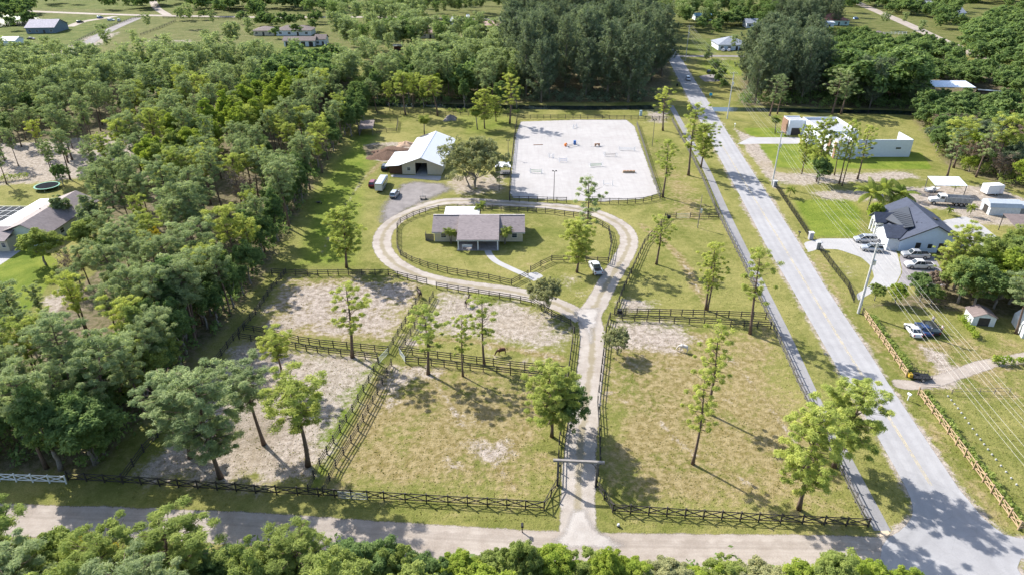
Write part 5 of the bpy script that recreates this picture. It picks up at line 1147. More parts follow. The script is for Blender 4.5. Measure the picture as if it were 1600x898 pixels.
# rough tufts of grass and weeds in the paddocks and verges
def tufts():
    rng = np.random.default_rng(60); n = 11000
    px_ = rng.uniform(180, 1600, n); py_ = 200 + 640 * rng.random(n) ** 0.8
    v_ = (py_ - CYP) / FPX; t_ = CAM_H / (st + v_ * ct); P = np.stack([(px_ - CXP) / FPX * t_, (ct - v_ * st) * t_], 1)
    keep = sd_poly(P, WOOD) > 1
    for ln, d_ in ((loop, 2.6), ([(903, 832), (908, 690), (925, 555), (922, 492)], 3.0), (SWALK, 1.6), ([(0, 811), (370, 824), (680, 845), (1100, 860), (1400, 866)], 3.6), ([(829, 433), (795, 418), (765, 398)], 1.2)):
        keep &= sd_line(P, smooth_line(Gs(ln), 3.0)) > d_
    for poly in (RL + RR[::-1], [(812, 190), (980, 187), (1031, 303), (1003, 312), (800, 311)], [(676, 325), (820, 325), (820, 390), (676, 390)], [(605, 200), (715, 205), (700, 285), (605, 280)], [(582, 345), (652, 326), (720, 296), (648, 280)], [(1255, 379), (1345, 372), (1500, 300), (1600, 330), (1500, 450), (1340, 470)], [(880, 790), (925, 790), (990, 862), (850, 862)], [(1386, 590), (1640, 548), (1640, 566), (1420, 612)], [(1230, 180), (1430, 205), (1430, 250), (1300, 250)]):
        keep &= sd_poly(P, Gs(poly)) > 0.5
    P = P[keep]; C = np.stack([P[:, 0], P[:, 1], np.full(len(P), 0.04)], 1); R = rng.uniform(0.03, 0.13, len(P))
    V, T = leaf_quads(C, R, 5, 0.085, rng, 0.5, 0.9, 0.5, 0.3)
    m = foliage('rough_grass', (0.19, 0.20, 0.045), (0.29, 0.26, 0.08), (0.42, 0.37, 0.18), 0.45)
    o = link('grass_tufts', fast_mesh('grass_tufts', V, np.arange(len(V)).reshape(-1, 4), m, {'tint': T, 'tree': np.repeat(rng.random(len(C)), 20)}))
    tag(o, 'rough tufts of grass and weeds scattered over paddocks and verges', 'grass', kind='stuff')
tufts()
# ------------------------------------------------------------------ buildings
M_CREAM = plain('cream_siding', (0.52, 0.46, 0.35), 0.7, var=0.12)
M_WHITE = plain('white_stucco', (0.62, 0.65, 0.70), 0.7, var=0.07)
M_WMETAL = plain('white_metal_roofing', (0.62, 0.62, 0.63), 0.35, 0.0, var=0.05, spec=0.5)
M_TRIM = plain('white_trim', (0.64, 0.64, 0.64), 0.5, var=0.06)
M_DOOR = plain('dark_door', (0.05, 0.045, 0.045), 0.5)
M_INSIDE = plain('dim_interior', (0.05, 0.045, 0.04), 0.9)
M_CONCW = plain('concrete_slab', (0.42, 0.41, 0.40), 0.9)
GL = glass()
S_BROWN = shingle('brown_grey_shingles', (0.245, 0.206, 0.205)); S_DARK = shingle('charcoal_shingles', (0.066, 0.076, 0.108)); S_BLUE = shingle('blue_grey_shingles', (0.27, 0.29, 0.33)); S_RED = shingle('red_brown_tiles', (0.28, 0.13, 0.105)); S_PINK = shingle('pink_grey_tiles', (0.40, 0.26, 0.235)); S_UMB = shingle('umber_shingles', (0.19, 0.15, 0.14))
def roof_slab(a, b, c, d, th=0.14):
    """a sloping roof panel over a, b, c, d with thickness"""
    return MB().solid([a, b, c, d], (0, 0, th))
def window(parent, x, y, z, w, h, face, mat=None, bars=1):
    """window set proud of a wall: frame (the part) with its pane below it; face = 's','n','e','w' in the thing's own axes"""
    t = 0.07; f = MB(); p = MB()
    def bx(m, a0, a1, z0, z1, d0, d1):
        if face in 'sn':
            s_ = -1 if face == 's' else 1; ys = sorted((y + s_ * d0, y + s_ * d1)); m.box(x + a0, x + a1, ys[0], ys[1], z + z0, z + z1)
        else:
            s_ = 1 if face == 'e' else -1; xs = sorted((x + s_ * d0, x + s_ * d1)); m.box(xs[0], xs[1], y + a0, y + a1, z + z0, z + z1)
    bx(f, -w / 2, w / 2, h - t, h, 0.003, 0.07); bx(f, -w / 2, w / 2, 0, t, 0.003, 0.09)
    bx(f, -w / 2, -w / 2 + t, t, h - t, 0.003, 0.07); bx(f, w / 2 - t, w / 2, t, h - t, 0.003, 0.07)
    if bars: bx(f, -w / 2 + t, w / 2 - t, h / 2 - 0.025, h / 2 + 0.025, 0.02, 0.06)
    bx(p, -w / 2 + t, w / 2 - t, t, h - t, 0.003, 0.02)
    o = f.build('window', mat or M_TRIM, parent); p.build('pane', GL, o)
    return o
def door(parent, x, y, z, w, h, face, mat=None):
    m = MB()
    if face in 'sn':
        s_ = -1 if face == 's' else 1; ys = sorted((y + s_ * 0.003, y + s_ * 0.06)); m.box(x - w / 2, x + w / 2, ys[0], ys[1], z, z + h); k = (x + w * 0.38, y + s_ * 0.1, z + h * 0.48)
    else:
        s_ = 1 if face == 'e' else -1; xs = sorted((x + s_ * 0.003, x + s_ * 0.06)); m.box(xs[0], xs[1], y - w / 2, y + w / 2, z, z + h); k = (x + s_ * 0.1, y + w * 0.38, z + h * 0.48)
    o = m.build('door', mat or M_DOOR, parent)
    MB().box(k[0] - 0.04, k[0] + 0.04, k[1] - 0.04, k[1] + 0.04, k[2] - 0.04, k[2] + 0.04).build('handle', M_GALV, o)
    return o
def gable_wall(w0, w1, y, hw, hr, th=0.2, mid=None):
    mid = (w0 + w1) / 2 if mid is None else mid
    return MB().solid([(w0, y, -0.1), (w1, y, -0.1), (w1, y, hw), (mid, y, hr), (w0, y, hw)], (0, th, 0))

# --- the ranch house on the oval lawn (own axes: x along its front, y to the back)
O = G(679, 378); t = thing('ranch_house', 'long low cream house with brown shingle roof and columned porch on the oval lawn', 'house', O, 0)
Wd, Dp, hw, hr = 21.0, 9.6, 2.75, 4.75; xa, xb = 5.7, 15.4
MB().box(0.05, Wd - 0.05, 0.15, Dp, -0.1, hw - 0.02).build('wall', M_CREAM, t)
for x0, lb in ((0.02, 'west'), (Wd - 0.22, 'east')):
    MB().solid([(x0, 0.1, hw - 0.02), (x0, Dp - 0.05, hw - 0.02), (x0, Dp / 2, hr - 0.1)], (0.2, 0, 0)).build('gable', M_CREAM, t)
ov = 0.5; sl_ = (hr - hw) / (Dp / 2)
def slope_z(y): return hr - abs(y - Dp / 2) * sl_
rf = roof_slab((-ov, -ov, slope_z(-ov)), (xa, -ov, slope_z(-ov)), (xa, Dp / 2, hr), (-ov, Dp / 2, hr)).build('roof', S_BROWN, t)
roof_slab((xb, -ov, slope_z(-ov)), (Wd + ov, -ov, slope_z(-ov)), (Wd + ov, Dp / 2, hr), (xb, Dp / 2, hr)).build('roof', S_BROWN, t)
yp = -5.0; zp = 2.62
roof_slab((xa + 0.004, yp, zp), (xb - 0.004, yp, zp), (xb - 0.004, Dp / 2, hr + 0.06), (xa + 0.004, Dp / 2, hr + 0.06), 0.16).build('porch_roof', S_BROWN, t)
roof_slab((-ov, Dp + ov, slope_z(Dp + ov)), (-ov, Dp / 2 + 0.003, hr), (Wd + ov, Dp / 2 + 0.003, hr), (Wd + ov, Dp + ov, slope_z(Dp + ov))).build('roof', S_BROWN, t)
MB().box(-ov, Wd + ov, Dp / 2 - 0.16, Dp / 2 + 0.16, hr + 0.17, hr + 0.25).build('ridge_cap', plain('pale_ridge', (0.52, 0.47, 0.45), 0.8), t)
for x0 in (xa + 0.02, xb - 0.14):
    yf = lambda y: zp + (y - yp) / (Dp / 2 - yp) * (hr + 0.06 - zp)
    MB().solid([(x0, -0.2, slope_z(-0.2) - 0.25), (x0, Dp / 2 - 0.2, hr - 0.03), (x0, -0.2, yf(-0.2))], (0.12, 0, 0)).build('porch_gable', M_CREAM, t)
MB().box(xa - 0.1, xb + 0.1, yp + 0.05, yp + 0.2, zp - 0.22, zp).build('fascia', M_TRIM, t)
MB().box(-ov, xa, -ov - 0.02, -ov + 0.1, slope_z(-ov) - 0.16, slope_z(-ov) - 0.004).build('fascia', M_TRIM, t)
MB().box(xb, Wd + ov, -ov - 0.02, -ov + 0.1, slope_z(-ov) - 0.16, slope_z(-ov) - 0.004).build('fascia', M_TRIM, t)
MB().box(xa, xb, yp + 0.1, 0.148, -0.1, 0.1).build('porch_floor', plain('porch_slab', (0.28, 0.25, 0.24), 0.9), t)
for x0 in (xa + 0.3, (xa + xb) / 2, xb - 0.3): MB().box(x0 - 0.13, x0 + 0.13, yp + 0.25, yp + 0.51, 0.1, zp - 0.22).build('column', M_TRIM, t)
for x0, w in ((2.2, 1.3), (19.0, 1.3), (8.2, 1.8), (13.4, 1.8)): window(t, x0, 0.15, 1.0, w, 1.3, 's')
window(t, Wd - 0.05, 5.2, 1.0, 1.4, 1.2, 'e'); window(t, 0.05, 5.2, 1.0, 1.4, 1.2, 'w')
door(t, 11.0, 0.15, 0.1, 1.1, 2.1, 's', plain('brown_door', (0.12, 0.06, 0.04), 0.5))
MB().box(1.4, 10.2, Dp + 0.02, 16.5, 2.3, 2.42).build('patio_roof', M_WMETAL, t)
for x0 in (1.6, 5.8, 10.0): MB().box(x0 - 0.06, x0 + 0.06, 16.2, 16.32, -0.05, 2.3).build('patio_post', M_TRIM, t)
MB().box(1.5, 10.1, Dp + 0.03, 16.4, -0.1, 0.05).build('patio_floor', M_CONCW, t)
t2 = thing('privacy_fence', 'short grey plank privacy fence at the west end of the ranch house', 'fence', O + Vector((-2.2, 0.6, 0)), 0)
for k in range(12): MB().box(k * 0.17, k * 0.17 + 0.15, -0.02, 0.02, -0.05, 1.75 + 0.05 * (k % 2)).build('plank', M_GREYWOOD, t2)
for k in range(10): MB().box(-0.02, 0.02, 0.03 + k * 0.17, 0.18 + k * 0.17, -0.05, 1.8 + 0.05 * (k % 2)).build('plank', M_GREYWOOD, t2)
t3 = thing('porch_bench', 'pale bench on the porch of the ranch house', 'bench', O + Vector((8.0, -4.0, 0.1)), 0)
MB().box(-1.2, 1.2, -0.22, 0.22, 0.42, 0.48).build('seat', M_TRIM, t3); MB().box(-1.2, 1.2, 0.2, 0.25, 0.52, 0.95).build('backrest', M_TRIM, t3)
for x0 in (-1.1, 1.02): MB().box(x0, x0 + 0.08, -0.2, 0.2, 0, 0.42).build('leg', M_TRIM, t3)

# --- the barn: x across the front, y along the ridge to the back
O = G(629, 272.4); rz = -YAW * 0.6
t = thing('horse_barn', 'cream horse barn with bright white metal gable roof and open lean-to bay', 'barn', O, rz)
BW, BL, hw, hr = 11.8, 27.0, 3.2, 5.4
M_BROWNDOOR = plain('brown_stall_boards', (0.10, 0.055, 0.035), 0.8, var=0.3)
f0, f1 = 4.0, 7.6          # the open centre aisle
for x0, x1 in ((0, f0), (f1, BW)):
    hh = lambda x: hw + (hr - hw) * (1 - abs(x - BW / 2) / (BW / 2))
    MB().solid([(x0, 0, -0.1), (x1, 0, -0.1), (x1, 0, hh(x1) - 0.05), (x0, 0, hh(x0) - 0.05)], (0, 0.2, 0)).build('wall', M_CREAM, t)
MB().solid([(f0, 0, 3.6), (f1, 0, 3.6), (f1, 0, hh(f1) - 0.05), (BW / 2, 0, hr - 0.05), (f0, 0, hh(f0) - 0.05)], (0, 0.2, 0)).build('wall', M_CREAM, t)
MB().box(0, 0.2, 0.2, BL, -0.1, hw - 0.05).build('wall', M_CREAM, t); MB().box(BW - 0.2, BW, 0.2, BL, -0.1, hw - 0.05).build('wall', M_CREAM, t)
gable_wall(0, BW, BL, hw - 0.05, hr - 0.05).build('wall', M_CREAM, t)
MB().box(f0 - 0.15, f0, 0.2, BL, -0.1, 3.2).build('stall_wall', M_INSIDE, t); MB().box(f1, f1 + 0.15, 0.2, BL, -0.1, 3.2).build('stall_wall', M_INSIDE, t)
MB().box(f0, f1, -0.4, BL, -0.08, 0.04).build('aisle_floor', M_CONCW, t)
th = 0.12; e = 0.7
zl = hw - e * (hr - hw) / (BW / 2)
roof_slab((-e, -1.0, zl), (BW / 2, -1.0, hr), (BW / 2, BL + 0.5, hr), (-e, BL + 0.5, zl), th).build('roof', M_WMETAL, t)
roof_slab((BW / 2 + 0.003, -1.0, hr), (BW + e, -1.0, zl), (BW + e, BL + 0.5, zl), (BW / 2 + 0.003, BL + 0.5, hr), th).build('roof', M_WMETAL, t)
for side in (-1, 1):      # standing ribs of the sheet roofing
    m = MB()
    for k in range(1, 28):
        y0 = -1 + k * 1.0; x0, x1 = (-e, BW / 2) if side < 0 else (BW / 2, BW + e); z0, z1 = (zl, hr) if side < 0 else (hr, zl)
        m.solid([(x0, y0 - 0.02, z0 + th), (x1, y0 - 0.02, z1 + th), (x1, y0 + 0.02, z1 + th), (x0, y0 + 0.02, z0 + th)], (0, 0, 0.04))
    m.build('roof_ribs', M_WMETAL, t)['kind'] = 'stuff'
MB().solid([(BW / 2 - 0.25, -1.03, hr + 0.10), (BW / 2, -1.03, hr + 0.22), (BW / 2 + 0.25, -1.03, hr + 0.10)], (0, BL + 1.56, 0)).build('ridge_cap', M_WMETAL, t)
roof_slab((-5.0, -1.0, 2.55), (-e - 0.02, -1.0, zl - 0.02), (-e - 0.02, 13.2, zl - 0.02), (-5.0, 13.2, 2.55), 0.1).build('lean_to_roof', M_WMETAL, t)
for y0 in (0.1, 4.4, 8.7, 12.8): MB().box(-4.6, -4.45, y0, y0 + 0.15, -0.1, 2.6).build('lean_to_post', M_DARKWOOD, t)
MB().box(-3.9, -0.05, 0.02, 0.12, 0.05, 2.5).build('stall_front', M_BROWNDOOR, t)
MB().box(-4.5, -0.02, 6.0, 6.1, 0, 2.4).build('stall_front', M_BROWNDOOR, t)
window(t, 2.0, 0.0, 1.1, 1.1, 1.1, 's')
window(t, 0.0, 8.0, 1.3, 1.2, 0.8, 'w'); window(t, 0.0, 16.0, 1.3, 1.2, 0.8, 'w')
# solar heater mats on the back roof edge
MB().solid([(0.6, BL - 1.2, hw + 0.55), (3.6, BL - 1.2, hw + 1.66), (3.6, BL - 0.3, hw + 1.66), (0.6, BL - 0.3, hw + 0.55)], (0, 0, 0.12)).build('roof_debris', plain('black_mat', (0.04, 0.04, 0.045), 0.8), t)
# small white shade roof on posts beside the arena
def canopy(label, p, w, d, h, mat, rz=0.0, name='shade_shelter', cat='shelter', legm=None, ribs=0, tilt=0.15):
    t = thing(name, label, cat, p, rz)
    roof_slab((-w / 2, -d / 2, h), (w / 2, -d / 2, h), (w / 2, d / 2, h + tilt * d / 2), (-w / 2, d / 2, h + tilt * d / 2), 0.12).build('roof', mat, t)
    for x in (-w / 2 + 0.15, w / 2 - 0.15):
        for y in (-d / 2 + 0.15, d / 2 - 0.15): MB().box(x - 0.07, x + 0.07, y - 0.07, y + 0.07, -0.05, h + (tilt * d / 2 if y > 0 else 0)).build('post', legm or M_GREYWOOD, t)
    for k in range(ribs):
        x = -w / 2 + w * (k + 1) / (ribs + 1); MB().solid([(x - 0.05, -d / 2, h + 0.12), (x + 0.05, -d / 2, h + 0.12), (x + 0.05, d / 2, h + 0.12 + tilt * d / 2), (x - 0.05, d / 2, h + 0.12 + tilt * d / 2)], (0, 0, 0.05)).build('rib', mat, t)
    return t
t = canopy('small white roofed viewing shelter between the live oak and the arena', G(786, 271), 4.6, 4.0, 2.5, M_WMETAL)
MB().box(-2.1, 2.1, -1.9, 1.9, 0.3, 0.42).build('deck', M_GREYWOOD, t)
for y0 in (-1.9,):
    MB().box(-2.1, 2.1, y0, y0 + 0.05, 1.2, 1.3).build('railing', M_WHITEWOOD, t)
    for k in range(9): MB().box(-2.1 + k * 0.52, -2.04 + k * 0.52, y0, y0 + 0.05, 0.42, 1.2).build('baluster', M_WHITEWOOD, t)
t = canopy('weathered open horse shelter at the wood edge behind the barn', G(574, 207), 5.0, 9.0, 2.4, plain('rust_grey_tin', (0.20, 0.16, 0.145), 0.8, var=0.4), 0.1, 'horse_shelter')
MB().box(-2.4, -2.3, -4.3, 4.3, 0, 2.2).build('back_wall', M_GREYWOOD, t)

# --- white flat roofed house
M_STONEB = plain('brown_stone_facing', (0.27, 0.17, 0.12), 0.85, var=0.4, scale=5); M_FLAT = plain('grey_roof_membrane', (0.33, 0.34, 0.36), 0.9)
O = G(1304, 248.4); t = thing('modern_house', 'white flat roofed modern house with tall parapet walls and brown stone panels', 'house', O, 0)
H1 = 5.6
def wallbox(x0, x1, y0, y1, h=H1, nm='wall', m=M_WHITE): return MB().box(x0, x1, y0, y1, -0.1, h).build(nm, m, t)
wallbox(0.0, 6.6, 0.0, 0.3); wallbox(6.3, 6.6, 0.3, 2.0)                 # front bay
wallbox(6.6, 24.8, 2.0, 2.3); wallbox(24.5, 24.8, 2.3, 11.0)              # long front wall and its return
for x0 in (8.2, 11.8, 20.6): window(t, x0, 2.0, 2.6, 1.6, 0.5, 's', M_BLKMETAL, 0)
wallbox(0.0, 0.3, 0.3, 30.0); wallbox(-0.35, -0.003, 0.2, 1.6, H1 - 0.4, 'stone_panel', M_STONEB); wallbox(-0.35, -0.003, 4.5, 6.4, H1 - 0.6, 'stone_panel', M_STONEB)   # west wall of the main wing
wallbox(0.3, 12.0, 29.7, 30.0); wallbox(11.7, 12.0, 12.0, 29.7); wallbox(0.3, 11.7, 12.0, 12.3)
MB().box(0.3, 11.7, 12.3, 29.7, 4.6, 4.8).build('roof', M_FLAT, t); MB().box(0.3, 6.3, 0.3, 12.0, 4.4, 4.6).build('roof', M_FLAT, t)
wallbox(6.3, 6.6, 2.3, 12.0, 5.0)
wallbox(-5.5, 0.0, 27.0, 33.0, 4.9, 'garage_block'); MB().box(-5.2, -0.3, 27.3, 32.7, 4.9, 4.95).build('garage_roof', M_FLAT, t)
for a_ in ((-5.5, 0, 27.0, 27.2), (-5.5, 0, 32.8, 33.0), (-5.5, -5.3, 27.2, 32.8)): MB().box(*a_, 4.9, 5.25).build('parapet', M_WHITE, t)
wallbox(-5.85, -5.503, 28.0, 32.9, 4.9, 'stone_panel', M_STONEB)
wallbox(-2.6, -0.003, 16.0, 21.0, 3.1, 'entry_block')
door(t, -0.003, 10.0, 0.0, 1.6, 2.6, 'w'); window(t, -0.003, 24.0, 1.0, 2.2, 1.8, 'w', M_BLKMETAL, 0); door(t, -2.7, 27.0, 0.0, 3.4, 2.5, 's', M_DOOR)
window(t, -2.6, 18.5, 0.8, 1.6, 1.6, 'w', M_BLKMETAL, 0)

# --- house with the charcoal roof (x across, y back along the ridge)
O = G(1400, 392.5); t = thing('charcoal_roof_house', 'white house with large charcoal gable roof and dark standing seam valley', 'house', O, -YAW)
A, Bk, hw, hr = 14.0, 17.0, 3.1, 6.7
M_SEAM = plain('dark_standing_seam', (0.075, 0.08, 0.09), 0.4, 0.3, var=0.1)
M_WHT2 = plain('sky_shaded_white_stucco', (0.60, 0.70, 0.86), 0.75, var=0.07)  # white walls out of the sun, blue skylight put into the colour
gable_wall(0.4, A, 0.0, hw, hr - 0.12).build('wall', M_WHT2, t); gable_wall(0.4, A, Bk - 0.3, hw, hr - 0.12).build('wall', M_WHT2, t)
MB().box(0.4, 0.65, 0.2, Bk - 0.3, -0.1, hw).build('wall', M_WHITE, t); MB().box(A - 0.25, A, 0.2, Bk - 0.3, -0.1, hw).build('wall', M_WHT2, t)
mid = (0.4 + A) / 2; ee = 0.6; zl = hw - ee * (hr - hw) / (A / 2 - 0.2)
roof_slab((0.4 - ee, -0.6, zl), (mid, -0.6, hr), (mid, Bk + 0.5, hr), (0.4 - ee, Bk + 0.5, zl), 0.18).build('roof', S_DARK, t)
roof_slab((mid + 0.003, -0.6, hr), (A + ee, -0.6, zl), (A + ee, Bk + 0.5, zl), (mid + 0.003, Bk + 0.5, hr), 0.18).build('roof', S_DARK, t)
for s_ in (0, 1):
    a, b = ((0.4 - ee, zl), (mid, hr)) if s_ == 0 else ((mid, hr), (A + ee, zl))
    MB().solid([(a[0], -0.66, a[1] - 0.1), (b[0], -0.66, b[1] - 0.1), (b[0], -0.66, b[1] + 0.19), (a[0], -0.66, a[1] + 0.19)], (0, 0.055, 0)).build('fascia', M_SEAM, t)
def cross_gable(x0, y0, y1, z0, zr, depth, mat, nm):
    """a roof gable facing west, running into the main slope"""
    ym = (y0 + y1) / 2
    roof_slab((x0, y0, z0), (x0 + depth * 0.45, y0, z0), (x0 + depth, ym, zr), (x0, ym, zr), 0.14).build(nm, mat, t)
    roof_slab((x0, ym + 0.003, zr), (x0 + depth, ym + 0.003, zr), (x0 + depth * 0.45, y1, z0), (x0, y1, z0), 0.14).build(nm, mat, t)
    MB().solid([(x0 + 0.35, y0 + 0.3, z0 - 0.05), (x0 + 0.35, y1 - 0.3, z0 - 0.05), (x0 + 0.35, ym, zr - 0.12)], (0.15, 0, 0)).build('gable', M_WHITE, t)
# south-west garage bay with standing seam roof
MB().box(-2.2, 0.39, 0.3, 6.6, -0.1, hw - 0.05).build('garage_wall', M_WHITE, t)
cross_gable(-2.9, -0.1, 7.0, hw, 5.0, 6.4, S_DARK, 'garage_roof')
sm = MB().solid([(1.6, 2.2, 4.85), (3.4, 2.2, 5.25), (5.6, 12.2, 6.35), (1.6, 12.2, 4.85), (0.0, 9.5, 3.9)], (0, 0, 0.16)).build('valley_roof', M_SEAM, t)
for k in range(9):
    y0 = 3.0 + k * 1.0; x1 = 3.4 + (y0 - 2.2) * 0.22
    MB().solid([(1.7, y0 - 0.03, 5.04), (x1 - 0.1, y0 - 0.03, 5.02 + (x1 - 1.6) * 0.31), (x1 - 0.1, y0 + 0.03, 5.02 + (x1 - 1.6) * 0.31), (1.7, y0 + 0.03, 5.04)], (0, 0, 0.08)).build('seam', M_SEAM, sm)
# entrance gable with white columns
MB().box(-1.6, 0.39, 9.0, 12.6, -0.1, 0.15).build('porch_floor', M_TRIM, t)
cross_gable(-2.4, 8.6, 13.0, hw + 0.2, 5.1, 5.4, S_DARK, 'porch_roof')
for y0 in (9.1, 10.7, 12.3): MB().box(-1.9, -1.55, y0, y0 + 0.35, -0.1, hw + 0.2).build('column', M_TRIM, t)
for y0 in (3.6,): MB().box(-2.26, -2.203, y0 - 2.2, y0 + 2.2, 0.05, 2.5).build('garage_door', M_TRIM, t)
window(t, 0.4, 15.0, 0.9, 1.5, 1.4, 'w', M_BLKMETAL)
door(t, 4.4, 0.0, 0.0, 1.1, 2.3, 's'); door(t, 9.6, 0.0, 0.0, 1.5, 2.4, 's'); window(t, 7.0, 0.0, 1.1, 0.9, 1.0, 's', M_BLKMETAL)
for x0, y0 in ((4.6, 4.0), (5.3, 3.2)): MB().tube([(x0, y0, 5.2), (x0, y0, 6.0)], 0.07, 8).build('vent_pipe', M_SEAM, t)
for k in range(3): MB().solid([(9.0 + k * 0.8, 6.0 + k * 1.1, hr - (9.0 + k * 0.8 - mid) * 0.53 + 0.25), (9.9 + k * 0.8, 6.0 + k * 1.1, hr - (9.9 + k * 0.8 - mid) * 0.53 + 0.25), (9.9 + k * 0.8, 6.9 + k * 1.1, hr - (9.9 + k * 0.8 - mid) * 0.53 + 0.25), (9.0 + k * 0.8, 6.9 + k * 1.1, hr - (9.0 + k * 0.8 - mid) * 0.53 + 0.25)], (0, 0, 0.08)).build('skylight', GL, t)
# garden clutter and yard buildings
t = canopy('brown shingled pavilion behind the patio', G(1606, 371), 10.0, 8.0, 3.0, S_UMB, -0.1, 'pavilion', legm=M_DARKWOOD, tilt=0.3)
canopy('pale three panel carport roof beyond the dump truck', G(1474, 303), 8.6, 5.0, 3.2, plain('pale_tin', (0.66, 0.68, 0.70), 0.4), -0.05, 'carport', ribs=2, tilt=0.35)
O = G(1556, 337); t = thing('yard_shed', 'white barn shed with open front in the sandy yard', 'shed', O, -0.1)
M_SHEDW = plain('dull_white_sheet', (0.58, 0.60, 0.60), 0.6, var=0.2)
MB().box(-1.8, 5.6, 0.1, 4.6, -0.1, 2.2).build('wall', M_SHEDW, t)
MB().solid([(-2.0, 0.0, 2.15), (-2.0, 0.6, 3.1), (-2.0, 2.35, 3.7), (-2.0, 4.1, 3.1), (-2.0, 4.75, 2.15)], (7.8, 0, 0)).build('roof', plain('blue_grey_sheet', (0.42, 0.45, 0.48), 0.5, var=0.15), t)
MB().box(-1.86, -1.803, 1.2, 3.2, 0, 2.1).build('doorway', M_INSIDE, t)
t = thing('yard_lean_to', 'low grey lean-to beside the white barn shed', 'shed', G(1592, 338), -0.1)
MB().box(-1.6, 5.0, 0.4, 4.0, -0.1, 2.0).build('wall', plain('dull_grey_boards', (0.25, 0.25, 0.25), 0.8), t)
roof_slab((-1.7, 0.1, 2.0), (5.1, 0.1, 2.0), (5.1, 4.2, 2.5), (-1.7, 4.2, 2.5), 0.1).build('roof', plain('grey_sheet_roof', (0.38, 0.41, 0.45), 0.5, var=0.15), t)
O = G(1517, 507.5); t = thing('garden_shed', 'small white gable shed with dark open doorway in the yard', 'shed', O, -0.15)
gable_wall(0, 4.0, 0, 1.9, 2.7, 0.15).build('wall', M_SHEDW, t); gable_wall(0, 4.0, 3.2, 1.9, 2.7, 0.15).build('wall', M_SHEDW, t)
MB().box(0, 0.12, 0.15, 3.2, -0.1, 1.9).build('wall', M_SHEDW, t); MB().box(3.88, 4.0, 0.15, 3.2, -0.1, 1.9).build('wall', M_SHEDW, t)
roof_slab((-0.2, -0.2, 1.82), (2, -0.2, 2.72), (2, 3.6, 2.72), (-0.2, 3.6, 1.82), 0.07).build('roof', S_UMB, t); roof_slab((2.003, -0.2, 2.72), (4.2, -0.2, 1.82), (4.2, 3.6, 1.82), (2.003, 3.6, 2.72), 0.07).build('roof', S_UMB, t)
MB().box(1.0, 3.0, -0.02, -0.003, 0, 1.75).build('doorway', M_INSIDE, t)
O = G(1596, 528); t = thing('white_yard_shed', 'tall pale arched shed at the far side of the yard', 'shed', O, -0.3)
MB().solid([(0, 0, -0.1), (5, 0, -0.1), (5, 0, 2.0), (4.2, 0, 3.0), (2.5, 0, 3.5), (0.8, 0, 3.0), (0, 0, 2.0)], (0, 6, 0)).build('shell', M_SHEDW, t)
MB().box(1.4, 3.6, -0.03, -0.003, 0, 2.2).build('doorway', plain('grey_door', (0.30, 0.31, 0.32), 0.6), t)

# --- the neighbours' house in the west lot
O = Vector((-108.4, 145.0, 0)); t = thing('brown_roof_house', 'large house with brown shingle roof and white back roof strip beside the wood', 'house', O, -0.02)
M_PALEG = plain('pale_green_stucco', (0.50, 0.55, 0.50), 0.8, var=0.1)
hw, hr, L = 3.0, 5.6, 21.5
MB().box(-13.6, 0.0, 0.4, L, -0.1, hw - 0.1).build('wall', M_PALEG, t)
roof_slab((0.6, -0.4, hw - 0.1), (0.6, L + 0.5, hw - 0.1), (-4.8, L + 0.5, hr), (-4.8, -0.4, hr), 0.16).build('roof', S_BROWN, t)
roof_slab((-4.803, -0.4, hr), (-4.803, L + 0.5, hr), (-10.6, L + 0.5, 3.5), (-10.6, -0.4, 3.5), 0.16).build('roof', shingle('tan_grey_shingles', (0.30, 0.25, 0.235)), t)
roof_slab((-10.603, 2.0, 3.55), (-10.603, L + 0.4, 3.55), (-15.0, L + 0.4, 3.2), (-15.0, 2.0, 3.2), 0.14).build('flat_roof', M_WMETAL, t)
MB().solid([(-10.4, 0.36, hw - 0.1), (0.3, 0.36, hw - 0.1), (-4.8, 0.36, hr - 0.1)], (0, 0.2, 0)).build('gable', M_PALEG, t)
MB().solid([(-10.4, L - 0.3, hw - 0.1), (0.3, L - 0.3, hw - 0.1), (-4.8, L - 0.3, hr - 0.1)], (0, 0.2, 0)).build('gable', M_PALEG, t)
roof_slab((-16.0, -3.6, 2.9), (-7.0, -3.6, 2.9), (-7.0, 1.5, 4.4), (-16.0, 1.5, 4.4), 0.16).build('porch_roof', S_BROWN, t)
MB().box(-15.6, -7.4, -2.6, 0.398, -0.1, 2.85).build('garage_wall', M_CREAM, t)
for x0 in (-13.8, -11.0): MB().box(x0 - 1.2, x0 + 1.2, -2.68, -2.603, 0.05, 2.3).build('garage_door', M_TRIM, t)
window(t, -8.4, -2.6, 1.0, 1.0, 1.2, 's'); window(t, 0.0, 6.0, 1.0, 1.6, 1.3, 'e'); window(t, 0.0, 15.0, 1.0, 1.6, 1.3, 'e')
MB().tube([(-8.2, 12, 4.3), (-8.2, 12, 4.95)], 0.12, 8).build('vent_pipe', M_SEAM, t)
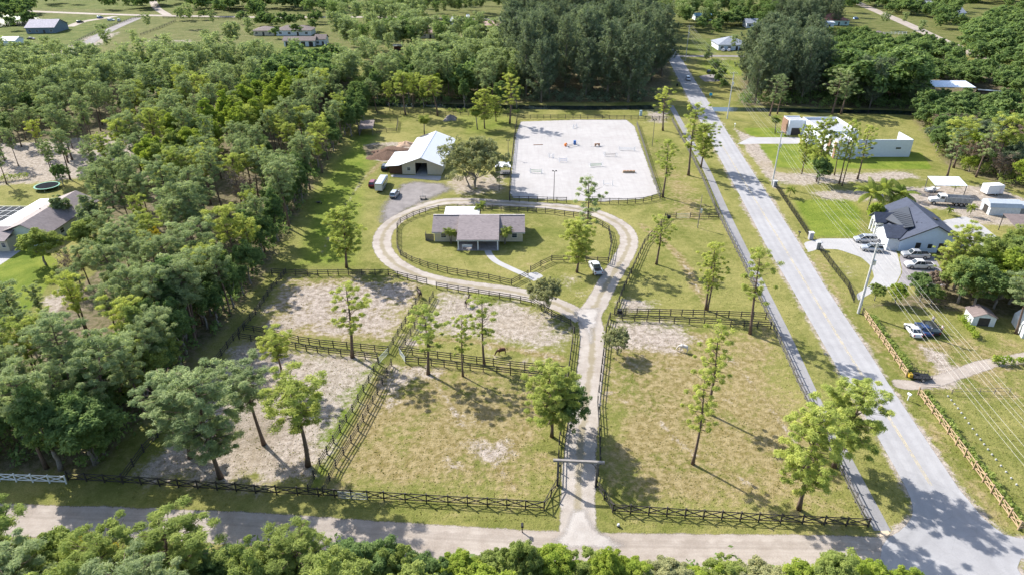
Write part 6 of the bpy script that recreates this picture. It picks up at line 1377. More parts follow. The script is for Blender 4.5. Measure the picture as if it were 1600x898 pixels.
# pool cage: dark screen panels in a white frame
O = Vector((-131.5, 150.0, 0)); t = thing('pool_enclosure', 'screened pool enclosure with white frame behind the brown roofed house', 'enclosure', O, -0.02)
M_SCR = plain('dark_screen', (0.05, 0.055, 0.06), 0.95, spec=0.05)
for i in range(4):
    for j in range(4):
        MB().box(i * 2.0 + 0.05, i * 2.0 + 1.95, j * 3.2 + 0.05, j * 3.2 + 3.15, 3.0, 3.03).build('screen_panel', M_SCR, t)
m = MB()
for i in range(5): MB().box(i * 2.0 - 0.04, i * 2.0 + 0.04, 0, 12.8, 3.035, 3.1).build('frame_bar', M_TRIM, t)
for j in range(5): MB().box(0, 8.0, j * 3.2 - 0.05, j * 3.2 + 0.05, 3.105, 3.16).build('frame_bar', M_TRIM, t)
for i in (0, 4):
    for j in range(5): MB().box(i * 2.0 - 0.05, i * 2.0 + 0.05, j * 3.2 - 0.05, j * 3.2 + 0.05, -0.05, 3.0).build('post', M_TRIM, t)
O = G(75, 295); t = thing('trampoline', 'round trampoline with green rim behind the brown roofed house', 'trampoline', O)
r0, r1 = 2.9, 3.3; n = 28; m = MB()
for k in range(n):
    a, b = 2 * math.pi * k / n, 2 * math.pi * (k + 1) / n
    m.solid([(r0 * math.cos(a), r0 * math.sin(a), 0.9), (r1 * math.cos(a), r1 * math.sin(a), 0.9), (r1 * math.cos(b), r1 * math.sin(b), 0.9), (r0 * math.cos(b), r0 * math.sin(b), 0.9)], (0, 0, 0.08))
m.build('rim', plain('green_pad', (0.05, 0.26, 0.17), 0.6), t)
MB().prism([(2.9 * math.cos(2 * math.pi * k / n), 2.9 * math.sin(2 * math.pi * k / n)) for k in range(n)], 0.88, 0.91).build('mat', plain('black_mat2', (0.012, 0.015, 0.02), 0.95, spec=0.03), t)
for k in range(6): MB().tube([(3.1 * math.cos(k), 3.1 * math.sin(k), -0.05), (3.1 * math.cos(k), 3.1 * math.sin(k), 0.9)], 0.04, 6).build('leg', M_GALV, t)

# --- far houses
def far_house(name, label, pl, pr, py, depth, hw, hr, roof, wall, rz=0.0, hip=False, wins=4, cat='house'):
    a, b = G(pl, py), G(pr, py); W = (b - a).length; t = thing(name, label, cat, a, math.atan2(b.y - a.y, b.x - a.x) + rz)
    MB().box(0, W, 0, depth, -0.1, hw).build('wall', wall, t)
    o = 0.6; y = depth / 2; i = y if hip else -o
    if hip:
        MB().solid([(-o, -o, hw), (W + o, -o, hw), (W - i, y, hr), (i, y, hr)], (0, 0, 0.1)).build('roof', roof, t); MB().solid([(W + o, depth + o, hw), (-o, depth + o, hw), (i, y + 0.01, hr), (W - i, y + 0.01, hr)], (0, 0, 0.1)).build('roof', roof, t)
        MB().solid([(-o, depth + o, hw), (-o, -o, hw), (i - 0.01, y, hr)], (0, 0, 0.1)).build('roof', roof, t); MB().solid([(W + o, -o, hw), (W + o, depth + o, hw), (W - i + 0.01, y, hr)], (0, 0, 0.1)).build('roof', roof, t)
    else:
        roof_slab((-o, -o, hw - 0.1), (W + o, -o, hw - 0.1), (W + o, y, hr), (-o, y, hr)).build('roof', roof, t); roof_slab((-o, y + 0.003, hr), (W + o, y + 0.003, hr), (W + o, depth + o, hw - 0.1), (-o, depth + o, hw - 0.1)).build('roof', roof, t)
        for x0 in (0.0, W - 0.2): MB().solid([(x0, 0.05, hw), (x0, depth - 0.05, hw), (x0, y, hr - 0.12)], (0.2, 0, 0)).build('gable', wall, t)
    for k in range(wins):
        x0 = W * (k + 0.5) / wins
        if k == wins // 2: door(t, x0, 0, 0, 1.2, 2.2, 's')
        else: window(t, x0, 0, 0.9, 1.8, 1.3, 's')
    return t, W
M_SLATE = plain('slate_blue_siding', (0.13, 0.17, 0.21), 0.7, var=0.15); M_WHB = plain('white_blue_block', (0.62, 0.66, 0.72), 0.7, var=0.1)
t, W = far_house('farmhouse', 'slate blue farmhouse with grey patchy roof in the far western corner', 42, 84, 53, 20, 3.6, 7.5, shingle('patchy_grey_shingles', (0.42, 0.38, 0.42), 0.5), M_SLATE, 0.12)
far_house('farm_shed', 'white shed with pale roof at the far western edge', -30, 22, 72, 10, 2.8, 4.2, plain('pale_blue_roof', (0.62, 0.66, 0.68), 0.5), M_WHB, 0.1)
far_house('ranch_bungalow', 'white bungalow with brown roof behind the far stable', 432, 486, 56, 12, 3.2, 5.6, S_UMB, M_WHB, 0.0, True)
far_house('ranch_bungalow', 'low brown roofed house partly behind far trees west of the stable', 396, 428, 56, 12, 3.0, 5.0, S_UMB, M_CREAM, 0.0, True, 3)
t, W = far_house('stable', 'long white stable row with brown roof and dark stall openings', 444, 492, 73, 8, 3.2, 5.0, S_UMB, M_WHB, 0.03, False, 0)
for k in range(4): MB().box(W * (k + 0.5) / 4 - 1.2, W * (k + 0.5) / 4 + 1.2, -0.06, -0.003, 0, 2.6).build('stall_opening', M_INSIDE, t)
far_house('tack_room', 'small brown block with white doors at the end of the far stable', 493, 509, 71, 8, 3.4, 5.6, S_UMB, M_WHB, 0, False, 2, 'shed')
far_house('pine_house', 'grey roofed house standing among the tall far pines', 650, 686, 60, 14, 3.0, 6.5, S_PINK, M_CREAM, 0.05, True)
far_house('red_shed', 'small dark red shed with pale roof at the far strip of trees', 616, 628, 82, 5, 3.4, 4.0, plain('pale_tin_roof', (0.42, 0.44, 0.42), 0.6), plain('barn_red_boards', (0.12, 0.045, 0.035), 0.8), 0, False, 1, 'shed')
far_house('pink_roof_house', 'long pink tiled house beside the far white road', 748, 792, 48, 14, 3.0, 5.4, S_PINK, M_CREAM, 0.0, True)
far_house('pink_roof_house', 'small pink roofed wing before the long pink tiled house', 722, 746, 66, 10, 2.8, 5.0, S_PINK, M_CREAM, 0.0, True, 2)
far_house('blue_roof_bungalow', 'blue grey roofed bungalow beyond the canal by the road', 1122, 1168, 79, 16, 3.0, 6.5, S_BLUE, M_WHB, 0.0, True)
far_house('red_roof_house', 'red tiled house with pale green wall among the far lawns', 1284, 1326, 40, 16, 3.2, 7.0, S_RED, plain('pale_green_wall', (0.42, 0.55, 0.50), 0.8), 0.0, True)
far_house('long_white_garage', 'low white garage block before the red tiled house', 1276, 1302, 44, 8, 3.4, 3.9, plain('pale_blue_tin', (0.60, 0.64, 0.68), 0.5), M_WHB, 0, False, 2, 'garage')
far_house('brown_hip_house', 'brown hip roofed house beside the far avenue', 1352, 1390, 68, 14, 3.0, 6.5, S_UMB, plain('peach_wall', (0.55, 0.42, 0.35), 0.8), -0.25, True)
far_house('hidden_house', 'dark pink roofed house sunk among the northeast trees', 1432, 1496, 122, 14, 3.0, 6.0, shingle('dusky_tiles', (0.22, 0.17, 0.17)), M_CREAM, 0.0, True)
far_house('far_white_house', 'small white gabled house at the far northeast tree line', 1488, 1510, 28, 12, 3.2, 6.5, S_BLUE, M_WHB, 0.2, False, 2)
far_house('far_shaded_house', 'pale far building half hidden by trees at the top edge', 1436, 1466, 14, 12, 3.2, 5.5, S_BLUE, M_WHB, 0.0, False, 3)
far_house('tree_hidden_house', 'blue roofed far house peeping between trees north of the road', 1086, 1112, 32, 10, 3.0, 4.5, plain('bright_blue_tarp', (0.16, 0.32, 0.45), 0.5), M_WHB, 0, False, 2)
far_house('tree_hidden_house', 'white far house peeping between trees above the bungalow', 1166, 1186, 44, 10, 3.0, 5.5, S_BLUE, M_WHB, 0, False, 2)
canopy('white open sided carport among the far northeast trees', G(1480, 148), 17.0, 9.0, 4.0, plain('white_blue_tin', (0.66, 0.71, 0.78), 0.4), -0.06, 'carport', tilt=0.2)
# ------------------------------------------------------------------ vehicles
def paint(name, col, metal=0.3):
    if name in MATS: return MATS[name]
    m, t, o = mat_new(name); q = NT(t); p = q.n('BsdfPrincipled')
    co = q.n('TexCoord').outputs['Object']
    q.l(q.mix(q.mapr(q.noise(2.0, 4, 0.6, co), 0.35, 0.7, 0, 0.25), col, tuple(c * 0.8 for c in col)), p.inputs['Base Color'])
    p.inputs['Roughness'].default_value = 0.32; p.inputs['Metallic'].default_value = metal; p.inputs['Coat Weight'].default_value = 0.4; p.inputs['Coat Roughness'].default_value = 0.1
    q.l(p.outputs[0], o.inputs[0]); MATS[name] = m; return m
M_TYRE = plain('black_rubber', (0.02, 0.02, 0.02), 0.85); M_RIM = plain('alloy', (0.45, 0.46, 0.47), 0.3, 0.7); M_LAMP = plain('lamp_glass', (0.75, 0.75, 0.72), 0.2); M_TAIL = plain('red_lamp', (0.35, 0.02, 0.02), 0.3); M_BLK = plain('black_plastic', (0.025, 0.025, 0.027), 0.6)
CARS = { # length, width, belt, roof, cabin base rear/front, cabin roof rear/front, hood height, tail height
 'sedan': (4.6, 1.82, 0.92, 1.43, -1.75, 1.05, -1.05, 0.25, 0.78, 0.92), 'suv': (4.7, 1.9, 1.05, 1.72, -2.28, 1.15, -2.05, 0.45, 0.98, 1.05),
 'van': (5.1, 1.98, 1.08, 1.80, -2.48, 1.55, -2.3, 0.55, 0.98, 1.08), 'pickup': (5.8, 2.02, 1.12, 1.88, -0.95, 1.45, -0.75, 0.75, 1.08, 1.12)}
def wheel(t, x, y, r, s_):
    n = 14; w = 0.22; m = MB(); ring = [(x + r * math.cos(2 * math.pi * k / n), r + r * math.sin(2 * math.pi * k / n)) for k in range(n)]
    m.solid([(a, y - w / 2, b) for a, b in ring], (0, w, 0)); o = m.build('wheel', M_TYRE, t)
    rr = r * 0.62; yy = y + s_ * (w / 2 + 0.003)
    MB().solid([(x + rr * math.cos(2 * math.pi * k / n), yy, r + rr * math.sin(2 * math.pi * k / n)) for k in range(n)], (0, s_ * 0.03, 0)).build('rim', M_RIM, o)
def car(kind, label, tail, nose, mat, name='parked_car', cat='car', roofm=None, black_roof=False, group=None):
    L, W, belt, roof, cb0, cb1, cr0, cr1, hh, th = CARS[kind]
    a, b = G(*tail), G(*nose); c = (a + b) / 2; d = b - a
    t = thing(name, label, cat, c, math.atan2(d.y, d.x), group); w = W / 2
    xs = [-L / 2, -L / 2 + 0.15, cb0 if kind in ('sedan', 'pickup') else -L / 2 + 0.4, 0, cb1, L / 2 - 0.45, L / 2 - 0.08, L / 2]
    tz = [th - 0.25, th - 0.02, belt if kind != 'pickup' else th, belt, belt - 0.02, hh - 0.03, hh - 0.14, hh - 0.3]
    ws = [w * 0.86, w * 0.96, w, w, w, w * 0.96, w * 0.85, w * 0.72]
    m = MB(); n = 8
    for x, z, ww in zip(xs, tz, ws):
        m.v += [(x, -ww * 0.94, 0.26), (x, -ww, 0.42), (x, -ww * 1.0, z - 0.16), (x, -ww * 0.90, z), (x, ww * 0.90, z), (x, ww, z - 0.16), (x, ww, 0.42), (x, ww * 0.94, 0.26)]
    for i in range(len(xs) - 1):
        for k in range(n):
            m.f.append((i * n + k, i * n + (k + 1) % n, (i + 1) * n + (k + 1) % n, (i + 1) * n + k))
    m.f.append(tuple(range(n - 1, -1, -1))); e_ = (len(xs) - 1) * n; m.f.append(tuple(e_ + k for k in range(n)))
    body = m.build('body', mat, t, smooth=False)
    # greenhouse: roof with pillars, panes set proud of it
    wb, wr = w * 0.88, w * 0.70
    base = [(cb0, -wb, belt - 0.02), (cb1, -wb, belt - 0.02), (cb1, wb, belt - 0.02), (cb0, wb, belt - 0.02)]
    tp = [(cr0, -wr, roof - 0.05), (cr1, -wr, roof - 0.06), (cr1, wr, roof - 0.06), (cr0, wr, roof - 0.05)]
    tp2 = [(cr0 + 0.12, -wr * 0.85, roof), (cr1 - 0.15, -wr * 0.85, roof), (cr1 - 0.15, wr * 0.85, roof), (cr0 + 0.12, wr * 0.85, roof)]
    g = MB(); g.v = base + tp + tp2
    for o_ in (0, 4):
        for k in range(4): g.f.append((o_ + k, o_ + (k + 1) % 4, o_ + 4 + (k + 1) % 4, o_ + 4 + k))
    g.f.append((8, 9, 10, 11)); g.build('cabin', roofm or mat, t)
    def pane(nm, q4, inset=0.12):
        q4 = [Vector(p) for p in q4]; cc = sum(q4, Vector()) / 4; nn = (q4[1] - q4[0]).cross(q4[3] - q4[0]).normalized()
        MB().poly([cc + (p - cc) * (1 - inset) + nn * 0.012 for p in q4]).build(nm, GL, t)
    pane('windscreen', [base[1], base[2], tp[2], tp[1]]); pane('rear_window', [base[3], base[0], tp[0], tp[3]])
    f = 0.48
    lp = lambda p, q_, s_: tuple(Vector(p).lerp(Vector(q_), s_))
    pane('side_window', [base[0], lp(base[0], base[1], f), lp(tp[0], tp[1], f), tp[0]]); pane('side_window', [lp(base[0], base[1], f), base[1], tp[1], lp(tp[0], tp[1], f)])
    pane('side_window', [base[2], lp(base[2], base[3], 1 - f), lp(tp[2], tp[3], 1 - f), tp[2]]); pane('side_window', [lp(base[2], base[3], 1 - f), base[3], tp[3], lp(tp[2], tp[3], 1 - f)])
    r = 0.40 if kind == 'pickup' else 0.34
    for x in (-L * 0.30, L * 0.31):
        for s_ in (-1, 1): wheel(t, x, s_ * (w - 0.08), r, s_)
    for s_ in (-1, 1):
        MB().box(L / 2 - 0.16, L / 2 - 0.03, s_ * w * 0.55 - 0.16, s_ * w * 0.55 + 0.16, hh - 0.32, hh - 0.16).build('headlight', M_LAMP, t)
        MB().box(-L / 2 - 0.02, -L / 2 + 0.06, s_ * w * 0.74 - 0.1, s_ * w * 0.74 + 0.1, th - 0.42, th - 0.14).build('taillight', M_TAIL, t)
        MB().box(cb1 - 0.35, cb1 - 0.15, s_ * (w + 0.08) - 0.08, s_ * (w + 0.08) + 0.08, belt, belt + 0.14).build('mirror', M_BLK, t)
    MB().box(L / 2 - 0.12, L / 2 + 0.03, -w * 0.7, w * 0.7, 0.3, 0.5).build('bumper', M_BLK if kind != 'sedan' else mat, t); MB().box(-L / 2 - 0.06, -L / 2 + 0.08, -w * 0.8, w * 0.8, 0.32, 0.52).build('bumper', M_BLK if kind != 'sedan' else mat, t)
    if kind == 'pickup':
        MB().box(-L / 2 + 0.12, cb0 - 0.08, -w * 0.78, w * 0.78, th - 0.01, th + 0.012).build('bed', M_BLK, t)
        for s_ in (-1, 1): MB().box(-L / 2 + 0.05, cb0 - 0.02, s_ * w * 0.86 - 0.06, s_ * w * 0.86 + 0.06, th - 0.02, th + 0.07).build('bed_rail', mat, t)
        MB().box(-L / 2 + 0.02, -L / 2 + 0.1, -w * 0.8, w * 0.8, th - 0.03, th + 0.07).build('tailgate', mat, t)
    return t
P_WHITE = paint('white_paint', (0.60, 0.60, 0.61), 0.0); P_SILV = paint('silver_paint', (0.50, 0.51, 0.53), 0.5); P_BLK = paint('black_paint', (0.02, 0.02, 0.022), 0.2); P_NAVY = paint('navy_paint', (0.03, 0.06, 0.16), 0.3); P_RED = paint('maroon_paint', (0.22, 0.02, 0.035), 0.3); P_BLUE = paint('blue_paint', (0.08, 0.16, 0.30), 0.3); P_GREY = paint('grey_paint', (0.16, 0.18, 0.21), 0.4)
car('pickup', 'white pickup with black bed parked on the grass by the loop drive', (937, 434), (924, 411), P_WHITE, 'pickup_truck', 'pickup')
car('suv', 'silver hatchback parked on the gravel before the barn', (612, 313), (622, 300), P_SILV, cat='car')
car('suv', 'maroon car parked beside the horse trailer', (579, 296), (588, 284), P_RED)
car('suv', 'black car tucked beside the barn lean-to', (600, 268), (604, 261), P_BLK)
car('suv', 'silver car driving on the asphalt road', (1072, 120), (1078, 131), P_SILV, 'car')
car('suv', 'black car parked on the grey drive beyond the canal', (1105, 115), (1118, 116), P_BLK)
car('van', 'silver van parked at the garage of the charcoal roofed house', (1369, 378), (1333, 377), P_SILV)
car('suv', 'silver blue car parked beside the silver van', (1378, 393), (1345, 390), P_SILV)
car('pickup', 'silver pickup parked along the charcoal roofed house wall', (1450, 403), (1408, 401), P_SILV, 'pickup_truck', 'pickup')
car('pickup', 'white pickup parked on the grey pavers', (1456, 419), (1413, 417), P_WHITE, 'pickup_truck', 'pickup')
car('sedan', 'white car parked in the yard behind the tan fence', (1434, 530), (1417, 508), P_WHITE)
car('sedan', 'dark blue car with red tail lights parked beside the white car', (1450, 527), (1434, 507), P_NAVY)
car('suv', 'black car parked beyond the dark blue car in the yard', (1460, 525), (1446, 506), P_BLK)
car('suv', 'black car parked in the sandy lot of the wood', (246, 236), (258, 229), P_BLK)
car('suv', 'dark car on the far drive nearest the slate blue farmhouse', (118, 37), (133, 35), P_BLK)
car('suv', 'blue car on the far drive by the white road', (150, 30), (164, 28), P_BLUE)
car('van', 'white van at the end of the far farmhouse drive', (168, 33), (180, 33), P_WHITE)
car('pickup', 'white truck beside the white van on the far drive', (184, 36), (188, 31), P_WHITE, 'pickup_truck', 'pickup')
car('sedan', 'dark car on the lawn before the slate blue farmhouse', (38, 62), (60, 62), P_BLK)
car('sedan', 'white car left one of two at the blue roofed bungalow', (1128, 83), (1132, 77), P_WHITE)
car('sedan', 'white car right one of two at the blue roofed bungalow', (1137, 83), (1141, 77), P_WHITE)
car('suv', 'black car at the garage of the blue roofed bungalow', (1157, 79), (1165, 79), P_BLK)
car('suv', 'blue car on the lawn by the red tiled house', (1330, 31), (1344, 30), P_BLUE)
car('sedan', 'pale blue car at the brown hip roofed house', (1397, 66), (1411, 66), P_SILV)
car('van', 'dark van parked along the far lane in the northeast, first of two', (1447, 22), (1459, 22), P_GREY)
car('van', 'dark van parked along the far lane in the northeast, second of two', (1461, 24), (1474, 24), P_BLK)
car('pickup', 'pale truck parked near the pink tiled far house', (777, 31), (789, 30), P_WHITE, 'pickup_truck', 'pickup')
# horse trailer
a, b = G(592, 301), G(607, 275); d = b - a; t = thing('horse_trailer', 'long silver white horse trailer parked between the maroon and silver cars', 'trailer', a, math.atan2(d.y, d.x)); L = 8.6
MB().solid([(0, -1.1, 0.5), (0, 1.1, 0.5), (0, 1.1, 2.3), (0, 0.85, 2.55), (0, -0.85, 2.55), (0, -1.1, 2.3)], (L - 1.2, 0, 0)).build('body', P_SILV, t)
MB().solid([(L - 1.197, -1.05, 0.8), (L - 1.197, 1.05, 0.8), (L - 1.197, 1.05, 2.25), (L - 1.197, -1.05, 2.25)], (1.0, 0, 0)).build('nose', P_WHITE, t)
for k in range(4):
    for s_ in (-1, 1): MB().box(1.0 + k * 1.5, 1.9 + k * 1.5, s_ * 1.103 - 0.01, s_ * 1.103 + 0.01, 1.5, 2.0).build('window', GL, t)
for k in range(3): MB().box(1.2 + k * 2.0, 1.9 + k * 2.0, -0.35, 0.35, 2.552, 2.62).build('roof_vent', P_WHITE, t)
for x in (2.6, 3.6):
    for s_ in (-1, 1): wheel(t, x, s_ * 1.0, 0.36, s_)
MB().box(-0.04, -0.003, -0.95, 0.95, 0.55, 2.2).build('rear_door', P_WHITE, t)
MB().tube([(L - 0.2, 0, 0.6), (L + 0.9, 0, 0.55)], 0.07, 6).build('hitch', M_BLK, t)
# dump truck
a, b = G(1512, 322), G(1450, 318); d = b - a; t = thing('dump_truck', 'white dump truck with grey tipper body parked in the sandy yard', 'truck', a, math.atan2(d.y, d.x)); L = d.length
M_DUMP = plain('scuffed_grey_steel', (0.36, 0.36, 0.36), 0.6, 0.2, var=0.3)
MB().box(0, L, -0.45, 0.45, 0.7, 1.0).build('chassis', M_BLK, t)
MB().solid([(-0.2, -1.25, 1.05), (L * 0.62, -1.25, 1.05), (L * 0.62, -1.25, 2.5), (-0.5, -1.25, 2.5)], (0, 0.1, 0)).build('tipper_side', M_DUMP, t); MB().solid([(-0.2, 1.15, 1.05), (L * 0.62, 1.15, 1.05), (L * 0.62, 1.15, 2.5), (-0.5, 1.15, 2.5)], (0, 0.1, 0)).build('tipper_side', M_DUMP, t)
MB().box(-0.2, L * 0.62, -1.15, 1.15, 1.05, 1.2).build('tipper_floor', M_DUMP, t); MB().box(L * 0.62 - 0.1, L * 0.62 + 0.003, -1.149, 1.149, 1.2, 2.9).build('tipper_front', P_WHITE, t)
for k in range(6):
    for s_ in (-1, 1): MB().box(0.4 + k * L * 0.1, 0.52 + k * L * 0.1, s_ * 1.3 - 0.05, s_ * 1.3 + 0.05, 1.1, 2.45).build('tipper_rib', M_DUMP, t)
MB().solid([(L * 0.65, -1.1, 1.0), (L * 0.80, -1.1, 1.0), (L * 0.80, -1.1, 1.9), (L * 0.77, -1.1, 2.75), (L * 0.65, -1.1, 2.8)], (0, 2.2, 0)).build('cab', P_WHITE, t)
MB().solid([(L * 0.80 + 0.003, -0.95, 0.8), (L, -0.9, 0.8), (L, -0.9, 1.5), (L * 0.80 + 0.003, -0.95, 1.9)], (0, 1.85, 0)).build('hood', P_WHITE, t)
MB().solid([(L * 0.803, -0.95, 1.95), (L * 0.803, 0.95, 1.95), (L * 0.776, 0.95, 2.6), (L * 0.776, -0.95, 2.6)], (0.02, 0, 0.01)).build('windscreen', GL, t)
for s_ in (-1, 1): MB().box(L * 0.67, L * 0.76, s_ * 1.105 - 0.01, s_ * 1.105 + 0.01, 1.9, 2.5).build('side_window', GL, t)
for x in (0.9, 2.1, 3.3, L * 0.9):
    for s_ in (-1, 1): wheel(t, x, s_ * 1.05, 0.5, s_)
# box trailer, boat, flatbed and yard things
a, b = G(1536, 304), G(1561, 303); d = b - a; t = thing('box_trailer', 'white box trailer parked beside the thicket', 'trailer', a, math.atan2(d.y, d.x)); L = d.length
MB().solid([(0, -1.2, 0.5), (L, -1.2, 0.5), (L, -1.2, 2.7), (0.2, -1.2, 2.8), (0, -1.2, 2.6)], (0, 2.6, 0)).build('body', P_WHITE, t); MB().box(0.02, L - 0.02, -1.15, 1.35, 2.83, 2.86).build('roof', M_WMETAL, t)
for s_ in (-1, 1): wheel(t, L * 0.55, s_ * 1.15 + 0.1, 0.34, s_); wheel(t, L * 0.72, s_ * 1.15 + 0.1, 0.34, s_)
MB().box(L * 0.74, L * 0.92, -1.24, -1.203, 0.6, 2.2).build('side_door', plain('printed_panel', (0.62, 0.55, 0.57), 0.5), t)
MB().tube([(L, 0, 0.6), (L + 1.0, 0, 0.5)], 0.06, 6).build('hitch', M_BLK, t)
a, b = G(1446, 300), G(1460, 299); d = b - a; t = thing('small_boat', 'small white boat lying beside the three panel carport', 'boat', a, math.atan2(d.y, d.x)); L = 4.6
MB().solid([(0, -0.8, 0.7), (L * 0.6, -0.85, 0.75), (L, 0, 0.85), (L * 0.6, 0.85, 0.75), (0, 0.8, 0.7)], (0, 0, 0.12)).build('gunwale', P_WHITE, t)
MB().solid([(0, -0.5, 0.15), (L * 0.55, -0.45, 0.15), (L * 0.85, 0, 0.25), (L * 0.55, 0.45, 0.15), (0, 0.5, 0.15)], (0, 0, 0.549)).build('hull', P_WHITE, t)
MB().box(L * 0.35, L * 0.6, -0.4, 0.4, 0.873, 1.2).build('console', M_TRIM, t)
a, b = G(1416, 590), G(1452, 592); d = b - a; t = thing('flat_trailer', 'black flatbed trailer with yellow box parked at the tan fence end', 'trailer', a, math.atan2(d.y, d.x)); L = d.length
MB().box(0.8, L, -0.8, 0.8, 0.45, 0.6).build('deck', M_BLK, t); MB().box(0.2, 0.75, -0.4, 0.4, 0.35, 0.95).build('yellow_box', plain('yellow_plastic', (0.40, 0.27, 0.03), 0.5), t)
for k in range(6):
    for s_ in (-1, 1): MB().box(0.9 + k * (L - 1) / 5, 0.96 + k * (L - 1) / 5, s_ * 0.8 - 0.03, s_ * 0.8 + 0.03, 0.6, 1.1).build('stake', M_BLK, t)
for s_ in (-1, 1): MB().box(0.85, L, s_ * 0.8 - 0.025, s_ * 0.8 + 0.025, 1.1, 1.16).build('side_rail', M_BLK, t); wheel(t, L * 0.6, s_ * 0.95, 0.32, s_)
MB().tube([(1.6, 0.4, 0.62), (1.6, 0.4, 0.85)], 0.33, 12).build('spare_wheel', M_TYRE, t)
# motor homes on the far road, dark bus in the northeast
def bus(label, tail, nose, h, mat, name='motor_home', cat='motor home', roofm=None):
    a, b = G(*tail), G(*nose); d = b - a; L = d.length; t = thing(name, label, cat, a, math.atan2(d.y, d.x))
    MB().solid([(0, -1.25, 0.45), (L, -1.25, 0.45), (L, -1.25, h * 0.6), (L - 0.5, -1.25, h), (0, -1.25, h)], (0, 2.5, 0)).build('body', mat, t)
    MB().box(0.1, L - 0.6, -1.15, 1.15, h + 0.003, h + 0.08).build('roof', roofm or M_WMETAL, t)
    n = max(2, int(L / 1.8))
    for k in range(n):
        for s_ in (-1, 1): MB().box(0.5 + k * 1.6, 1.6 + k * 1.6, s_ * 1.255 - 0.008, s_ * 1.255 + 0.008, h * 0.5, h * 0.8).build('side_window', GL, t)
    MB().poly([(L + 0.01, -1.05, h * 0.62), (L + 0.01, 1.05, h * 0.62), (L - 0.42, 1.05, h * 0.95), (L - 0.42, -1.05, h * 0.95)]).build('windscreen', GL, t)
    for x in (L * 0.2, L * 0.8):
        for s_ in (-1, 1): wheel(t, x, s_ * 1.15, 0.45, s_)
    return t
bus('pale motor home parked on the far grass by the white road', (705, 40), (709, 33), 3.0, P_WHITE)
bus('large white motor home beside the pale one on the far grass', (732, 42), (731, 30), 3.4, P_WHITE)
bus('long dark bus parked by the far white carport', (1586, 157), (1522, 152), 3.2, P_BLK, 'bus', 'bus', P_GREY)

# ------------------------------------------------------------------ poles and wires
M_CONCP = plain('pale_concrete_pole', (0.50, 0.49, 0.48), 0.8); M_WOODP = plain('grey_wood_pole', (0.24, 0.21, 0.18), 0.9)
def utility_pole(label, bx, by, top, mat=M_CONCP, arms=1, r=0.22, base=None, h=None):
    b = G(bx, by) if base is None else base; h = h or hgt(bx, by, top)
    t = thing('utility_pole', label, 'utility pole', b, -YAW)
    MB().tube([(0, 0, -0.3), (0, 0, h)], [r, r * 0.6], 10).build('shaft', mat, t)
    for k in range(arms):
        z = h - 0.5 - 2.6 * k; MB().box(-1.3, 1.3, -0.07, 0.07, z, z + 0.14).build('cross_arm', M_GREYWOOD, t)
        for x in (-1.2, -0.5, 0.5, 1.2): MB().tube([(x, 0, z + 0.14), (x, 0, z + 0.4)], [0.06, 0.04], 6).build('insulator', M_TRIM, t)
    MB().tube([(0.35, -0.1, h - 4.6), (0.35, -0.1, h - 3.6)], 0.24, 10).build('transformer', M_GALV, t)
    return b, h
b1, h1 = utility_pole('white utility pole by the canal near the road', 1136, 186, 113)
b2, h2 = utility_pole('white utility pole before the white flat roofed house', 1206, 290, 205)
b3, h3 = utility_pole('white utility pole at the foot of the curved house drive', 1341, 489, 379, arms=1, r=0.28)
b0, h0 = utility_pole('thin utility pole beyond the canal by the grey lane', 1071, 95, 40)
b4 = b3 + (b3 - b2)
b4, h4 = utility_pole('white utility pole by the yard fence, next along from the drive', 0, 0, 0, base=b4, h=h3)
utility_pole('bare wooden pole in the upper east paddock', 1090, 356, 305, M_WOODP, 0, 0.11)
M_WIRE = plain('aluminium_wire', (0.34, 0.33, 0.31), 0.45, 0.4, var=0.05)
def wire(a, b, sag, label, r=0.012, group=None):
    n = 24; pts = [a.lerp(b, k / n) + Vector((0, 0, -4 * sag * (k / n) * (1 - k / n))) for k in range(n + 1)]
    o = MB().tube([p - a for p in pts], r, 5).build('power_line', M_WIRE, None, a)
    tag(o, label, 'power line', group)
def arm_pt(b, h, x, dz=-0.1): return b + EAST * x + Vector((0, 0, h + dz))
spans = (((b0, h0), (b1, h1), 'beyond the canal'), ((b1, h1), (b2, h2), 'between the canal pole and the white house pole'), ((b2, h2), (b3, h3), 'from the white house pole to the drive pole'), ((b3, h3), (b4, h4), 'over the yard from the curved drive pole'))
for (p, hp), (q_, hq), w in spans:
    for x in (-1.2, -0.5, 0.5, 1.2): wire(arm_pt(p, hp, x), arm_pt(q_, hq, x), 0.9, 'top power line on the cross arms ' + w, group='top power lines ' + w)
    for dz in (-3.0, -4.2, -5.0): wire(arm_pt(p, hp, 0.12, dz), arm_pt(q_, hq, 0.12, dz), 1.2, 'lower cable on the poles ' + w, 0.015, 'lower cables ' + w)
# arena and yard lamp posts
def lamp_post(label, bx, by, top, double=True):
    b = G(bx, by); h = hgt(bx, by, top); t = thing('lamp_post', label, 'lamp post', b)
    MB().tube([(0, 0, -0.2), (0, 0, h)], [0.10, 0.07], 8).build('pole', M_GREYWOOD, t)
    MB().box(-0.5, 0.5, -0.05, 0.05, h, h + 0.08).build('cross_arm', M_GREYWOOD, t)
    for x in (-0.42, 0.42): MB().box(x - 0.2, x + 0.2, -0.3, 0.0, h + 0.08, h + 0.32).build('lamp_head', M_BLK, t)
lamp_post('lamp post with twin heads at the front of the riding arena', 865, 315, 268)
lamp_post('thin lamp post east of the riding arena', 1019, 229, 188)
lamp_post('thin lamp post behind the west side of the riding arena', 794, 247, 220)
lamp_post('lamp post beside the white viewing shelter', 780, 298, 262)

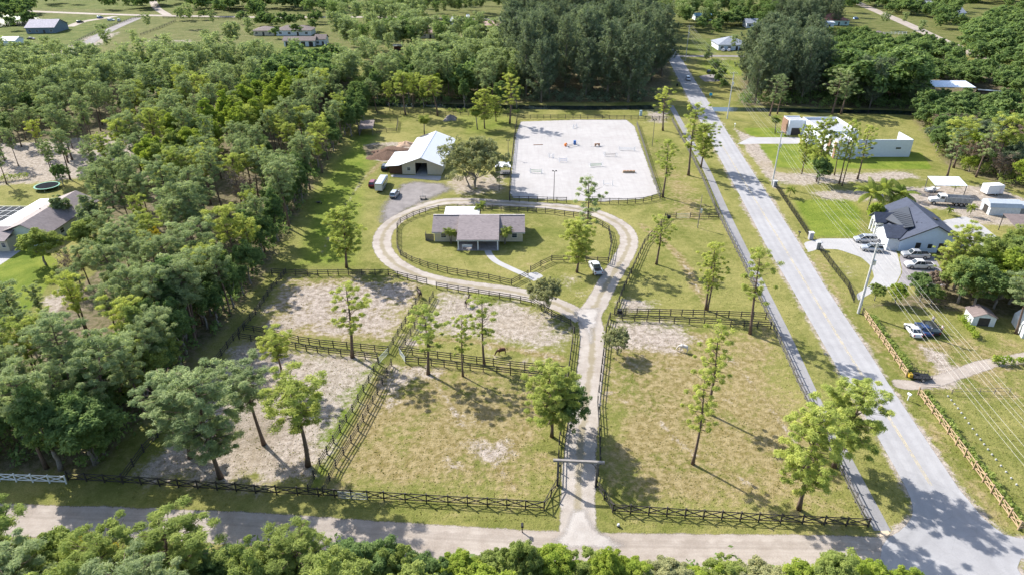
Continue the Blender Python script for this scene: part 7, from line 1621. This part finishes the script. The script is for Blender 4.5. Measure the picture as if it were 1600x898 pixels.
# ------------------------------------------------------------------ riding arena: jumps
def jump(label, l, r, col, poles=2, h=0.9, wing=True):
    a, b = G(*l), G(*r); d = b - a; L = d.length; t = thing('horse_jump', label, 'jump', a, math.atan2(d.y, d.x)); mw = M_WHITEWOOD
    for x in (0, L):
        s_ = MB().box(x - 0.06, x + 0.06, -0.06, 0.06, -0.05, 1.5).build('standard', mw, t)
        MB().box(x - 0.05, x + 0.05, -0.5, 0.5, 0.0, 0.1).build('foot', mw, s_)
        if wing:
            for k in range(3): MB().box(x - 0.04 + (0.3 if x else -0.5), x + 0.24 + (0.3 if x else -0.5), -0.03, 0.03, 0.3 + k * 0.35, 0.4 + k * 0.35).build('wing_rail', mw, t)
    for k in range(poles): MB().tube([(0.06, 0.08, h * (k + 1) / poles), (L - 0.06, 0.08, h * (k + 1) / poles)], 0.055, 8).build('pole', col, t)
    return t
K_GRN = plain('green_jump_paint', (0.08, 0.28, 0.12), 0.5); K_BLU = plain('blue_jump_paint', (0.04, 0.14, 0.40), 0.5); K_ORG = plain('orange_plastic', (0.75, 0.20, 0.04), 0.5); K_BRN = plain('brown_timber', (0.30, 0.16, 0.09), 0.7)
jump('green and white low jump near the arena lamp post', (829, 270), (846, 271), K_GRN)
jump('dark jump with green filler boxes in the middle of the arena', (922, 261), (940, 260), K_GRN, 3)
jump('grey jump with twin poles in the arena centre east', (945, 244), (962, 245), M_GREYWOOD)
jump('white jump with dark brushes at the back east of the arena', (968, 235), (991, 236), M_WHITEWOOD, 3)
jump('blue tipped jump left of centre in the arena', (874, 253), (885, 253), K_BLU)
jump('single tall white jump standard with pole in the arena', (858, 246), (864, 247), M_WHITEWOOD)
jump('low white cavaletti poles at the front of the arena', (943, 289), (957, 290), M_WHITEWOOD, 1, 0.4, False)
jump('dark slanted pole jump beside the blue barrel', (887, 231), (902, 228), M_DARKWOOD, 2, 0.8)
jump('small white jump at the back of the arena', (896, 201), (901, 199), M_WHITEWOOD)
a, b = G(973, 270), G(992, 270); t = thing('box_jump', 'low tan timber box jump on the east side of the arena', 'jump', a, 0); L = (b - a).length
MB().solid([(0, -0.35, 0), (0, 0.35, 0), (0, 0.2, 0.6), (0, -0.2, 0.6)], (L, 0, 0)).build('box', M_TAN, t)
for k in range(4): MB().box(L * k / 4 + 0.3, L * k / 4 + 0.9, -0.3, 0.3, 0.604, 0.64).build('panel', K_BRN, t)
t = thing('arch_jump', 'brown arched brick pattern jump at the back of the arena', 'jump', G(933, 229), 0.2)
MB().solid([(-0.9, -0.15, 0), (-0.5, -0.15, 0), (-0.4, -0.15, 0.5), (0, -0.15, 0.7), (0.4, -0.15, 0.5), (0.5, -0.15, 0), (0.9, -0.15, 0), (0.9, -0.15, 1.0), (-0.9, -0.15, 1.0)], (0, 0.3, 0)).build('arch', K_BRN, t); MB().tube([(-2.5, 0, 0.15), (2.5, -0.4, 0.15)], 0.05, 6).build('pole', M_WHITEWOOD, t)
t = thing('pole_stack', 'rusty brown poles lying in the shaded corner of the arena', 'poles', G(841, 227), 0.1)
for k in range(3): MB().tube([(-1.6, k * 0.16, 0.07), (1.6, k * 0.16, 0.07)], 0.06, 6).build('pole', K_BRN, t)
def barrel(label, p, mat, r=0.35, h=0.95):
    t = thing('barrel', label, 'barrel', p); n = 14
    MB().tube([(0, 0, 0), (0, 0, h * 0.3), (0, 0, h * 0.32), (0, 0, h * 0.66), (0, 0, h * 0.68), (0, 0, h)], [r, r, r * 1.05, r * 1.05, r, r], n).build('drum', mat, t)
    MB().tube([(0, 0, h), (0, 0, h + 0.03)], r * 0.9, n).build('lid', mat, t)
barrel('blue barrel standing in the arena', G(898, 226), K_BLU, 0.45, 1.3)
barrel('dark feed barrel by the top corner of the upper east paddock', G(1045, 342), M_BLK, 0.45, 0.9)
barrel('dark water trough drum at the east lane corner', G(968, 489), M_BLK, 0.5, 0.7)
me = bpy.data.meshes.new('ball'); import bmesh
bm = bmesh.new(); bmesh.ops.create_uvsphere(bm, u_segments=16, v_segments=10, radius=0.6); bm.to_mesh(me); bm.free(); me.materials.append(K_ORG)
o = link('horse_ball', me, None, G(884, 229) + Vector((0, 0, 0.58))); tag(o, 'big orange horse ball in the arena', 'ball')
# mailboxes, bins, picnic table, piles
def mailbox(label, p, mat, rz=0.0):
    t = thing('mailbox', label, 'mailbox', p, rz)
    MB().box(-0.06, 0.06, -0.06, 0.06, -0.1, 1.1).build('post', mat, t)
    MB().solid([(-0.16, -0.3, 1.1), (0.16, -0.3, 1.1), (0.16, -0.3, 1.3), (0.1, -0.3, 1.4), (-0.1, -0.3, 1.4), (-0.16, -0.3, 1.3)], (0, 0.6, 0)).build('box', mat, t)
mailbox('black mailbox by the dirt road west of the drive mouth', G(816, 831), M_BLK)
mailbox('white mailbox on the verge opposite the pine corner', G(1418, 625), M_WHITEWOOD, 0.4)
mailbox('dark mailbox on the verge before the black metal fence', G(1248, 370), M_BLK, 0.4)
mailbox('white meter box at the foot of the canal pole', G(1148, 199), M_WHITEWOOD)
t = thing('garden_light', 'small white globe marker on the verge east of the drive mouth', 'marker', G(966, 822)); MB().tube([(0, 0, -0.05), (0, 0, 0.25)], [0.18, 0.2], 10).build('base', M_BLK, t); MB().tube([(0, 0, 0.25), (0, 0, 0.5)], [0.2, 0.12], 10).build('globe', M_TRIM, t)
t = thing('picnic_table', 'dark picnic table with a parasol pole on the grass by the gravel yard', 'table', G(661, 311), 0.1)
MB().box(-0.9, 0.9, -0.4, 0.4, 0.72, 0.78).build('tabletop', M_GREYWOOD, t)
for y0 in (-0.75, 0.75): MB().box(-0.9, 0.9, y0 - 0.14, y0 + 0.14, 0.42, 0.47).build('bench', M_GREYWOOD, t)
for x0 in (-0.7, 0.62): MB().box(x0, x0 + 0.08, -0.8, 0.8, 0.0, 0.42).build('leg', M_DARKWOOD, t); MB().box(x0 + 0.003, x0 + 0.077, -0.25, 0.25, 0.42, 0.72).build('leg', M_DARKWOOD, t)
MB().tube([(0, 0, 0), (0, 0, 2.6)], 0.03, 6).build('parasol_pole', M_GALV, t)
def mound(name, label, px_pts, h, mat, seed, cat):
    P = Gs(px_pts); c = sum(P, Vector()) / len(P); rng = np.random.default_rng(seed); V, F = [], []
    R, n = 7, 26
    rad = []
    for k in range(n):
        a = 2 * math.pi * k / n; d = Vector((math.cos(a), math.sin(a), 0)); best = 0.3
        for i in range(len(P)):
            e = P[i] - c
            if e.length > 0: best = max(best, e.length * max(0, e.normalized().dot(d)) ** 3)
        rad.append(best)
    for r in range(R + 1):
        f = r / R
        for k in range(n):
            a = 2 * math.pi * k / n; z = h * (1 - f) ** 0.7 * (0.75 + 0.5 * rng.random()) if r < R else -0.05
            V.append((math.cos(a) * rad[k] * f, math.sin(a) * rad[k] * f, z))
    for r in range(R):
        for k in range(n): F.append((r * n + k, r * n + (k + 1) % n, (r + 1) * n + (k + 1) % n, (r + 1) * n + k))
    o = link(name, fast_mesh(name, V, np.array(F)[:, ::-1], mat), None, c); tag(o, label, cat)
mound('mulch_pile', 'long brown pile of soil and bedding beside the barn', [(572, 250), (600, 252), (628, 248), (640, 232), (615, 228), (580, 236)], 1.3, plain('dark_mulch', (0.13, 0.078, 0.052), 0.95, var=0.5, scale=3, bump=0.1), 3, 'soil pile')
mound('mulch_pile', 'small sandy heap behind the brown pile at the barn', [(620, 232), (640, 230), (650, 224), (635, 221), (622, 224)], 0.9, plain('sandy_soil', (0.42, 0.29, 0.20), 0.95, var=0.35, scale=3, bump=0.1), 5, 'soil pile')
mound('brush_pile', 'grey brush pile behind the barn near the canal', [(693, 190), (712, 189), (714, 184), (700, 182)], 1.5, plain('grey_brush', (0.22, 0.19, 0.18), 0.95, var=0.5, scale=6, bump=0.2), 6, 'brush pile')
t = thing('wheelbarrow', 'dark wheelbarrow left on the grass below the wood edge', 'wheelbarrow', G(498, 319), 0.2)
MB().solid([(-0.6, -0.4, 0.6), (0.6, -0.4, 0.6), (0.6, 0.4, 0.6), (-0.6, 0.4, 0.6)], (0, 0, 0.06)).build('tray_rim', M_BLK, t); MB().solid([(-0.4, -0.25, 0.3), (0.4, -0.25, 0.3), (0.4, 0.25, 0.3), (-0.4, 0.25, 0.3)], (0, 0, 0.296)).build('tray', M_BLK, t); wheel(t, 0.75, 0.0, 0.2, 1)
MB().tube([(-0.4, 0.3, 0.45), (-1.2, 0.3, 0.6)], 0.025, 6).build('handle', M_BLK, t); MB().tube([(-0.4, -0.3, 0.45), (-1.2, -0.3, 0.6)], 0.025, 6).build('handle', M_BLK, t)
# white edging posts in the yard, hedges along the tan fence
em = MB().tube([(0, 0, -0.02), (0, 0, 0.16), (0, 0, 0.24)], [0.14, 0.14, 0.06], 8).mesh('edging_stone', plain('whitewashed_stone', (0.45, 0.44, 0.42), 0.8))
pts = smooth_line(Gs([(1481, 619), (1502, 645), (1526, 679), (1556, 718), (1588, 757)]), 1.05)
for p in pts: tag(link('edging_stone', em, None, p), 'small white edging stone in the row across the yard grass', 'stone', 'white edging stones in the yard')
def hedge(label, pts, h, matk, seed, wd=0.8):
    rng = np.random.default_rng(seed); L = smooth_line(Gs(pts), 0.9); C, R = [], []
    base = L[0]
    for p in L:
        q_ = p - base; C += [(q_.x, q_.y, h * 0.4), (q_.x + rng.normal() * 0.2, q_.y + rng.normal() * 0.2, h * rng.uniform(0.55, 0.95))]; R += [wd * 0.8, wd * rng.uniform(0.5, 0.9)]
    V, T = leaf_quads(C, R, 60, 0.17, rng, 0.85, 0.45, 0.6, 0.45)
    t = thing('hedge', label, 'hedge', base)
    link('foliage', fast_mesh('foliage', V, np.arange(len(V)).reshape(-1, 4), LEAF[matk], {'tint': T, 'tree': np.zeros(len(V))}), t)
    MB().tube([(0, 0, -0.1), (0, 0, h * 0.6)], [0.05, 0.02], 5).build('stem', BARKG, t)
hedge('low green hedge behind the tan fence north of the yard entrance', [(1362, 500), (1385, 532), (1420, 578)], 1.2, 'olive', 1)
hedge('low green hedge behind the tan fence south of the yard entrance', [(1446, 620), (1490, 680), (1545, 752), (1596, 820)], 1.2, 'olive', 2)
hedge('short bright hedge row before the garden shed', [(1500, 500), (1512, 515), (1524, 528)], 1.3, 'lime', 3, 0.9)
hedge('bright clipped bush row beside the dirt track, west half', [(1553, 567), (1565, 568), (1580, 569)], 1.3, 'lime', 4, 1.0)
hedge('bright clipped bush row beside the dirt track, east half', [(1590, 567), (1605, 568), (1625, 569)], 1.3, 'lime', 5, 1.0)
hedge('clipped green hedge in the sandy lot of the wood', [(-10, 285), (20, 282), (42, 279)], 1.8, 'olive', 6, 1.2)
hedge('yellow flecked hedge before the long white garage', [(1280, 47), (1310, 48), (1345, 47)], 2.2, 'olive', 7, 1.6)
t = thing('signboard', 'small blue sign board on the verge beyond the canal', 'sign', G(1110, 153), -0.2)
MB().box(-0.05, 0.05, -0.05, 0.05, -0.1, 1.0).build('post', M_GALV, t); MB().box(-0.6, 0.6, -0.06, -0.02, 0.9, 2.0).build('panel', plain('sky_blue_sign', (0.03, 0.35, 0.62), 0.5), t)
barrel('black bin at the edge of the road under the Australian pines', G(1058, 135), M_BLK, 0.4, 1.1)
barrel('pale blue drum by the canal behind the arena', G(1001, 181), plain('pale_blue_drum', (0.36, 0.45, 0.52), 0.5), 0.5, 2.0)

# ------------------------------------------------------------------ horses and people
def skin_body(name, verts, edges, mat, parent, root=0, sub=2):
    me = bpy.data.meshes.new(name); me.from_pydata([v[:3] for v in verts], edges, []); me.update(); me.materials.append(mat)
    o = link(name, me, parent)
    md = o.modifiers.new('skin', 'SKIN'); sv = me.skin_vertices[0].data if me.skin_vertices else None
    if sv is None:
        me.skin_vertices.new() if hasattr(me.skin_vertices, 'new') else None
    if not me.skin_vertices:
        bpy.context.view_layer.objects.active = o; bpy.ops.mesh.customdata_skin_add()
    for i, v in enumerate(verts):
        s = me.skin_vertices[0].data[i]; r = v[3]; s.radius = (r, r) if not isinstance(r, tuple) else r
        s.use_root = (i == root)
    md.use_smooth_shade = True
    ss = o.modifiers.new('sub', 'SUBSURF'); ss.levels = sub; ss.render_levels = sub
    return o
def horse(label, bx, by, rz, mat, mane, graze=True):
    t = thing('horse', label, 'horse', G(bx, by), rz)
    v = [(0.0, 0, 1.18, 0.31), (0.45, 0, 1.20, 0.30), (-0.45, 0, 1.22, 0.31), (-0.72, 0, 1.22, 0.22)]; e = [(0, 1), (0, 2), (2, 3)]
    def add(p, par): v.append(p); e.append((par, len(v) - 1)); return len(v) - 1
    if graze: n1 = add((0.80, 0, 1.12, 0.20), 1); n2 = add((1.10, 0, 0.72, 0.14), n1); n3 = add((1.22, 0, 0.42, 0.12), n2); add((1.36, 0, 0.12, 0.075), n3)
    else: n1 = add((0.82, 0, 1.42, 0.20), 1); n2 = add((1.08, 0, 1.72, 0.14), n1); n3 = add((1.28, 0, 1.70, 0.12), n2); add((1.58, 0, 1.48, 0.075), n3)
    for s_ in (-1, 1):
        a = add((0.50, s_ * 0.17, 0.92, 0.12), 1); a = add((0.52 + s_ * 0.05, s_ * 0.17, 0.52, 0.07), a); a = add((0.50 + s_ * 0.08, s_ * 0.17, 0.14, 0.05), a); add((0.54 + s_ * 0.08, s_ * 0.17, 0.03, 0.065), a)
        a = add((-0.55, s_ * 0.17, 0.92, 0.16), 2); a = add((-0.70 + s_ * 0.05, s_ * 0.17, 0.55, 0.075), a); a = add((-0.62 + s_ * 0.06, s_ * 0.17, 0.14, 0.05), a); add((-0.58 + s_ * 0.06, s_ * 0.17, 0.03, 0.065), a)
    skin_body('body', v, e, mat, t)
    MB().tube([(-0.88, 0, 1.28), (-1.02, 0, 1.05), (-1.0, 0, 0.6)], [0.05, 0.08, 0.03], 7).build('tail', mane, t)
    if graze: MB().tube([(0.75, 0, 1.33), (1.02, 0, 1.02), (1.25, 0, 0.62)], [0.05, 0.07, 0.04], 6).build('mane', mane, t)
    else: MB().tube([(0.70, 0, 1.60), (0.95, 0, 1.78), (1.10, 0, 1.86)], [0.05, 0.07, 0.04], 6).build('mane', mane, t)
    hx, hz = (1.18, 0.58) if graze else (1.16, 1.84)
    for s_ in (-1, 1): MB().tube([(hx, s_ * 0.07, hz), (hx - 0.02, s_ * 0.09, hz + 0.16)], [0.035, 0.01], 5).build('ear', mat, t)
H_W = plain('grey_white_coat', (0.62, 0.56, 0.50), 0.7); H_D = plain('dark_bay_coat', (0.06, 0.035, 0.028), 0.5); H_B = plain('bay_coat', (0.13, 0.06, 0.035), 0.5); M_MANE = plain('dark_mane', (0.03, 0.025, 0.025), 0.8)
horse('white horse grazing in the east paddock by the pale sand', 1068, 549, math.radians(160), H_W, H_W)
horse('dark horse standing on the sand of the inner paddock by the loop drive', 730, 477, math.radians(70), H_D, M_MANE, False)
horse('bay horse grazing at the lower edge of the inner paddock', 784, 554, math.radians(200), H_B, M_MANE)
horse('dark horse by the fence at the top of the upper grass lane', 656, 464, math.radians(120), H_D, M_MANE, False)
SKIN = plain('skin', (0.42, 0.26, 0.19), 0.6, var=0.08); HAIR = plain('dark_hair', (0.03, 0.02, 0.015), 0.7)
def person(label, bx, by, rz, shirt, trousers, arm=0.0):
    t = thing('person', label, 'person', G(bx, by), rz)
    # one continuous figure: pelvis, spine, neck, head, arms with hands, legs with feet
    v = [(0, 0, 0.95, 0.15), (0, 0, 1.15, 0.135), (0, 0, 1.36, 0.16), (0, 0, 1.50, 0.062), (0.01, 0, 1.60, 0.085), (0.015, 0, 1.70, 0.09)]; e = [(0, 1), (1, 2), (2, 3), (3, 4), (4, 5)]
    def add(p, par): v.append(p); e.append((par, len(v) - 1)); return len(v) - 1
    for s_ in (-1, 1):
        a = add((0, s_ * 0.19, 1.40, 0.062), 2); a = add((-0.02, s_ * 0.25, 1.12, 0.046), a); a = add((0.12 + arm, s_ * 0.24, 0.90 + arm * 0.9, 0.034), a)
        h_ = add((0.17 + arm, s_ * 0.235, 0.85 + arm, 0.03), a)
        a = add((0.01, s_ * 0.10, 0.82, 0.088), 0); a = add((0.03, s_ * 0.11, 0.48, 0.062), a); a = add((0.0, s_ * 0.11, 0.10, 0.042), a); add((0.15, s_ * 0.12, 0.04, 0.036), a)
    skin_body('body', v, e, SKIN, t)
    for s_ in (-1, 1):      # five fingers of unequal length on each hand
        for k, ln in enumerate((0.055, 0.08, 0.088, 0.082, 0.065)):
            y = s_ * 0.235 + (k - 2) * 0.014; x = 0.17 + arm; z = 0.83 + arm
            if k == 0: MB().tube([(x, y - 0.01 * s_, z + 0.02), (x + 0.03, y - 0.035 * s_, z - 0.02)], [0.009, 0.007], 5).build('thumb', SKIN, t)
            else: MB().tube([(x, y, z), (x + 0.01, y, z - ln * 0.5), (x - 0.008, y, z - ln)], [0.009, 0.008, 0.006], 5).build('finger', SKIN, t)
    sv = [(0, 0, 0.98, 0.165), (0, 0, 1.16, 0.15), (0, 0, 1.38, 0.172)]; se = [(0, 1), (1, 2)]
    for s_ in (-1, 1): sv.append((0, s_ * 0.19, 1.41, 0.075)); se.append((2, len(sv) - 1)); sv.append((-0.01, s_ * 0.24, 1.20, 0.062)); se.append((len(sv) - 2, len(sv) - 1))
    skin_body('shirt', sv, se, shirt, t)
    tv = [(0, 0, 0.96, 0.16)]; te = []
    for s_ in (-1, 1): tv.append((0.01, s_ * 0.10, 0.82, 0.102)); te.append((0, len(tv) - 1)); tv.append((0.03, s_ * 0.11, 0.48, 0.075)); te.append((len(tv) - 2, len(tv) - 1)); tv.append((0.0, s_ * 0.11, 0.10, 0.058)); te.append((len(tv) - 2, len(tv) - 1))
    skin_body('trousers', tv, te, trousers, t)
    skin_body('hair', [(-0.03, 0, 1.69, 0.095), (-0.01, 0, 1.76, 0.085)], [(0, 1)], HAIR, t, 0, 1)
    MB().solid([(0.10, -0.012, 1.62), (0.10, 0.012, 1.62), (0.105, 0, 1.67)], (0.025, 0, -0.005)).build('nose', SKIN, t)
    for s_ in (-1, 1):
        MB().box(0.085, 0.103, s_ * 0.032 - 0.01, s_ * 0.032 + 0.01, 1.665, 1.68).build('eye', M_BLK, t); MB().box(-0.01, 0.02, s_ * 0.09 - 0.01, s_ * 0.09 + 0.01, 1.62, 1.68).build('ear', SKIN, t)
    MB().box(0.085, 0.102, -0.022, 0.022, 1.585, 1.592).build('mouth', plain('lip', (0.25, 0.09, 0.08), 0.6), t)
C_WHT = plain('white_cotton', (0.68, 0.68, 0.70), 0.9); C_TEAL = plain('teal_cotton', (0.06, 0.32, 0.46), 0.9); C_DEN = plain('dark_denim', (0.04, 0.06, 0.11), 0.9); C_KHA = plain('khaki', (0.40, 0.30, 0.20), 0.9); C_BLUE = plain('blue_cotton', (0.05, 0.20, 0.42), 0.9)
person('person in a teal shirt and khaki trousers beside the dark parked cars', 1462, 518, math.radians(200), C_TEAL, C_KHA)
person('person in a white shirt and dark jeans standing clear of the dark cars', 1470, 519, math.radians(190), C_WHT, C_DEN)
person('person in a white shirt and blue trousers by the hedge behind the dark cars', 1456, 505, math.radians(230), C_WHT, C_BLUE, 0.1)
